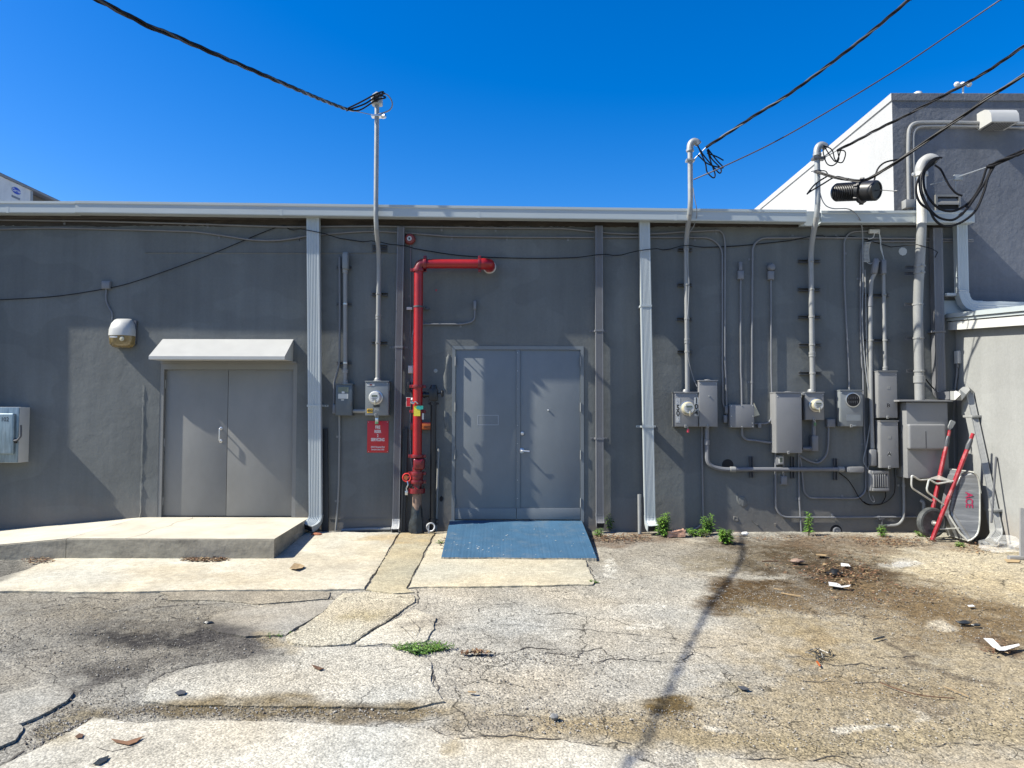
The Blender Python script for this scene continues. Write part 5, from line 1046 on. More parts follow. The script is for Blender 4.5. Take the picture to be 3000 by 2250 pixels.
# leaning bars
def bar(label, a, b, w_, d_, mt, name='leaning_bar', cat='bar'):
    mb = MB(); mb.sweep([(-w_ / 2, -d_ / 2), (w_ / 2, -d_ / 2), (w_ / 2, d_ / 2), (-w_ / 2, d_ / 2)], [a, b], (1, 0, 0)); return single(name, mb, mt, label, cat, smooth=0)
a = P(c4(245, 505), .03); b = P(c4(252, 1250), .12); bar('wide black plank leaning right of the first white downspout', a, Vector((b.x, b.y, gz(-.12))), .10, .03, M_BLACK, 'leaning_plank', 'plank')
a = P(c4(838, 500), .03); b = P(c4(818, 1240), .12); bar('thin black bar leaning between the grey downspout and the red riser', a, Vector((b.x, b.y, gz(-.12))), .035, .03, M_BLACK)
a = P(c4(822, 510), .03); b = P(c4(800, 1240), .14); bar('second thin black bar leaning just left of the first behind the grey downspout', a, Vector((b.x, b.y, gz(-.14))), .025, .03, M_BLACK)
mb = MB(); a = P(c4(1069, 650), .03); b = P(c4(1050, 1250), .12); mb.tube([a, Vector((b.x, b.y, gz(-.12) + .01))], .016, 10); single('leaning_pipe', mb, M_PIPE, 'thin grey pipe leaning right of the black drain pipe', 'pipe')
for cf, x, y, r_, lab in ((c3, 1048, 1318, .028, 'round wall bolt plate left of the blue-grey doors'), (c3, 1052, 738, .022, 'red paint daub high on the wall right of the riser')):
    c = P(cf(x, y)); mb = MB()
    if 'paint' in lab: mb.prism([(c.x + math.cos(k * .9) * r_ * (1 if k % 2 else .6), .001, c.z + math.sin(k * .9) * r_ * (1 if k % 2 else .6)) for k in range(7)], 0, (0, -.004, 0)); single('paint_daub', mb, mat('daub', (.30, .04, .06), .6), lab, 'paint mark', smooth=0)
    else: mb.lathe([(r_, 0), (r_, .004), (r_ * .4, .006), (r_ * .4, .016)], (c.x, .001, c.z), n=16); single('bolt_plate', mb, M_GALV, lab, 'bolt plate')
mb = MB(); c = P(c4(1088, 1010)); mb.prism([(c.x + math.cos(k * .8) * .035 * random.uniform(.6, 1.1), .001, c.z + math.sin(k * .8) * .055 * random.uniform(.6, 1.1)) for k in range(8)], 0, (0, -.003, 0)); single('wall_hole', mb, M_DARK, 'ragged black hole in the wall low beside the blue-grey doors', 'hole', smooth=0)
mb = MB(); a = P((1873, 1448), .12); b = P((1873, 1578), .14); mb.tube([a, Vector((a.x, -.14, gz(-.14) - .02))], .026, 12); single('pipe_stub', mb, M_PIPE, 'short grey upright pipe left of the second white downspout', 'pipe')

# --- meters 50 / 104 and panel
t, q = ebox('electric_meter', 'grey meter box with stickers 50 and 104 and a cream meter', 'electric meter', c7, 230, 300, 440, 605, .15, M_BOXG)
meter(t, c7, 343, 440, .15, .092, M_CREAM); hub(t, c7, 330, 298, .10, .0355)
plate(t, c7, 240, 350, 280, 412, .1505, mat('faded_sticker', (.36, .37, .37), .5), 'number_sticker'); plate(t, c7, 240, 414, 280, 512, .1505, M_METERW, 'number_sticker'); plate(t, c7, 240, 514, 280, 568, .1505, MATS['faded_sticker'], 'number_sticker'); plate(t, c7, 404, 345, 441, 510, .1505, M_METERW, 'number_sticker')
for s, x, y, m_ in (('2', 258, 385, MATS['faded_sticker']), ('5', 260, 437, M_INK), ('0', 260, 487, M_INK), ('6', 260, 542, M_WHITED), ('1', 423, 373, M_INK), ('0', 423, 427, M_INK), ('4', 423, 482, M_INK)): printed(t, s, c7, x, y, .1528, .105 if m_ is M_INK else .075, m_, .95, .03)
mb = MB(); b_ = rect(c7, 340, 622, 358, 655, .14); mb.box((b_[0], -.13, b_[2]), (b_[1], -.15, b_[3]), .004); part('seal_tag', mb, mat('pink_red_tag', (.60, .06, .09), .5), t); mb = MB(); mb.tube([P(c7(345, 600), .14), P(c7(348, 625), .14)], .004, 6); part('seal_wire', mb, M_STEEL, t)
t, q = ebox('breaker_panel', 'narrow grey breaker panel right of the meter marked 104', 'breaker panel', c7, 446, 196, 612, 605, .17, M_BOXG)
mb = MB(); c = P(c7(518, 190), .08); mb.lathe([(.05, 0), (.05, .015), (.03, .02)], (c.x, -.08, c.z - .012), (0, 0, 1), 14); part('hub_cap', mb, M_BOXG, t); mb = MB(); c = P(c7(535, 333), .17); mb.lathe([(.012, 0), (.008, .012)], (c.x, -.17, c.z), n=8); part('screw', mb, M_STEEL, t)
t = conduit('wide grey conduit sweeping from the narrow panel along the wall to the right', [(c7, [(516, 600), (516, 800), (520, 940), (640, 982), (760, 981), (1200, 981), (1730, 980)])], .075, .031, mt=M_COND, bend=.26)
for x, y, ax in ((516, 740, (0, 0, 1)), (745, 981, (1, 0, 0)), (1700, 980, (1, 0, 0))):
    c = P(c7(x, y), .075); c.y = -.075; mb = MB(); mb.lathe([(.031, -.04), (.040, -.037), (.040, .037), (.031, .04)], c, ax, 14); part('coupling', mb, M_PIPE if y > 900 else M_COND, t)
for x, y0, y1 in ((910, 868, 1055), (1276, 870, 1062), (1655, 885, 1075)): vstrut(t, c7, x, y0, y1)
b_ = fitting(t, c8, 228, 878, 370, 926, .085, .085, M_BOXG, 'conduit_body', .025)
conduit('thin grey conduit dropping from the narrow panel to the wall foot', [(c7, [(474, 605), (474, 800), (480, 1200), (484, 1440), (440, 1500), (250, 1532)])], .022, .013, mt=M_COND, bend=.1)
mb = MB(); mb.tube([P(c7(570, 1540), .03), P(c7(1000, 1548), .03), P(c7(1350, 1553), .03)], .014, 8); single('foot_pipe', mb, M_RUST, 'rusty pipe lying along the wall foot behind the weeds', 'pipe')

# --- screwed junction box and neighbours
t, q = ebox('junction_box', 'square grey junction box with eight cover screws', 'junction box', c7, 720, 408, 935, 612, .12, M_BOXG, lip=False, inset=.004)
for x, y in ((733, 420), (825, 418), (922, 420), (733, 510), (922, 510), (733, 602), (826, 604), (922, 602), (918, 572)): c = P(c7(x, y), .12); mb = MB(); mb.lathe([(.009, 0), (.006, .006)], (c.x, -.12, c.z), n=8); part('screw', mb, M_STEEL, t)
mb = MB(); pp = [P(c7(*p), .06) for p in [(932, 392), (985, 500), (935, 515)]]; mb.prism([(p.x, -.05, p.z) for p in pp], 0, (0, -.004, 0)); single('paper_tag', mb, mat('yellowed_paper', (.52, .49, .36), .7), 'yellowed paper tucked behind the screwed junction box', 'paper', smooth=0)
t = conduit('straight grey conduit with capped box top left of the bent pipe', [(c7, [(825, 410), (822, 200)]), (c5, [(1388, 1600), (1386, 1200), (1386, 780)])], .03, .0135); fitting(t, c5, 1364, 716, 1415, 790, .035, .05, M_COND, 'switch_box', .004); fitting(t, c5, 1372, 640, 1402, 716, .03, .04, M_COND, 'connector', .01)
t = conduit('straight grey conduit with round sensor top, bending into the junction box', [(c7, [(935, 578), (1060, 576), (1092, 520), (1090, 300)]), (c5, [(1650, 1600), (1649, 1200), (1648, 790)])], .03, .0125, bend=.09); fitting(t, c5, 1625, 718, 1676, 792, .035, .05, M_COND, 'switch_box', .004)
c = P(c5(1662, 686), .05); mb = MB(); mb.lathe([(.018, -.03), (.052, 0), (.056, .035), (.044, .06), (.02, .066)], (c.x - .02, -.02, c.z), (.15, -1, 0), 18); part('photocell', mb, M_COND, t); fitting(t, c7, 968, 570, 998, 615, .035, .05, M_COND, 'conduit_body', .006)
conduit('grey conduit curving from the junction box to the big grey panel', [(c7, [(826, 605), (828, 690), (870, 722), (945, 726), (1040, 742), (1115, 748)])], .05, .0155, bend=.07)
t, q = ebox('breaker_panel', 'big grey breaker panel in the middle of the equipment wall', 'breaker panel', c7, 1128, 300, 1358, 838, .24, M_BOXG)
mb = MB(); c = P(c7(1230, 298), .1); mb.lathe([(.06, 0), (.06, .012), (.03, .018)], (c.x, -.1, c.z - .008), (0, 0, 1), 14); part('hub_cap', mb, M_BOXG, t)
t, q = ebox('electric_meter', 'grey meter box with cream meter right of the big breaker panel', 'electric meter', c7, 1382, 300, 1553, 545, .15, M_BOXG); meter(t, c7, 1475, 412, .15, .084, M_CREAM); hub(t, c7, 1440, 296, .10, .0375)
mb = MB(); b_ = rect(c7, 1356, 300, 1384, 325, .15); mb.box((b_[0], -.05, b_[2]), (b_[1], -.15, b_[3]), .003); part('bracket', mb, M_PIPE, t)
mb = MB(); b_ = rect(c7, 1463, 566, 1480, 595, .13); mb.box((b_[0], -.12, b_[2]), (b_[1], -.14, b_[3]), .004); part('seal_tag', mb, MATS['green_seal'], t); mb = MB(); mb.tube([P(c7(1468, 540), .13), P(c7(1472, 568), .13)], .006, 6); part('seal_wire', mb, M_STEEL, t)
t = conduit('wide grey conduit below the third meter, elbowed into the big panel', [(c7, [(1460, 540), (1460, 690)])], .07, .030); fitting(t, c7, 1447, 685, 1502, 820, .07, .11, M_COND, 'conduit_body', .01); part('nipple', MB().tube([P(c7(1358, 798), .07), P(c7(1450, 800), .07)], .030, 12), M_COND, t); c = P(c7(1436, 798), .07); mb = MB(); mb.lathe([(.030, -.025), (.038, -.022), (.038, .022), (.03, .025)], c, (1, 0, 0), 14); part('coupling', mb, M_COND, t)
t, q = ebox('junction_box', 'small blank grey junction box right of the third meter', 'junction box', c7, 1580, 535, 1655, 608, .07, M_COND, lip=False)
conduit('grey flexible conduit looping from the small blank box under the big panel', [(c7, [(1592, 605), (1590, 760), (1575, 860), (1500, 932), (1420, 910), (1340, 865)])], .035, .014, bend=.12, clips=[(c7, 1498, 928)])
t, q = ebox('switch_box', 'small outlet box with clear cover under the big panel', 'outlet box', c7, 1140, 855, 1202, 942, .09, M_COND, lip=False); b_ = rect(c7, 1150, 868, 1190, 930, .092); mb = MB(); mb.box((b_[0], -.089, b_[2]), (b_[1], -.10, b_[3]), .006); part('window', mb, M_WHITED, t); mb = MB(); mb.box((b_[0] + .012, -.0995, b_[2] + .018), (b_[1] - .012, -.102, b_[3] - .012)); part('receptacle', mb, M_LCD, t, smooth=0)
conduit('short grey conduit between the two small outlet boxes', [(c7, [(1193, 940), (1194, 1045)])], .03, .012)
t, q = ebox('switch_box', 'small blank outlet box hanging lowest under the big panel', 'outlet box', c7, 1172, 1042, 1228, 1118, .06, M_COND, lip=False)
conduit('grey conduit dropping from the big panel and running right along the wall foot', [(c7, [(1122, 838), (1122, 1100), (1125, 1330), (1180, 1402), (1300, 1406), (1800, 1406)]), (c8, [(250, 1288), (500, 1286), (800, 1284)])], .028, .0145, bend=.1, clips=[(c8, 90, 1288), (c8, 480, 1286)])
conduit('straight grey conduit dropping from the big panel into the soil', [(c7, [(1326, 838), (1330, 1200), (1350, 1520), (1355, 1570)])], .025, .013, clips=[(c7, 1335, 1240)])
c = P(c7(700, 942)); mb = MB(); mb.lathe([(.085, 0), (.080, .004)], (c.x, .001, c.z), n=20); single('wall_hole', mb, M_DARK, 'round black hole above the wide horizontal conduit', 'hole', smooth=0)
c = P(c8(137, 1395)); t = T('drain_outlet', 'round capped drain outlet in the wall foot', 'drain outlet', (c.x, 0, c.z - .06)); mb = MB(); mb.lathe([(.085, 0), (.08, .004)], (c.x, .001, c.z), n=18); part('hole', mb, M_DARK, t, smooth=0); mb = MB(); mb.lathe([(.052, 0), (.052, .035), (.042, .037), (.042, .03), (.014, .03), (.014, .04)], (c.x, -.002, c.z), n=18); part('cap', mb, M_COND, t)

# --- empty meter socket, boxes A and B, cabinet
t, q = ebox('meter_socket', 'empty grey meter socket with round black opening', 'meter socket', c8, 172, 258, 357, 552, .16, M_BOXS)
c = P(c8(270, 337), .16); mb = MB(); mb.lathe([(.103, 0), (.103, .016), (.093, .018)], (c.x, -.16, c.z), n=28); part('socket_ring', mb, M_STEEL, t); mb = MB(); mb.lathe([(.094, 0), (.092, .0195)], (c.x, -.16, c.z), n=28); so_ = part('socket_opening', mb, M_DARK, t)
mb = MB()
for yy in (-.03, .03):
    for k in range(5): mb.box((c.x - .065 + k * .03, -.178, c.z + yy - .018), (c.x - .058 + k * .03, -.184, c.z + yy + .018))
part('jaw', mb, M_STRUT, so_, smooth=0); hub(t, c8, 241, 256, .03, .0125)
mb = MB(); b_ = rect(c8, 268, 540, 300, 552, .165); mb.box((b_[0], -.155, b_[2]), (b_[1], -.175, b_[3]), .003); part('latch', mb, M_BOXS, t); plate(t, c8, 220, 455, 335, 505, .1605, mat('embossed', (.175, .195, .205), .4), 'embossed_plate')
t, q = ebox('breaker_panel', 'upright grey electrical box marked B', 'breaker panel', c8, 480, 103, 635, 482, .20, M_BOXG); plate(t, c8, 552, 366, 570, 400, .2005, M_METERW, 'letter_sticker'); printed(t, 'B', c8, 561, 383, .2028, .075, bold=.03); plate(t, c8, 549, 225, 574, 247, .2005, M_PIPE, 'maker_badge')
t, q = ebox('breaker_panel', 'upright grey electrical box marked A, below the box marked B', 'breaker panel', c8, 496, 507, 645, 888, .20, M_BOXG); plate(t, c8, 559, 758, 578, 792, .2005, M_METERW, 'letter_sticker'); printed(t, 'A', c8, 568, 775, .2028, .075, bold=.03); plate(t, c8, 557, 627, 582, 650, .2005, M_PIPE, 'maker_badge')
xq = P(c6(918, 1200), .085).x; zq0, zq1 = P(c8(531, 100), .085).z, P(c6(912, 800), .085).z
t = T('service_riser', 'pale riser pipe with grey oval head standing on box B', 'service riser', (xq, -.085, zq0)); part('pipe', MB().tube([(xq, -.085, zq0), (xq, -.085, zq1)], .026, 14), M_PIPE, t); fitting(t, c6, 893, 660, 943, 800, .09, .09, M_COND, 'conduit_head', .03)
strut(t, c6, 735, 970, 992, d=.055); strut(t, c6, 735, 975, 1412, d=.055)
for y in (992, 1412): clamp(t, xq, P(c6(918, y), .085).z, .085, .026, M_PIPE)
c = P(c8(531, 80), .085); mb = MB(); mb.lathe([(.026, 0), (.036, .003), (.036, .02), (.03, .024), (.036, .03), (.036, .05), (.026, .054)], (xq, -.085, c.z - .03), (0, 0, 1), 14); part('coupling', mb, M_PIPE, t)
t = T('service_riser', 'long pale riser pipe with tilted grey head left of boxes A and B', 'service riser', P(c8(430, 870), .085)); pth = [P(c6(832, 790), .12), P(c6(800, 850), .10), P(c6(790, 1010), .085), P(c6(792, 1400), .085), P(c8(420, 300), .085), P(c8(432, 730), .085)]
part('pipe', MB().tube(fil(pth, .12), .028, 14), M_PIPE, t)
pa, pb_ = P(c6(822, 800), .12), P(c6(845, 655), .13); mb = MB(); d = (pb_ - pa); sec = [(math.cos(k * math.pi / 8) * .045, math.sin(k * math.pi / 8) * .05) for k in range(16)]; mb.sweep(sec, [pa, pa + d * .06, pa + d * .5, pa + d * .9, pb_], (1, 0, 0), scales=[.7, .95, 1, .9, .5]); part('conduit_head', mb, M_COND, t, smooth=50)
fitting(t, c8, 416, 735, 470, 876, .085, .09, M_BOXG, 'conduit_body', .03); c = P(c6(790, 1055), .085); mb = MB(); mb.lathe([(.028, -.07), (.036, -.067), (.036, .067), (.028, .07)], c, (0, 0, 1), 14); part('coupling', mb, M_COND, t); clamp(t, P(c6(793, 1412), .085).x, P(c6(793, 1412), .085).z, .085, .028, M_PIPE)
# large cabinet
CO = .30; q = rect(c8, 712, 345, 1045, 970, CO); t = T('transformer_cabinet', 'large pale-sided grey cabinet with a hooded front below the thick mast', 'electrical cabinet', ((q[0] + q[1]) / 2, -CO / 2, q[2]))
mb = MB(); mb.box((q[0], 0, q[2]), (q[1], -CO, q[3] - .02), .004); part('cabinet', mb, M_BOXG, t)
b_ = rect(c8, 640, 333, 1076, 350, CO + .02); mb = MB(); mb.prism([(b_[0], 0, b_[3] + .01), (b_[0], -CO - .05, b_[3] - .012), (b_[0], -CO - .05, b_[3] - .028), (b_[0], 0, b_[3] - .03)], 0, (b_[1] - b_[0], 0, 0)); part('drip_cap', mb, M_BOXG, t, smooth=0)
b_ = rect(c8, 725, 532, 1028, 738, CO + .08); mb = MB(); mb.box((b_[0], -CO + .002, b_[2]), (b_[1], -CO - .09, b_[3]), .03, 4); hd = part('front_hood', mb, M_BOXG, t, smooth=60); c = P(c8(865, 655), CO + .09); mb = MB(); mb.box((c.x - .004, -CO - .088, b_[2] + .015), (c.x + .003, -CO - .0915, c.z + .11)); part('slot', mb, M_DARK, hd, smooth=0)
for y in (400, 580, 620, 900): b_ = P(c8(690, y), .2); mb = MB(); mb.box((q[0] - .006, -.14, b_.z - .05), (q[0] + .002, -.17, b_.z + .05), .002); part('hinge', mb, M_PIPE, t)
# ribbed housing
t = T('ribbed_housing', 'small grey ribbed housing below box A', 'housing', P(c8(495, 1080), .05)); b_ = rect(c8, 418, 908, 582, 1080, .13); mb = MB(); mb.box((b_[0], 0, b_[2]), (b_[1], -.10, b_[3]), .02, 3); part('case', mb, M_BOXG, t)
for k in range(7): x = b_[0] + .05 + k * (b_[1] - b_[0] - .10) / 6; mb = MB(); mb.box((x - .008, -.098, b_[2] + .06), (x + .008, -.128, b_[3] - .055), .006); part('rib', mb, M_BOXG, t)
for z0, z1 in ((b_[2] + .005, b_[2] + .05), (b_[3] - .05, b_[3] - .005)): mb = MB(); mb.box((b_[0] + .03, -.098, z0), (b_[1] - .02, -.125, z1), .01); part('rim', mb, M_BOXG, t)
mb = MB(); mb.tube(spl([P(c8(*p), .05) for p in [(535, 1078), (537, 1120), (510, 1170), (480, 1185), (400, 1182), (360, 1160)]], 5), .007, 6); single('loose_wire', mb, M_CABLE, 'black wire hanging from the ribbed housing', 'wire')
mb = MB(); mb.tube(spl([P(c8(*p), .04) for p in [(400, 860), (395, 1000), (410, 1120), (440, 1165), (445, 1145), (430, 1110)]], 5), .005, 6); single('loose_wire', mb, M_CABG, 'thin pale wire curling left of the ribbed housing', 'wire')
mb = MB(); mb.tube(spl([P(c8(*p), .03) for p in [(160, 925), (230, 980), (280, 1050), (320, 1120), (380, 1180), (440, 1185), (500, 1178)]], 5), .006, 6); single('loose_wire', mb, M_CABLE, 'black wire sagging below the horizontal conduit end', 'wire')
mb = MB(); mb.tube(spl([P(c8(*p), .03) for p in [(610, 890), (615, 1000), (608, 1090), (560, 1150), (500, 1182)]], 5), .005, 6); single('loose_wire', mb, M_CABLE, 'thin black wire looping right of the ribbed housing', 'wire')
# tap
t = conduit('grey pipe dropping from the large cabinet to a garden tap', [(c8, [(682, 960), (688, 1200), (684, 1300), (640, 1350), (545, 1355)])], .05, .019, mt=M_PIPE, bend=.12, clips=[(c8, 686, 1020)])
mb = MB(); a = P(c8(545, 1355), .06); mb.tube([a, a + Vector((-.10, 0, 0))], .020, 8); mb.tube([a + Vector((-.06, 0, -.02)), a + Vector((-.06, 0, .09))], .012, 8); mb.box((a.x - .10, a.y - .012, a.z + .08), (a.x - .02, a.y + .012, a.z + .10), .005); mb.tube(spl([a + Vector((-.09, 0, 0)), a + Vector((-.10, -.02, -.03)), a + Vector((-.07, -.03, -.16))], 4), .014, 8); part('tap', mb, M_STRUT, t)
mb = MB(); c = P(c8(850, 1160), .06); mb.tube(fil([P(c8(848, 1290), .06), P(c8(848, 1165), .06), P(c8(820, 1150), .03)], .05), .026, 10); single('pipe_elbow', mb, M_PIPE, 'short grey elbow pipe behind the wheelbarrow wheel', 'pipe')

# --- cables among the right-hand conduits
mb = MB(); mb.tube(spl([P(c5(975, 0), .40), P(c5(985, 80), .40), P(c5(1008, 210), .36), P(c5(985, 320), .22), P(c5(935, 420), .16), P(c5(925, 640), .145), P(c5(940, 820), .15), P(c5(930, 1050), .15), P(c5(918, 1200), .15), P(c5(930, 1450), .15), P(c5(975, 1640), .10), P(c7(430, 250), .12)], 6), .006, 6); single('loose_cable', mb, M_CABG, 'thin grey cable snaking down the mast of the meter marked 104', 'cable')
mb = MB(); mb.tube(spl([P(c9(1010, 610), .40), P(c9(1005, 700), .40), P(c9(1030, 790), .39), P(c9(1080, 825), .38), P(c9(1180, 830), .37), P(c9(1240, 880), .34), P(c9(1260, 960), .10), P(c9(1262, 1100), .10), P(c6(722, 900), .07), P(c6(715, 1200), .07), P(c6(730, 1500), .07), P(c8(390, 200), .08), P(c8(415, 320), .09), P(c8(415, 500), .08), P(c8(385, 700), .06), P(c8(360, 830), .05), P(c8(400, 905), .05)], 6), .008, 6); single('loose_cable', mb, M_CABG, 'grey cable looping off the third mast and down beside box B', 'cable')
c = P(c6(832, 405), .05); t = T('broken_floodlight', 'broken white lamp bracket trailing bare wires above boxes A and B', 'lamp bracket', (c.x, -.05, c.z - .05)); mb = MB(); mb.box((c.x - .09, -.02, c.z - .03), (c.x + .07, -.07, c.z + .035), .02, 3); part('bracket', mb, M_WHITED, t, smooth=50)
mb = MB(); mb.tube(spl([c + Vector((-.02, -.03, -.03)), P(c6(815, 460), .06), P(c6(775, 475), .06), P(c6(770, 465), .06)], 5), .006, 6); mb.tube(spl([c + Vector((.04, -.03, -.02)), P(c6(885, 470), .06), P(c6(885, 560), .06), P(c6(910, 640), .07), P(c6(930, 745), .08)], 5), .007, 6); mb.tube(spl([c + Vector((.05, -.03, -.02)), P(c6(878, 480), .07), P(c6(900, 590), .07), P(c6(920, 690), .09)], 5), .005, 6); part('lead', mb, M_METERW, t)
mb = MB(); h0, h1 = P(c6(762, 505), .07), P(c6(758, 690), .08); n = 150; mb.tube([h0.lerp(h1, k / n) + Vector((math.cos(k * 2 * math.pi / 10) * .045 - .02 * math.sin(math.pi * k / n), math.sin(k * 2 * math.pi / 10) * .03, 0)) for k in range(n + 1)], .0055, 5); mb.tube(spl([h1, P(c6(790, 705), .08), P(c6(815, 690), .09), P(c6(850, 680), .1), P(c6(915, 682), .1)], 4), .006, 6); part('coiled_lead', mb, M_METERW, t)
c = P(c6(1090, 590)); mb = MB(); mb.lathe([(.062, 0), (.06, .004)], (c.x, .001, c.z), n=9); single('patch_disc', mb, M_METERW, 'pale round patch high on the wall left of the thick mast', 'patch', smooth=0)
# ============================================================ RIGHT-HAND BUILDINGS
XL = 6.38
M_SPOUT2 = mat('spout_weathered', (.27, .275, .265), .45, var=.12, vs=2, grime=.3, gcol=(.17, .16, .14), gs=3)
# grey painted downspout 5, its elbow and the leaning length on the pale wall
o5 = .075; xg = P(c6(1405, 900), o5).x; zt5 = P(c6(1400, 380), o5).z; zb5 = P(c8(965, 235), o5).z
t = T('downspout', 'broad grey downspout in the corner right of the thick mast', 'downspout', (xg, -o5, zb5))
sec = ds_sec(.135, .11, 5)
part('pipe', MB().sweep(sec, [(xg, -o5, zt5), (xg, -o5, zb5)], (1, 0, 0)), M_SPOUTG, t, smooth=25)
ex = [Vector((xg, -o5, zb5 + .02)), Vector((xg, -o5, zb5 - .04)), Vector((xg + .02, -.10, zb5 - .10)), Vector((xg + .05, -.20, zb5 - .12)), Vector((xg + .06, -.32, zb5 - .12))]
part('elbow', MB().sweep(sec, spl(ex, 3), (1, 0, 0)), M_SPOUTG, t, smooth=25)
mb = MB(); z = P(c6(1400, 1335), o5).z; mb.box((xg - .11, 0, z - .014), (xg + .08, -o5 * 2 + .012, z + .014), .003); part('strap', mb, M_SPOUTG, t)
xs5 = XL - .075
la = ex[-1] + Vector((0, -.0, 0)); pA = PX(c8(1205, 330), xs5); pB = PX(c8(1432, 1380), xs5); pC = PX(c8(1450, 1490), xs5); pC.z = max(pC.z, gz(pC.y) + .03)
t = T('downspout', 'white fluted downspout slanting down the pale wall behind the wheelbarrow', 'downspout', (pC.x, pC.y, pC.z))
sec2 = ds_sec(.10, .12, 5)
def ysweep(path): 
    # width along the pale wall (y), depth along x
    mb = MB(); mb.sweep(sec2, path, (1, 0, 0)); return mb
top = [la, la + Vector((.01, -.10, -.005)), pA + Vector((0, .02, .10)), pA]
part('upper_elbow', ysweep(spl(top, 4)), M_SPOUT2, t, smooth=25)
part('pipe', ysweep([pA + Vector((0, .0, .01)), pB]), M_SPOUT2, t, smooth=25)
part('shoe', ysweep(spl([pB + (pA - pB).normalized() * .04, pB, pB + Vector((-.02, -.03, -.06)), pC + Vector((-.12, -.04, .02))], 4)), M_SPOUT2, t, smooth=25)
for f in (.14, .86):
    k = pA.lerp(pB, f); mb = MB(); mb.box((k.x - .055, k.y - .10, k.z - .016), (XL + .005, k.y + .11, k.z + .016), .003); part('strap', mb, M_SPOUT2, t)
mb = MB(); k = pA.lerp(pB, .06); mb.box((XL - .07, k.y + .03, k.z - .12), (XL - .005, k.y + .20, k.z + .06), .01); part('patch_plate', mb, M_WHITED, t)
# white downspout from the last gutter, turning onto the low roof
xw1, xw2 = P(c6(1622, 400), .16).x, P(c6(1645, 930), .1).x; zw0, zw1 = P(c6(1620, 345), .16).z, P(c6(1650, 960), .16).z
t = T('downspout', 'white fluted downspout with long elbow resting over the low roof edge', 'downspout', (xw1, -.1, zw1)); sec3 = ds_sec(.15, .10, 5)
part('pipe', MB().sweep(sec3, [(xw1, -.16, zw0), (xw1, -.16, zw1)], (1, 0, 0)), M_SPOUT, t, smooth=25)
zr_ = P(c6(1750, 1105), .12).z; pe = [Vector((xw1, -.16, zw1 + .02)), Vector((xw1, -.16, zw1 - .04)), Vector((xw1 + .05, -.163, zr_ + .05)), Vector((xw1 + .16, -.166, zr_)), Vector((xw1 + .32, -.17, zr_ - .005)), Vector((xw1 + 1.2, -.19, zr_ - .02)), Vector((xw1 + 2.0, -.22, zr_ - .03))]
mb = MB(); path = spl(pe, 4)
rings = []
for i, p in enumerate(path):
    tg = (path[min(i + 1, len(path) - 1)] - path[max(i - 1, 0)]).normalized(); u = Vector((0, -1, 0)); u = (u - tg * u.dot(tg)).normalized(); v = u.cross(tg)
    w_ = .058 + (.004 if i % 2 else 0)
    rings.append([p + u * a * w_ * 1.0 + v * b * w_ * 1.2 for a, b in ((-1, -1), (1, -1), (1, -.5), (1.06, -.3), (1, -.1), (1.06, .1), (1, .3), (1.06, .5), (1, 1), (-1, 1))])
part('elbow', loft(rings), M_SPOUT, t, smooth=25)
mb = MB(); b_ = rect(c6, 1495, 975, 1690, 1000, .16); mb.box((b_[0], -.02, b_[2]), (b_[1], -.165, b_[3]), .003); part('strap', mb, M_SPOUT, t)
# low pale building
low = T('low_pale_building', 'low pale stucco building with white fascia at the right edge', 'building', (XL + 2, -2, gz(-2)))
xf = XL - .12; fA = PX((2770, 968), xf); fB = PX((3000, 952), xf); fT = PX((2770, 925), xf); sl_ = (fA.z - fB.z) / (fA.y - fB.y); fh = fT.z - fA.z; y0_ = fA.y
YE = -5.2
def fz_(y): return fA.z + (y - fA.y) * sl_
mb = MB(); mb.add([(XL, .0, -.5), (XL, YE, -.5), (XL, YE, fz_(YE) + .06), (XL, 0, fz_(0) + .06), (XL + 6, 0, -.5), (XL + 6, YE, -.5), (XL + 6, YE, fz_(YE) + .06), (XL + 6, 0, fz_(0) + .06)], [(0, 1, 2, 3), (1, 5, 6, 2), (4, 5, 1, 0)])
part('wall', mb, PALEW, low, smooth=0)
def band(xa_, xb_, ya, yb, lo, hi, mt, nm):
    mb = MB(); mb.add([(x, y, fz_(y) + h) for x in (xa_, xb_) for y in (ya, yb) for h in (lo, hi)], [(0, 1, 3, 2), (4, 6, 7, 5), (0, 4, 5, 1), (2, 3, 7, 6), (0, 2, 6, 4), (1, 5, 7, 3)]); return part(nm, mb, mt, low, smooth=0)
band(xf + .012, xf + .05, y0_, YE - .1, 0, fh * .55, M_WHITED, 'fascia_board'); band(xf - .005, xf + .04, y0_ + .01, YE - .12, fh * .62, fh * .80, M_GUT, 'drip_edge'); band(xf - .03, xf + .05, y0_ + .02, YE - .14, fh * .82, fh * 1.12, M_GUT, 'roof_edge_trim'); band(xf + .05, XL + 6, -.02, YE - .1, fh * .55, fh * .95, mat('white_roof', (.62, .62, .6), .7), 'roof')
mb = MB(); b_ = rect(c6, 1452, 1045, 1700, 1180, .02); mb.box((b_[0], -.004, b_[2]), (b_[1] + .2, -.03, b_[3]), .002); part('wall_flashing', mb, M_GUT, low)
a = PX(c8(1118, 30), XL - .03); t = T('wall_switch', 'small pale outlet with cord in the corner of the pale wall', 'outlet', a); mb = MB(); mb.box((XL - .05, a.y - .045, a.z - .02), (XL, a.y + .045, a.z + .16), .008); part('cover', mb, M_WHITED, t)
mb = MB(); q0 = Vector((XL - .03, a.y, a.z - .01)); mb.tube(spl([q0, q0 + Vector((0, .01, -.15)), q0 + Vector((-.01, .05, -.4)), q0 + Vector((-.02, .08, -.9)), q0 + Vector((-.02, .08, -2.0))], 5), .014, 7); part('cord', mb, M_COND, t)
mb = MB(); mb.box((XL - .045, a.y - .02, a.z - .08), (XL - .01, a.y + .02, a.z + .0), .008); part('plug', mb, M_COND, t)
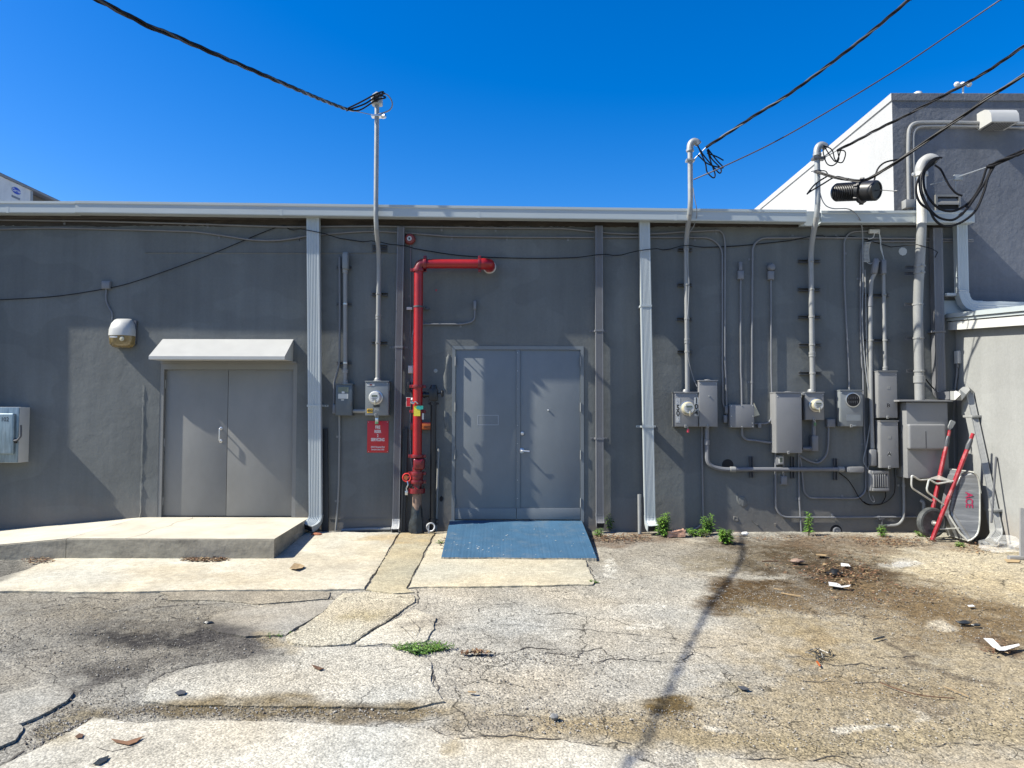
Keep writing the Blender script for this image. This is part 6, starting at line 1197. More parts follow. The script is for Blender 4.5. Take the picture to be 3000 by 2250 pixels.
mb = MB(); mb.tube(spl([P(c8(865, 170), .2), P(c8(900, 215), .1), P(c8(940, 260), .05), P(c8(985, 328), .1)], 5), .009, 7); single('loose_cable', mb, M_CABLE, 'short black cable between the thick mast and the cabinet lid', 'cable')

# tall building behind
OT = -.12; xt = P((2615, 400), OT).x; ztp = P((2615, 274), OT).z
tall = T('tall_stucco_building', 'taller stucco building with white side wall and blue-grey front behind the low roof', 'building', (xt + 4, 6, 0))
mb = MB(); mb.box((xt, .12, -.4), (xt + 14, 22, ztp - .02)); me = mb.mesh('wall', [WALL2, WHITEW], 0)
for p in me.polygons: p.material_index = 1 if p.normal.x < -.5 else 0
part('wall', me, None, tall)
bz = P((2615, 296), OT).z; mb = MB(); mb.box((xt - .02, .10, bz), (xt + 14, 22.1, ztp), .006); me = mb.mesh('parapet_band', [WALL2, WHITEW], 0)
for p in me.polygons: p.material_index = 1 if p.normal.x < -.5 else 0
part('parapet_band', me, None, tall)
def PT(p, o=OT): return P(p, o)
OW = OT + .04
def tconduit(label, pts, r):
    path = fil([P(ca(*p), OW) for p in pts], .16); t = T('conduit', label, 'conduit', path[0]); part('pipe', MB().tube(path, r, 10), M_PIPE, t); return t
tconduit('outer pale conduit bending along the top of the blue-grey tall wall', [(540, 1290), (532, 800), (540, 528), (900, 525), (1700, 540)], .026)
tconduit('inner thinner conduit bending along the top of the blue-grey tall wall', [(598, 1290), (583, 800), (584, 565), (900, 560), (1700, 578)], .018)
q = rect(ca, 510, 1272, 605, 1352, OT + .12); t = T('junction_box', 'pale junction box on the tall wall just above the gutter', 'junction box', ((q[0] + q[1]) / 2, .1, q[2])); mb = MB(); mb.box((q[0], .12, q[2]), (q[1], .0, q[3]), .006); part('cabinet', mb, M_PIPE, t)
for x in (537, 560, 580): mb = MB(); mb.tube([P(ca(x, 1350), OT + .06), P(ca(x, 1420), OT + .06)], .014, 8); part('pipe', mb, M_PIPE, t)
# white vent hood
t = T('vent_hood', 'white curved vent hood high on the tall blue-grey wall', 'vent hood', P(ca(1460, 525), OT)); q = rect(ca, 1330, 362, 1600, 525, OT + .30); hz = q[3] - q[2]
prof = [(.12, q[3] + .0), (.05, q[3]), (-.06, q[3] - hz * .05), (-.15, q[3] - hz * .22), (-.20, q[3] - hz * .5), (-.21, q[2] + .02), (-.21, q[2]), (.12, q[2])]
mb = MB(); mb.prism([(q[0], y, z) for y, z in prof], 0, (q[1] - q[0], 0, 0)); part('hood', mb, M_HOOD, t, smooth=40)
mb = MB(); mb.box((q[0] + .04, -.17, q[2] - .006), (q[1] - .04, .10, q[2] - .002)); gr = part('grille', mb, M_STRUT, t, smooth=0)
for k in range(7): x = q[0] + .08 + k * (q[1] - q[0] - .16) / 6; mb = MB(); mb.box((x - .006, -.17, q[2] - .014), (x + .006, .10, q[2] - .007)); part('grille_bar', mb, M_PIPE, gr, smooth=0)
# louvre
q = rect(ca, 800, 1228, 1045, 1395, OT + .03); t = T('louvre_vent', 'dark louvred wall vent behind the hanging cable coil', 'vent', ((q[0] + q[1]) / 2, .1, q[2])); mb = MB(); fw = .03
for a, b in (((q[0], q[2]), (q[0] + fw, q[3])), ((q[1] - fw, q[2]), (q[1], q[3])), ((q[0] + fw, q[3] - fw), (q[1] - fw, q[3]))): mb.box((a[0], .13, a[1]), (b[0], .085, b[1]))
part('frame', mb, M_FRAME, t, smooth=0); mb = MB(); mb.box((q[0] + fw, .125, q[2]), (q[1] - fw, .115, q[3] - fw)); part('opening', mb, M_DARK, t, smooth=0)
for k in range(3):
    z = q[3] - fw - .02 - k * .16; mb = MB(); mb.prism([(q[0] + fw, .115, z), (q[0] + fw, .085, z - .07), (q[0] + fw, .080, z - .10), (q[0] + fw, .088, z - .07), (q[0] + fw, .118, z - .008)], 0, (q[1] - q[0] - 2 * fw, 0, 0)); part('slat', mb, M_FRAME, t, smooth=0)
# roof bits
p = P(ca(627, 245), OT - .2); t_ = MB(); t_.lathe([(.07, -.02), (.075, .05), (.06, .10), (.02, .12)], (p.x, .32, ztp), (0, 0, 1), 14); single('roof_vent', t_, M_WHITE, 'small white dome vent on top of the tall building', 'roof vent')
p = P(ca(1067, 245), OT - .2); t = T('weather_sensor', 'tiny white weather sensor standing on the tall roof', 'weather sensor', (p.x, .32, ztp)); mb = MB(); mb.tube([(p.x, .32, ztp - .02), (p.x, .32, ztp + .22)], .014, 8); mb.lathe([(.05, 0), (.03, .05)], (p.x, .32, ztp), (0, 0, 1), 10); part('post', mb, M_WHITE, t)
mb = MB(); mb.tube([(p.x - .10, .32, ztp + .22), (p.x + .10, .32, ztp + .24)], .010, 6)
for s in (-1, 0, 1): mb.lathe([(.03, 0), (.045, .03), (.03, .06)], (p.x + s * .09, .32, ztp + .20), (0, 0, 1), 10)
part('cups', mb, M_WHITE, t)

# rooftop unit at the far left
xa_ = -9.0
def PA(px, py): return PX((px, py), xa_)
n0 = PA(0, 515); cor = PA(95, 562); zt_ = n0.z
t = T('rooftop_unit', 'pale rooftop air conditioner with a blue oval badge at the far left', 'air conditioner', (xa_ - 1.2, cor.y - .5, 4.5)); M_AC = mat('unit_paint', (.52, .50, .46), .5, var=.12, vs=3, grime=.3, gcol=(.3, .27, .23), gs=4)
mb = MB(); mb.box((xa_ - 2.2, 1.2, 4.5), (xa_, cor.y, zt_), .01); part('case', mb, M_AC, t)
mb = MB(); mb.box((xa_ - 2.2, cor.y + .01, 4.5), (xa_ - .12, cor.y + 1.2, zt_ - .02)); part('coil_section', mb, mat('coil_dark', (.07, .06, .05), .7, var=.3, vs=20), t, smooth=0)
mb = MB(); mb.box((xa_ - 2.25, 1.15, zt_ + .001), (xa_ + .03, cor.y + 1.25, zt_ + .05), .01); part('top_cap', mb, M_SPOUTG, t)
mb = MB(); mb.box((xa_ - .03, cor.y - .05, 4.5), (xa_ + .006, cor.y + .01, zt_ - .01)); part('corner_post', mb, M_PIPE, t, smooth=0)
bc = PA(47, 559); by = PA(61, 559).y - PA(33, 559).y; mb = MB(); mb.prism([(xa_ + .001, bc.y + math.cos(k * math.pi / 14) * by / 2, bc.z + math.sin(k * math.pi / 14) * by * .26) for k in range(28)], 0, (.004, 0, 0)); bd = part('badge_rim', mb, M_METERW, t, smooth=0)
mb = MB(); mb.prism([(xa_ + .005, bc.y + math.cos(k * math.pi / 14) * by / 2 * .94, bc.z + math.sin(k * math.pi / 14) * by * .26 * .9) for k in range(28)], 0, (.003, 0, 0)); part('badge_face', mb, mat('badge_blue', (.01, .03, .30), .4), bd, smooth=0)
part('lettering', text_mb('Carrier', by * .30, (xa_ + .0085, bc.y, bc.z), (0, 1, 0), (0, 0, 1), shear=.15, bold=.01), M_INKW, bd, smooth=0)
a, b = PA(34, 567), PA(58, 584); mb = MB(); mb.box((xa_, a.y, b.z - .02), (xa_ + .004, b.y, a.z - .02)); part('rating_plate', mb, M_COND, t, smooth=0)

# ============================================================ OVERHEAD CABLES
M_CABN = mat('dark_neutral_cable', (.035, .035, .038), .5, var=.2)
def twist(path, n=3, r=.011, lay=.013, pitch=.45, phase=0.0):
    """n strands laid round each other along a path"""
    P_ = spl(path, 14); mb = MB(); s = 0; pos = [0]
    for a, b in zip(P_, P_[1:]): s += (b - a).length; pos.append(s)
    st = []
    for k in range(n):
        pts = []
        for i, p in enumerate(P_):
            tg = (P_[min(i + 1, len(P_) - 1)] - P_[max(i - 1, 0)]).normalized(); u = tg.cross(Vector((0, 0, 1))).normalized(); v = tg.cross(u)
            a = 2 * math.pi * (pos[i] / pitch + k / n) + phase; pts.append(p + u * math.cos(a) * lay + v * math.sin(a) * lay)
        st.append(pts)
    return st
def cable_thing(label, path, n=3, r=.011, lay=.013, pitch=.5, mts=None, name='service_cable', group=None):
    t = T(name, label, 'overhead cable', path[0], group)
    for k, pts in enumerate(twist(path, n, r, lay, pitch)): part('strand', MB().tube(pts, r, 6), (mts or [M_CABLE])[k % len(mts or [1])], t)
    return t
def WO(pts, o0, o1):
    n = len(pts); q = [P(p, o0 + (o1 - o0) * (i / (n - 1)) ** 1.15) for i, p in enumerate(pts)]
    d_ = (q[-1] - q[-2]).normalized(); return q + [q[-1] + d_ * 3 + Vector((0, 0, .1)), q[-1] + d_ * 9 + Vector((0, 0, .8))]     # on toward the utility pole
# left drop: placed where its shadow falls on the pavement
g1, g2 = GD((2190, 1620)), GD((1790, 2250))
def shadow_solve(p):
    d = ray(*p); best = None
    nx_, ny_ = (g2.y - g1.y), -(g2.x - g1.x)
    def err(t):
        q = C_POS + d * t; s = (q.z - gz(q.y)) / -SUN.z; S = q + SUN * s; return (S.x - g1.x) * nx_ + (S.y - g1.y) * ny_
    lo, hi = 1.5, 14.0
    for _ in range(60):
        m_ = (lo + hi) / 2
        if err(lo) * err(m_) <= 0: hi = m_
        else: lo = m_
    return C_POS + d * ((lo + hi) / 2)
left_px = [(288, 0), (516, 108), (833, 246)]
lp = [shadow_solve(p) for p in left_px]
anchor = Vector((x1m - .06, -OM - .02, zc1 + .01))
mid1 = P((1014, 320), .55); mid2 = P((946, 294), (.55 - lp[-1].y) / 2 * .9)
# carry on past the frame to the pole behind the camera
ext = lp[0] + (lp[0] - lp[1]).normalized() * 4.5 + Vector((0, 0, .25))
pathL = [mid1, mid2] + lp[::-1] + [ext]
tL = cable_thing('black twisted service cable running from the left mast out of frame at top left', pathL, 3, .011, .0135, .75, [M_CABLE, M_CABN, M_CABLE])
c = Vector((x1m, -OM, zT1 + .05))
mb = MB(); mb.tube(spl([mid1, mid1.lerp(c, .5) + Vector((0, -.05, .02)), c + Vector((.0, -.08, .06)), c + Vector((.10, -.06, .10)), c + Vector((.05, -.07, .03))], 5), .012, 7); mb.tube(spl([mid1 + Vector((0, 0, -.02)), mid1.lerp(c, .6) + Vector((0, -.06, -.03)), c + Vector((-.02, -.09, .0)), c + Vector((.12, -.06, .08)), c + Vector((.02, -.07, .04))], 5), .012, 7); mb.tube(spl([mid1, mid1.lerp(c, .45) + Vector((0, -.03, -.08)), c + Vector((0, -.08, -.03)), c + Vector((.13, -.05, .02)), c + Vector((.06, -.07, .05))], 5), .011, 7); part('splice_lead', mb, M_CABLE, tL)
mb = MB(); mb.tube(spl([c + Vector((.03, -.07, .05)), c + Vector((.14, -.05, .07)), c + Vector((.22, -.04, -.04)), c + Vector((.18, -.03, -.15)), anchor + Vector((.05, 0, 0)), anchor], 5), .010, 7); part('neutral_lead', mb, M_CABG, tL)
mb = MB(); mb.tube([anchor, mid1.lerp(anchor, .3)], .006, 6); mb.tube([mid1.lerp(anchor, .3), mid1.lerp(anchor, .02)], .016, 8); part('dead_end_clamp', mb, M_GALV, tL)
# second mast: drop and loops
a2 = Vector((x2m, -OM, P((2028, 470), OM).z))
w2 = WO([(2068, 432), (2139, 386), (2218, 334), (2298, 285), (2415, 200), (2540, 103), (2662, 0), (2740, -70)], .48, 2.3)
t2 = cable_thing('black twisted service cable from the mast above meter 104 going up out of frame', w2, 3, .0105, .0125, .62, [M_CABLE, M_CABN, M_CABLE])
mb = MB(); mb.box((a2.x - .06, a2.y - .05, a2.z - .018), (a2.x + .06, a2.y + .05, a2.z + .012), .006); mb.tube([a2 + Vector((.04, -.02, 0)), w2[0]], .007, 6); part('dead_end_clamp', mb, M_GALV, t2)
def loops(cf, L_, o, r, parent, mt=M_CABLE):
    for q in L_: part('drip_loop', MB().tube(spl([P(cf(*p), o) for p in q], 6), r, 6), mt, parent)
loops(c9, [[(290, 455), (305, 490), (335, 560), (345, 610), (380, 645), (392, 625), (370, 560), (345, 480)], [(290, 460), (330, 520), (390, 590), (420, 618), (425, 590), (370, 530), (350, 475)], [(290, 510), (345, 560), (400, 580), (440, 585), (400, 540), (350, 475)], [(345, 500), (400, 520), (442, 543)]], .46, .010, t2)
w2b = WO([(2032, 526), (2119, 488), (2273, 414), (2447, 314), (2633, 200), (2800, 88), (2930, 0), (3010, -56)], .41, 2.2)
single('service_cable', MB().tube(spl(w2b, 6), .009, 7), M_CABP, 'single thin dark purple cable slanting up across the sky between two thicker cables', 'overhead cable')
# third mast
w3 = WO([(2452, 441), (2510, 412), (2571, 379), (2660, 335), (2745, 290), (2820, 250), (2895, 207), (3000, 135), (3080, 80)], .48, 2.6)
t3 = cable_thing('black twisted cable from the third mast crossing the white side wall', w3, 3, .009, .0115, .6, [M_CABLE, M_CABN, M_CABLE])
a3 = Vector((x3m, -OM, P((2390, 465), OM).z)); mb = MB(); mb.box((a3.x - .07, a3.y - .05, a3.z - .02), (a3.x + .10, a3.y + .05, a3.z + .02), .006); mb.tube([a3 + Vector((.08, -.02, 0)), w3[0]], .006, 6); part('dead_end_clamp', mb, M_STRUT, t3)
loops(c9, [[(1030, 460), (1030, 500), (1050, 560), (1085, 573), (1120, 540), (1115, 490)], [(1030, 455), (1080, 480), (1100, 540), (1140, 555), (1160, 510), (1150, 485), (1110, 488)], [(1035, 458), (1060, 500), (1100, 550), (1120, 520), (1130, 490)]], .46, .009, t3)
# telecom bundle with the splice closure
tel = WO([c9(985, 610), c9(1060, 632), c9(1150, 652), c9(1250, 662), c9(1350, 622), c9(1550, 492), c9(1700, 385), c9(1850, 282), c9(2000, 175), c9(2212, 40), c9(2400, -90)], .42, 2.6)
tt = cable_thing('black telephone cable bundle carrying the ribbed splice case', tel, 3, .010, .013, 1.3, [M_CABLE])
mb = MB(); mb.tube(spl([P(c9(*p), .42) for p in [(1325, 685), (1340, 620), (1360, 580), (1400, 552), (1480, 535)]], 6), .012, 7); part('slack_loop', mb, M_CABLE, tt); mb = MB(); mb.tube(spl([P(c9(*p), .4) for p in [(1060, 632), (985, 680), (935, 740), (955, 725), (1030, 680), (1100, 640), (1150, 645)]], 6), .011, 7); part('slack_loop', mb, M_CABLE, tt); mb = MB(); mb.tube(spl([P(c9(*p), .38) for p in [(985, 605), (1040, 605), (1060, 628), (1090, 640)]], 5), .008, 6); part('slack_loop', mb, M_CABLE, tt)
a4 = Vector((x3m, -OM, P((2390, 502), OM).z)); mb = MB(); mb.lathe([(.04, -.012), (.052, -.01), (.052, .01), (.04, .012)], a4, (0, 0, 1), 14); mb.tube([a4 + Vector((-.03, -.05, 0)), a4 + Vector((-.12, -.08, -.03))], .006, 6); part('band_clamp', mb, M_STRUT, tt)
ctr = P(c9(1240, 725), .58); ax = Vector((.55, -.81, -.2)).normalized(); prof = [(.03, -.31), (.085, -.30), (.10, -.28)]; SC = 1.22
for k in range(13): prof += [(.105, -.27 + k * .022), (.105, -.262 + k * .022), (.092, -.258 + k * .022), (.092, -.252 + k * .022)]
prof += [(.105, .02), (.135, .025), (.135, .055), (.112, .06), (.112, .20), (.10, .215), (.085, .216), (.085, .205), (.02, .205)]
t = T('splice_case', 'black ribbed cylindrical splice case hanging before the white side wall', 'splice case', ctr - Vector((0, 0, .13))); part('body', MB().lathe([(a * SC, b * SC) for a, b in prof], ctr, ax, 26), M_BLACK, t, smooth=30)
mb = MB(); e = ctr + ax * .205 * SC; mb.tube(spl([e, e + ax * .10 + Vector((0, 0, .0)), e + ax * .24 + Vector((.02, 0, -.02))], 4), .008, 6); mb.lathe([(.012, 0), (.016, .01), (.01, .04)], e + ax * .23 + Vector((.02, 0, -.02)), ax, 8); part('valve_stem', mb, M_STRUT, t)
for k in range(6): a = k * math.pi / 3; u = ax.orthogonal().normalized(); v = ax.cross(u); mb = MB(); mb.lathe([(.018, 0), (.018, .05)], ctr + ax * .015 + (u * math.cos(a) + v * math.sin(a)) * .135 * SC, ax, 8); part('clamp_bolt', mb, M_BLACK, t)
mb = MB(); k = ctr - ax * .1; mb.tube([k + Vector((0, 0, .10)), k + Vector((0, 0, .17))], .006, 6); k = ctr + ax * .05; mb.tube([k + Vector((0, 0, .12)), k + Vector((0, 0, .19))], .006, 6); part('hanger', mb, M_STRUT, t)
# thick mast: coil and feed
coil = T('cable_coil', 'large loops of thick black cable hanging from the gooseneck mast', 'cable coil', P(ca(900, 1535), .4))
CL = [[(800, 880), (770, 930), (692, 1010), (688, 1150), (740, 1270), (830, 1360), (930, 1390), (1030, 1368), (1150, 1280), (1240, 1130), (1290, 985), (1310, 955)],
      [(810, 870), (760, 920), (655, 1040), (650, 1180), (700, 1310), (800, 1430), (900, 1472), (990, 1465), (1100, 1372), (1200, 1230), (1290, 1090), (1350, 945)],
      [(830, 875), (740, 930), (630, 1080), (610, 1200), (650, 1310), (740, 1380), (790, 1470), (870, 1530), (960, 1530), (1080, 1480), (1190, 1380), (1270, 1200), (1310, 1060), (1375, 940)],
      [(790, 940), (850, 985), (900, 1080), (940, 1150), (1000, 1215), (1060, 1240)], [(860, 870), (830, 868), (780, 880), (720, 930), (665, 1030), (660, 1160), (690, 1270), (740, 1370)]]
for i, L_ in enumerate(CL): part('cable_loop', MB().tube(spl([P(ca(*p), (.47 + .03 * i + (.12 * k / len(L_)))) for k, p in enumerate(L_)], 6), .0165 if i < 3 else .0135, 8), M_CABLE, coil)
for x, y in ((745, 1375), (1115, 1335), (1050, 1420)): c = P(ca(x, y), .53); mb = MB(); mb.lathe([(.02, -.03), (.024, -.02), (.024, .02), (.02, .03)], c, (.8, 0, -.6 if x < 800 else .6), 8); part('cable_tie', mb, M_GALV if x < 800 else M_BLACK, coil)
w4 = WO([ca(1310, 955), ca(1370, 938), ca(1450, 895), ca(1560, 850), ca(1659, 803), ca(1800, 735)], .58, 1.3)
cable_thing('thick black feeder cable leaving the coil toward the right edge', w4, 3, .015, .018, .9, [M_CABLE])
mb = MB(); mb.tube([P(ca(750, 1130), .44), P(ca(985, 1072), .48)], .006, 6); mb.tube([P(ca(985, 1072), .48), P(ca(1050, 1045), .50), P(ca(1370, 938), .57), P(ca(1659, 800), .80), P(ca(1659, 800), .80) + (P(ca(1659, 800), .80) - P(ca(1370, 938), .57)).normalized() * 9], .010, 7); mb.tube([P(ca(995, 1075), .48), P(ca(997, 1200), .48)], .006, 6); mb.box(P(ca(985, 1085), .50), P(ca(1050, 1040), .46), .006); single('messenger_wire', mb, M_GALV, 'pale steel support wire tied to the thick mast', 'wire')

# ============================================================ WHEELBARROW
def B(x, y, o): return P(cb(x, y), o)
bar_ = T('wheelbarrow', 'steel wheelbarrow with red handles tipped up against the pale wall', 'wheelbarrow', GD(cb(560, 1390)))
nb, nt_ = B(398, 1372, .66), B(778, 400, .78); nb.z = gz(nb.y) + .02
fb, ft = B(346, 1350, .44), B(550, 370, .38); fb.z = gz(fb.y) + .03
sec = [(math.cos(k * math.pi / 4 + .39) * .031, math.sin(k * math.pi / 4 + .39) * .027) for k in range(8)]
for a, b, gtop in ((nb, nt_, B(832, 252, .79)), (fb, ft, B(582, 220, .375))):
    h = part('handle', MB().sweep(sec, [a, b], (0, 1, 0)), M_REDW, bar_)
    d = (gtop - b).normalized(); part('sleeve', MB().tube([b - d * .03, b + d * .02, b + d * .10, b + d * .13], .034, 10, scales=[.9, 1, .85, .6]), M_STRUT, h); part('grip', MB().tube([b + d * .11, gtop], .023, 10), M_REDW, h)
part('cross_bar', MB().tube([nb.lerp(nt_, .02), fb.lerp(ft, .02)], .016, 8), M_RIM, bar_)
# wheel
wc = B(392, 1192, .55); wax = Vector((.16, -1, 0.02)).normalized()
wh = part('tyre', MB().lathe([(.135, -.035), (.165, -.048), (.19, -.042), (.203, -.02), (.203, .02), (.19, .042), (.165, .048), (.135, .035)], wc, wax, 36), M_RUB, bar_)
rim = part('wheel_rim', MB().lathe([(.030, -.03), (.09, -.012), (.12, -.03), (.138, -.036), (.138, .036), (.12, .03), (.09, .012), (.03, .03)], wc, wax, 30), mat('rim_grey', (.16, .15, .145), .5, var=.25, vs=12), bar_)
u = wax.orthogonal().normalized(); v = wax.cross(u)
for k in range(4):
    mb = MB(); c0 = wc + (u * math.cos(k * math.pi / 2 + .4) + v * math.sin(k * math.pi / 2 + .4)) * .085 + wax * .014; mb.lathe([(.024, 0), (.022, .008)], c0, wax, 12); part('rim_hole', mb, M_DARK, rim)
part('axle', MB().tube([wc - wax * .13, wc + wax * .13], .017, 10), M_RIM, bar_); mb = MB(); mb.lathe([(.034, -.05), (.034, .05)], wc, wax, 12); part('hub', mb, M_RIM, rim)
for s, a in ((1, nb.lerp(nt_, .18)), (-1, fb.lerp(ft, .18))): part('axle_bracket', MB().tube([wc + wax * (.12 * s), a], .014, 8), M_RIM, bar_)
# tray
ON, OF, FN, FF = .86, .32, .72, .44
Rp = [B(*p, ON) for p in [(835, 660), (880, 700), (902, 800), (904, 1000), (902, 1200), (880, 1320), (800, 1388)]]
Fp = [B(*p, FN) for p in [(690, 690), (640, 900), (600, 1085)]]
def other(p, y): return Vector((p.x, -y, p.z))
bm = bmesh.new()
Rn = [bm.verts.new(p) for p in Rp]; Rf = [bm.verts.new(other(p, OF)) for p in Rp]; Fn = [bm.verts.new(p) for p in Fp]; Ff = [bm.verts.new(other(p, FF)) for p in Fp]
for Rr, Ff_ in ((Rn, Fn), (Rf, Ff)):
    for f in ((Ff_[0], Rr[0], Rr[1], Rr[2]), (Ff_[0], Rr[2], Rr[3], Ff_[1]), (Ff_[1], Rr[3], Rr[4], Ff_[2]), (Ff_[2], Rr[4], Rr[5], Rr[6])): bm.faces.new(f if Ff_ is Fn else f[::-1])
bm.faces.new((Fn[0], Fn[1], Ff[1], Ff[0])); bm.faces.new((Fn[1], Fn[2], Ff[2], Ff[1])); bm.faces.new((Fn[2], Rn[6], Rf[6], Ff[2])); bm.faces.new((Rn[0], Fn[0], Ff[0], Rf[0]))
bmesh.ops.recalc_face_normals(bm, faces=bm.faces)
bmesh.ops.bevel(bm, geom=[e for e in bm.edges if len(e.link_faces) == 2 and e.calc_face_angle(0) > .5], offset=.035, segments=3, affect='EDGES')
bmesh.ops.solidify(bm, geom=bm.faces[:], thickness=.005)
mb = MB(); mb.bm(bm); tray = part('tray', mb, M_TRAY, bar_, smooth=45)
loop = Rp + [other(p, OF) for p in Rp[::-1]] + [Rp[0]]; part('rim', MB().tube(fil(loop, .05, 4), .011, 8), M_RIM, tray)
x0_, x1_ = Fp[1].x, Rp[3].x; tc = B(788, 955, .8); yy = -(FN + (ON - FN) * (tc.x - x0_) / (x1_ - x0_)); upv = Vector((x1_ - x0_, -(ON - FN), 0)).normalized(); rv = Vector((0, 0, -1)); nv = rv.cross(upv)
org = Vector((tc.x, yy, tc.z)) + (nv if nv.y < 0 else -nv) * .010
part('lettering', text_mb('ACE', .115, org, rv, upv, sx=.95, bold=.02), mat('logo_red', (.26, .01, .05), .5, var=.2, vs=20), tray, smooth=0)
# legs and braces
part('leg', MB().tube(fil([B(522, 1005, .71), B(352, 872, .73), B(342, 838, .73), B(366, 735, .73), B(450, 785, .73), B(650, 750, .74)], .03), .013, 8), M_RIM, bar_)
part('leg', MB().tube(fil([B(398, 965, .42), B(192, 832, .42), B(180, 795, .42), B(184, 692, .42), B(270, 745, .41), B(360, 740, .41), B(465, 715, .40)], .03), .013, 8), M_RIM, bar_)
mb = MB(); a, b, c, d = B(395, 735, .73), B(620, 760, .73), B(470, 700, .42), B(380, 728, .42); mb.add([a, b, c, d, a + Vector((0, 0, .008)), b + Vector((0, 0, .008)), c + Vector((0, 0, .008)), d + Vector((0, 0, .008))], [(0, 1, 2, 3), (4, 7, 6, 5), (0, 4, 5, 1), (1, 5, 6, 2), (2, 6, 7, 3), (3, 7, 4, 0)]); part('leg_plate', mb, M_RIM, bar_, smooth=0)
part('brace', MB().tube([B(480, 1262, .67), B(720, 1250, .76)], .009, 6), M_RIM, bar_); part('brace', MB().tube([B(540, 1220, .45), B(700, 1230, .42)], .009, 6), M_RIM, bar_)
part('tray_bracket', MB().tube([B(560, 1090, .70), B(690, 1300, .76), B(785, 1390, .82)], .014, 6), M_RIM, bar_)
mb = MB(); a = B(575, 215, .36); b = B(622, 118, .37); mb.sweep([(-.035, -.012), (.035, -.012), (.035, .012), (-.035, .012)], spl([a, a.lerp(b, .3), a.lerp(b, .7), b], 3), (1, 0, 0), scales=[.15] + [.6] * 2 + [.9] * 3 + [1] * 3 + [.7]); single('tool_blade', mb, M_GALV, 'small metal blade sticking up behind the far wheelbarrow handle', 'tool')
mb = MB(); a, b = PX(cb(1076, 500), XL - .02), PX(cb(1050, 860), XL - .15); mb.tube([a, b, b + (b - a) * .9], .014, 8); single('leaning_stick', mb, M_STRUT, 'grey stick leaning on the pale wall behind the slanting downspout', 'stick')

# step stool cut by the right edge
fa, fb_ = GD(cb(1330, 1470)), GD(cb(1330, 1585)); t = T('step_stool', 'low aluminium step stool cut by the right edge of the photo', 'step stool', Vector(((fa.x + fb_.x) / 2 + .1, (fa.y + fb_.y) / 2, gz(fa.y))))
top_ = .60
for base in (fa, fb_):
    mb = MB(); mb.box((base.x - .14, base.y - .03, base.z + .004), (base.x + .46, base.y + .03, base.z + .045), .006); part('foot_bar', mb, M_ALU, t)
    for dx0, dx1 in ((.02, .10), (.34, .24)): part('rail', MB().sweep([(-.022, -.012), (.022, -.012), (.022, .012), (-.022, .012)], [base + Vector((dx0, 0, .03)), Vector((base.x + dx1, (fa.y + fb_.y) / 2 + (base.y - (fa.y + fb_.y) / 2) * .7, base.z + top_))], (1, 0, 0)), M_ALU, t, smooth=0)
cx_, cy_ = fa.x + .17, (fa.y + fb_.y) / 2; hw_ = abs(fa.y - fb_.y) / 2
for z_, x0_s, x1_s in ((top_, -.10, .14), (.30, -.13, .0)):
    mb = MB(); mb.box((cx_ + x0_s, cy_ - hw_, gz(cy_) + z_), (cx_ + x1_s, cy_ + hw_, gz(cy_) + z_ + .035), .006); part('step', mb, M_ALU, t)

# ============================================================ WEEDS AND LITTER
def weed(label, px, h, spread, stems, seed, kind=1, per=16, leaf=.035, group=None):
    if kind == 1: h *= 1.25; per = int(per * 1.3)
    rd = random.Random(seed); b0 = GD(px, 0); b0.z = gz(b0.y); t = T('weed', label, 'plant', b0, group); sm = MB(); lf = [MB(), MB(), MB()]
    for s in range(stems):
        a = rd.uniform(0, 6.28); rr = rd.random() ** .5 * spread; hh = h * rd.uniform(.55, 1.0); base = b0 + Vector((math.cos(a) * rr * .35, math.sin(a) * rr * .25, -.01)); tip = b0 + Vector((math.cos(a) * rr, math.sin(a) * rr * .6, hh))
        md = base.lerp(tip, .5) + Vector((rd.uniform(-.02, .02), rd.uniform(-.02, .02), .04 * h)); pts = spl([base, md, tip], 5); sm.tube(pts, .004, 5, scales=[1 - .07 * i for i in range(len(pts))])
        for k in range(per):
            f = .12 + .88 * k / per; p = pts[min(len(pts) - 1, int(f * (len(pts) - 1)))].lerp(pts[min(len(pts) - 1, int(f * (len(pts) - 1)) + 1)], f * (len(pts) - 1) % 1)
            an = k * 2.4 + rd.uniform(-.4, .4); out = Vector((math.cos(an), math.sin(an), rd.uniform(.0, .7))).normalized(); L_ = leaf * rd.uniform(.7, 1.4) * (1.25 - .5 * f); L_ *= 1.25; sd = out.cross(Vector((0, 0, 1))).normalized() * L_ * .15; dr = Vector((0, 0, -L_ * .25))
            m_ = lf[rd.choice((0, 0, 1, 1, 2)) if kind == 1 else rd.choice((0, 2, 2, 1))]; m_.add([p, p + out * L_ * .5 + sd, p + out * L_ + dr, p + out * L_ * .5 - sd, p + out * L_ * .5 + Vector((0, 0, L_ * .06))], [(0, 1, 4), (1, 2, 4), (2, 3, 4), (3, 0, 4)])
    part('stem', sm, M_STEM, t); part_f = MB(); me_i = []
    for i, m_ in enumerate(lf): k = len(part_f.f); part_f.add(m_.v, m_.f); me_i += [i] * (len(part_f.f) - k)
    me = bpy.data.meshes.new('foliage'); me.from_pydata(part_f.v, [], part_f.f); [me.materials.append(q) for q in M_LEAF]; me.polygons.foreach_set('material_index', me_i); part('foliage', me, None, t); return t
weed('bushy upright weed right of the second white downspout', (1945, 1572), .30, .10, 16, 1, per=26, leaf=.05)
weed('weed growing between the grey downspout and the blue ramp', (1785, 1556), .24, .06, 6, 2, per=22, leaf=.05)
weed('small drooping weed at the corner of the blue ramp', (1752, 1572), .10, .06, 6, 3, per=12, leaf=.045)
weed('bright feathery weed left of the lowest wall patch', (2075, 1566), .24, .10, 9, 4, per=22, leaf=.05)
weed('low spreading weed left of the bright feathery weed', (2045, 1570), .09, .17, 14, 41, per=14, leaf=.045)
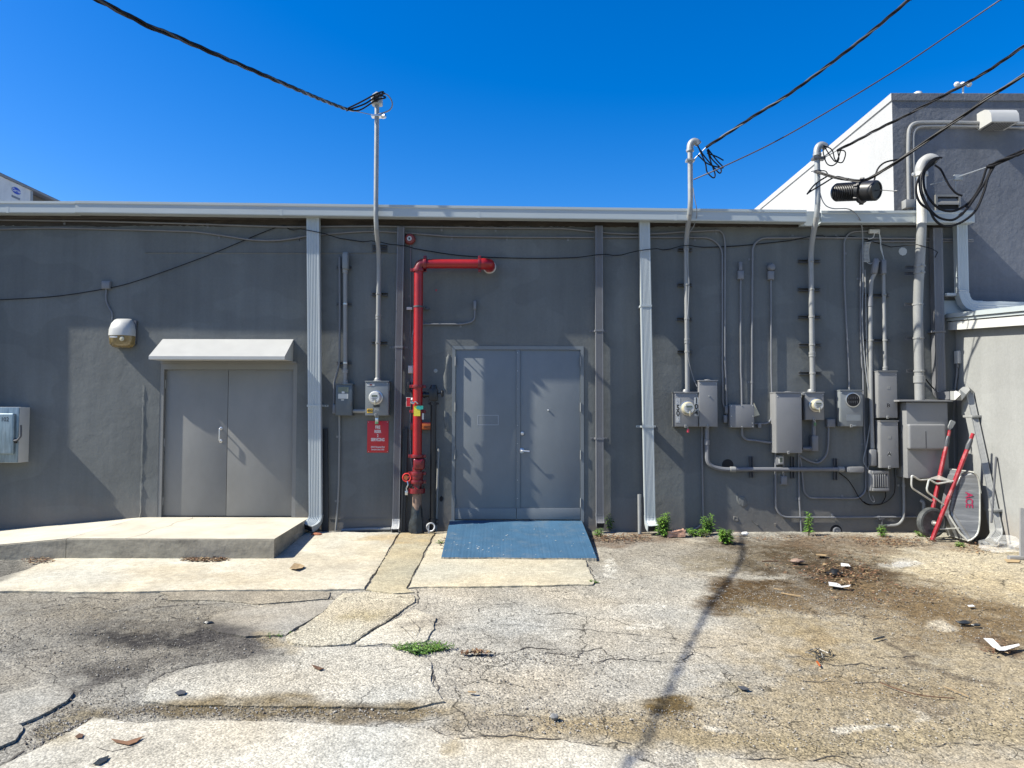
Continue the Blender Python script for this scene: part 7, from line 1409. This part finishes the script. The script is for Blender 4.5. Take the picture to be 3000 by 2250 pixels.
weed('bright low weed clump in front of the wall crack', (2130, 1592), .16, .16, 22, 5, per=18, leaf=.05)
weed('tall thin weed standing alone under the big panel', (2370, 1568), .32, .035, 3, 6, per=34, leaf=.05)
weed('small weed under the garden tap', (2585, 1572), .13, .07, 7, 7, per=12, leaf=.045)
weed('tiny weed beside the wheelbarrow tyre', (2700, 1570), .07, .12, 9, 8, per=10, leaf=.035)
weed('little sprig on the soil right of the wheelbarrow', (2815, 1602), .05, .07, 7, 9, per=10, leaf=.035)
weed('dark green mat of weed in the pavement crack', (1240, 1905), .045, .26, 70, 10, kind=2, per=12, leaf=.03)
weed('scrap of weed at the concrete apron corner', (1742, 1708), .03, .06, 8, 11, kind=2, per=9, leaf=.025)
weed('dry weed in the gap left of the blue ramp', (1292, 1595), .07, .03, 4, 12, kind=2, per=9, leaf=.035)
weed('thin strip of moss weed at the asphalt patch edge', (820, 1860), .02, .12, 14, 13, kind=2, per=8, leaf=.02)

def surf(x, y): return float(gplane(np.array([y]))[0]) + .017
def litter(name, zones, n, mats, size, seed, flat=.3):
    rd = random.Random(seed); mb = MB(); mi = []
    for z_ in range(len(zones)):
        cx, cy, rx, ry, w_ = zones[z_]
        for k in range(int(n * w_)):
            a = rd.uniform(0, 6.28); q = rd.random() ** .6; g = GD((cx + math.cos(a) * rx * q, cy + math.sin(a) * ry * q)); s = size * rd.uniform(.5, 1.5); an = rd.uniform(0, 6.28); u = Vector((math.cos(an), math.sin(an), rd.uniform(-flat, flat))); v = Vector((-math.sin(an), math.cos(an), rd.uniform(-flat, flat))); p = Vector((g.x, g.y, surf(g.x, g.y) + rd.uniform(0, .02)))
            if p.y > -.03: p.y = -.03
            mb.add([p - u * s, p + v * s * .4 + Vector((0, 0, s * .2)), p + u * s, p - v * s * .45 + Vector((0, 0, s * .15))], [(0, 1, 2), (0, 2, 3)]); c = rd.randrange(len(mats)); mi += [c, c]
    me = bpy.data.meshes.new(name); me.from_pydata(mb.v, [], mb.f); [me.materials.append(q) for q in mats]; me.polygons.foreach_set('material_index', mi)
    o = bpy.data.objects.new(name, me); COL.objects.link(o); o['kind'] = 'stuff'; o['label'] = 'scattered dry brown leaves in drifts along the wall and landing'; o['category'] = 'leaf litter'; return o
litter('leaf_litter', [(600, 1645, 75, 7, 1.8), (110, 1648, 50, 8, .6), (1820, 1580, 90, 12, 1.6), (2470, 1690, 110, 26, 1.6), (2620, 1590, 120, 14, 1.8), (2420, 1660, 200, 40, .9), (2350, 1580, 300, 8, .8), (2860, 1610, 80, 18, .6), (1395, 1921, 45, 4, .4), (2600, 1740, 200, 40, .6), (1300, 1600, 12, 22, .2), (2930, 1905, 60, 22, .2)], 230, M_DRY, .020, 31)
def pebbles(name, zones, n, seed, label):
    rd = random.Random(seed); M_ = [mat('pebble_%d' % i, c, .9, var=.25, vs=40) for i, c in enumerate([(.24, .22, .185), (.15, .125, .095), (.31, .29, .25), (.09, .072, .055)])]; mb = MB(); mi = []
    for cx, cy, rx, ry, w_ in zones:
        for k in range(int(n * w_)):
            a = rd.uniform(0, 6.28); q = rd.random() ** .5; g = GD((cx + math.cos(a) * rx * q, cy + math.sin(a) * ry * q)); s = rd.uniform(.0022, .0058) * (1 if rd.random() < .95 else 2.0); z = float(gplane(np.array([g.y]))[0]) + .004 + (float(rough_h(np.array([g.x]), np.array([g.y]))[0]) if k % 1 == 0 else 0); c = Vector((g.x, g.y, z + s * .2)); an = rd.uniform(0, 6.28); ca_, sa_ = math.cos(an) * s, math.sin(an) * s
            mb.add([c + Vector((ca_, sa_, 0)) * 1.3, c + Vector((-sa_, ca_, s * .2)), c - Vector((ca_, sa_, 0)) * 1.1, c + Vector((sa_, -ca_, 0)), c + Vector((0, 0, s * .8)), c - Vector((0, 0, s))], [(0, 1, 4), (1, 2, 4), (2, 3, 4), (3, 0, 4), (1, 0, 5), (2, 1, 5), (3, 2, 5), (0, 3, 5)]); m_ = rd.choice((0, 0, 1, 2, 2, 3)); mi += [m_] * 8
    me = bpy.data.meshes.new(name); me.from_pydata(mb.v, [], mb.f); [me.materials.append(q) for q in M_]; me.polygons.foreach_set('material_index', mi); o = bpy.data.objects.new(name, me); COL.objects.link(o); o['kind'] = 'stuff'; o['label'] = label; o['category'] = 'gravel'; return o
pebbles('gravel', [(2450, 1680, 420, 90, 1.0), (2750, 1800, 300, 90, .8), (2500, 2080, 550, 130, 1.0), (380, 1870, 420, 120, 1.3), (250, 2080, 230, 60, .5), (800, 2088, 500, 22, .5), (1700, 2110, 400, 40, .5), (1550, 2000, 300, 80, .4), (2300, 1770, 260, 40, .5), (1600, 1930, 250, 20, .3), (200, 2170, 130, 60, .5)], 1500, 77, 'loose gravel and grit scattered over the worn pavement')

# individual litter and stones
def chunk(name, label, px, size, mt, cat, seed, squash=(1, .7, .5), on=.012):
    rd = random.Random(seed); bm = bmesh.new(); bmesh.ops.create_icosphere(bm, subdivisions=2, radius=1)
    for v in bm.verts: v.co = Vector([v.co[i] * squash[i] * size * (1 + rd.uniform(-.22, .22)) for i in range(3)])
    g = GD(px); mb = MB(); mb.bm(bm); mb.v = [(a + g.x, b + g.y, c + gz(g.y) + on + size * squash[2] * .75) for a, b, c in mb.v]; return single(name, mb, mt, label, cat, smooth=0)
mb = MB(); g = GD((1980, 1573)); bm = bmesh.new(); bmesh.ops.create_cube(bm, size=1); bmesh.ops.subdivide_edges(bm, edges=bm.edges[:], cuts=3, use_grid_fill=True); rd = random.Random(4)
for v in bm.verts: v.co = Vector((v.co.x * .24 + rd.uniform(-.012, .012), v.co.y * .11 + rd.uniform(-.01, .01), v.co.z * .085 + rd.uniform(-.008, .008) + v.co.x * .02)) + Vector((g.x, g.y, gz(g.y) + .05))
mb.bm(bm); single('brick', mb, M_BRICK, 'broken brick lying right of the second white downspout', 'brick', smooth=0)
chunk('stone', 'round grey stone on the pavement near the bottom centre', (1624, 2112), .028, mat('stone_grey', (.17, .17, .165), .9, var=.25, vs=30), 'stone', 1, (1, .8, .7))
chunk('stone', 'pale chunk of rubble beside the bright low weed clump', (2182, 1570), .055, M_PAPER, 'stone', 2)
chunk('clod', 'flat clod of brown soil on the dirt under the wires', (2335, 1652), .08, M_RUST, 'clod', 3, (1, .6, .35))
chunk('asphalt_lump', 'black lump of asphalt on the dirt at the right', (2825, 1832), .045, M_WRAP, 'asphalt lump', 4, (1.3, .7, .4))
chunk('asphalt_lump', 'small black asphalt lump right of the larger one', (2860, 1838), .03, M_WRAP, 'asphalt lump', 5, (1.3, .7, .4))
chunk('brick_fragment', 'orange brick fragment at the foot of the first white downspout', (928, 1571), .045, mat('orange_brick', (.30, .11, .055), .85, var=.25, vs=25), 'brick fragment', 6, (1.6, .7, .45))
chunk('stone', 'dark stone fragment on the coarse asphalt at the left', (610, 1832), .035, M_WRAP, 'stone', 7, (1.3, .7, .4))
pm, n, L_, b = nodes('clear_film'); b.inputs['Base Color'].default_value = (.85, .86, .84, 1); b.inputs['Roughness'].default_value = .18; b.inputs['Alpha'].default_value = .13
nz_ = n.new('ShaderNodeTexNoise'); nz_.inputs['Scale'].default_value = 22; bp = n.new('ShaderNodeBump'); bp.inputs['Strength'].default_value = .8; L_.new(nz_.outputs[0], bp.inputs['Height']); L_.new(bp.outputs[0], b.inputs['Normal'])
def flake(name, label, pts, mt, cat, curl=.02, on=.022, t=.003):
    P3 = [GD(p, on) for p in pts]; c = sum(P3, Vector()) / len(P3); mb = MB(); k = len(P3)
    top = [p + Vector((0, 0, curl * min(1.6, ((p - c).length / .15) ** 2) * random.uniform(.3, 1.1))) for p in P3]; mb.add([p + Vector((0, 0, t)) for p in top] + top + [c + Vector((0, 0, t)), c], [(i, (i + 1) % k, 2 * k) for i in range(k)] + [((i + 1) % k + k, i + k, 2 * k + 1) for i in range(k)] + [(i, i + k, (i + 1) % k + k, (i + 1) % k) for i in range(k)]); return single(name, mb, mt, label, cat, smooth=0)
cd_ = crop(2000, 1500, 2.212)
flake('paper_scrap', 'torn white board scrap on the dirt at the right edge', [cd_(1950, 830), cd_(2010, 835), cd_(2045, 880), cd_(2080, 885), cd_(2180, 870), cd_(2185, 882), cd_(2090, 912), cd_(2055, 918), cd_(2010, 885)], M_PAPER, 'scrap', .03)
flake('paper_scrap', 'white crumpled scrap lying across the leaf pile', [cd_(945, 470), cd_(1000, 468), cd_(1035, 482), cd_(1090, 485), cd_(1080, 500), cd_(1030, 496), cd_(950, 488)], M_PAPER, 'scrap', .05)
flake('paper_scrap', 'white crumpled scrap above the black bottle cap', [cd_(1025, 340), cd_(1075, 342), cd_(1088, 358), cd_(1050, 362), cd_(1026, 352)], M_PAPER, 'scrap', .05)
flake('paper_scrap', 'orange and white scrap on the dark soil near the wall', [cd_(862, 275), cd_(900, 274), cd_(940, 282), cd_(925, 288), cd_(865, 286)], M_DRY[2], 'scrap', .03)
flake('paper_scrap', 'small white fleck on the brown dirt at the far right', [cd_(1845, 606), cd_(1880, 604), cd_(1895, 614), cd_(1855, 618)], M_PAPER, 'scrap', .03)
flake('clear_wrapper', 'flattened pale plastic wrapper right of the dark soil', [cd_(1352, 335), cd_(1400, 322), cd_(1470, 330), cd_(1478, 350), cd_(1420, 362), cd_(1365, 355)], pm, 'wrapper', .004, .016)
flake('dry_leaf', 'curled dry leaf on the concrete apron below the landing', [(848, 1668), (862, 1658), (880, 1658), (893, 1662), (885, 1668), (868, 1674)], M_DRY[2], 'leaf', .05, .024)
flake('dry_leaf', 'long thin dry leaf on the bottom concrete slab at the left', [(326, 2168), (350, 2174), (385, 2172), (420, 2160), (400, 2176), (378, 2184), (340, 2176)], M_DRY[0], 'leaf', .02, .024)
flake('dry_leaf', 'dark oval leaf on the bottom concrete slab at far left', [(220, 2158), (232, 2150), (245, 2152), (240, 2162), (226, 2164)], M_DRY[1], 'leaf', .02, .024)
flake('dry_leaf', 'dark curled leaf at the bottom edge left of centre', [(272, 2240), (290, 2224), (320, 2216), (312, 2230), (290, 2242)], M_WRAP, 'leaf', .03, .024)
flake('dry_leaf', 'grey leaf lying on the large pale slab', [(512, 2030), (530, 2022), (545, 2026), (540, 2034), (520, 2037)], M_STRUT, 'leaf', .02, .024)
flake('dry_leaf', 'brown twisted leaf on the large pale slab right of the coarse patch', [(912, 1950), (930, 1953), (950, 1960), (935, 1964), (920, 1956)], M_DRY[1], 'leaf', .03, .024)
flake('dry_leaf', 'orange leaf fragment beside the crack cluster at the right', [cd_(862, 970), cd_(875, 968), cd_(895, 1000), cd_(885, 1002)], M_ORANGE, 'leaf', .02, .018)
flake('dry_leaf', 'flat grey leaf on the asphalt near the brown oil spot', [cd_(355, 1128), cd_(400, 1132), cd_(440, 1150), cd_(400, 1155), cd_(370, 1145)], M_STRUT, 'leaf', .01, .018)
flake('wood_chip', 'thin yellow wood chip on the asphalt below the weed mat', [(1370, 2025), (1395, 2026), (1394, 2030), (1372, 2029)], M_DRY[2], 'wood chip', .0, .02)
flake('cardboard_scrap', 'tan cardboard scrap under the ladder foot', [cb(1160, 1580), cb(1330, 1590), cb(1320, 1615), cb(1190, 1612)], mat('cardboard', (.33, .24, .13), .8), 'cardboard', .0, .006)
c = GD(cd_(985, 408)); mb = MB(); mb.lathe([(.085, 0), (.085, .012), (.05, .018), (.045, .05), (.02, .055)], (c.x, c.y, gz(c.y) + .012), (0, 0, 1), 18); single('lost_lid', mb, M_BLACK, 'black round plastic cap lying on the leaf pile', 'cap')
def stick(label, pts, r, mt=M_DRY[0], on=.02): single('twig', MB().tube(spl([GD(cd_(*p), on) for p in pts], 4), r, 5), mt, label, 'twig')
stick('long thin twig on the brown dirt near the bottom right', [(1280, 1105), (1400, 1150), (1560, 1190), (1760, 1208)], .004, M_DRY[1]); stick('pale thin twig above the bottom right gravel', [(1695, 1132), (1780, 1165), (1855, 1195)], .003, M_DRY[2]); stick('pale stick lying on the wet brown stain', [(640, 525), (700, 536), (765, 546)], .007, M_DRY[2]); stick('short dark stick on the pale dirt right of centre', [(1238, 825), (1305, 808)], .008, M_WRAP); stick('brown stick at the left end of the dark soil', [(515, 320), (620, 318)], .007, M_DRY[1]); stick('short tan stick above the wet brown stain', [(590, 497), (650, 505)], .006, M_DRY[2])
mb = MB(); rd = random.Random(8)
for k in range(26): g = GD(cd_(850 + rd.random() * 110, 900 + rd.random() * 55), .014); an = rd.uniform(0, 6.28); L_ = rd.uniform(.03, .10); mb.tube([g, g + Vector((math.cos(an) * L_ * .5, math.sin(an) * L_ * .5, rd.uniform(.005, .03))), g + Vector((math.cos(an) * L_, math.sin(an) * L_, rd.uniform(0, .02)))], .003, 4)
single('dead_weed', mb, M_WRAP, 'small tangle of dead weed stalks in the right-hand crack', 'dead weed', smooth=0)
c = GD(cb(1110, 1500)); bm = bmesh.new(); bmesh.ops.create_icosphere(bm, subdivisions=3, radius=1); rd = random.Random(6)
for v in bm.verts: q = 1 + .35 * math.sin(v.co.x * 7 + v.co.y * 5) * math.cos(v.co.z * 6 + v.co.x * 3) + rd.uniform(-.08, .08); v.co = Vector((v.co.x * .26 * q, v.co.y * .16 * q, max(v.co.z, -.2) * .12 * q)) + Vector((c.x + .05, c.y, gz(c.y) + .05))
mb = MB(); mb.bm(bm); 
single('plastic_bag', mb, pm, 'crumpled clear plastic bag on the ground before the pale wall', 'plastic bag', smooth=30)
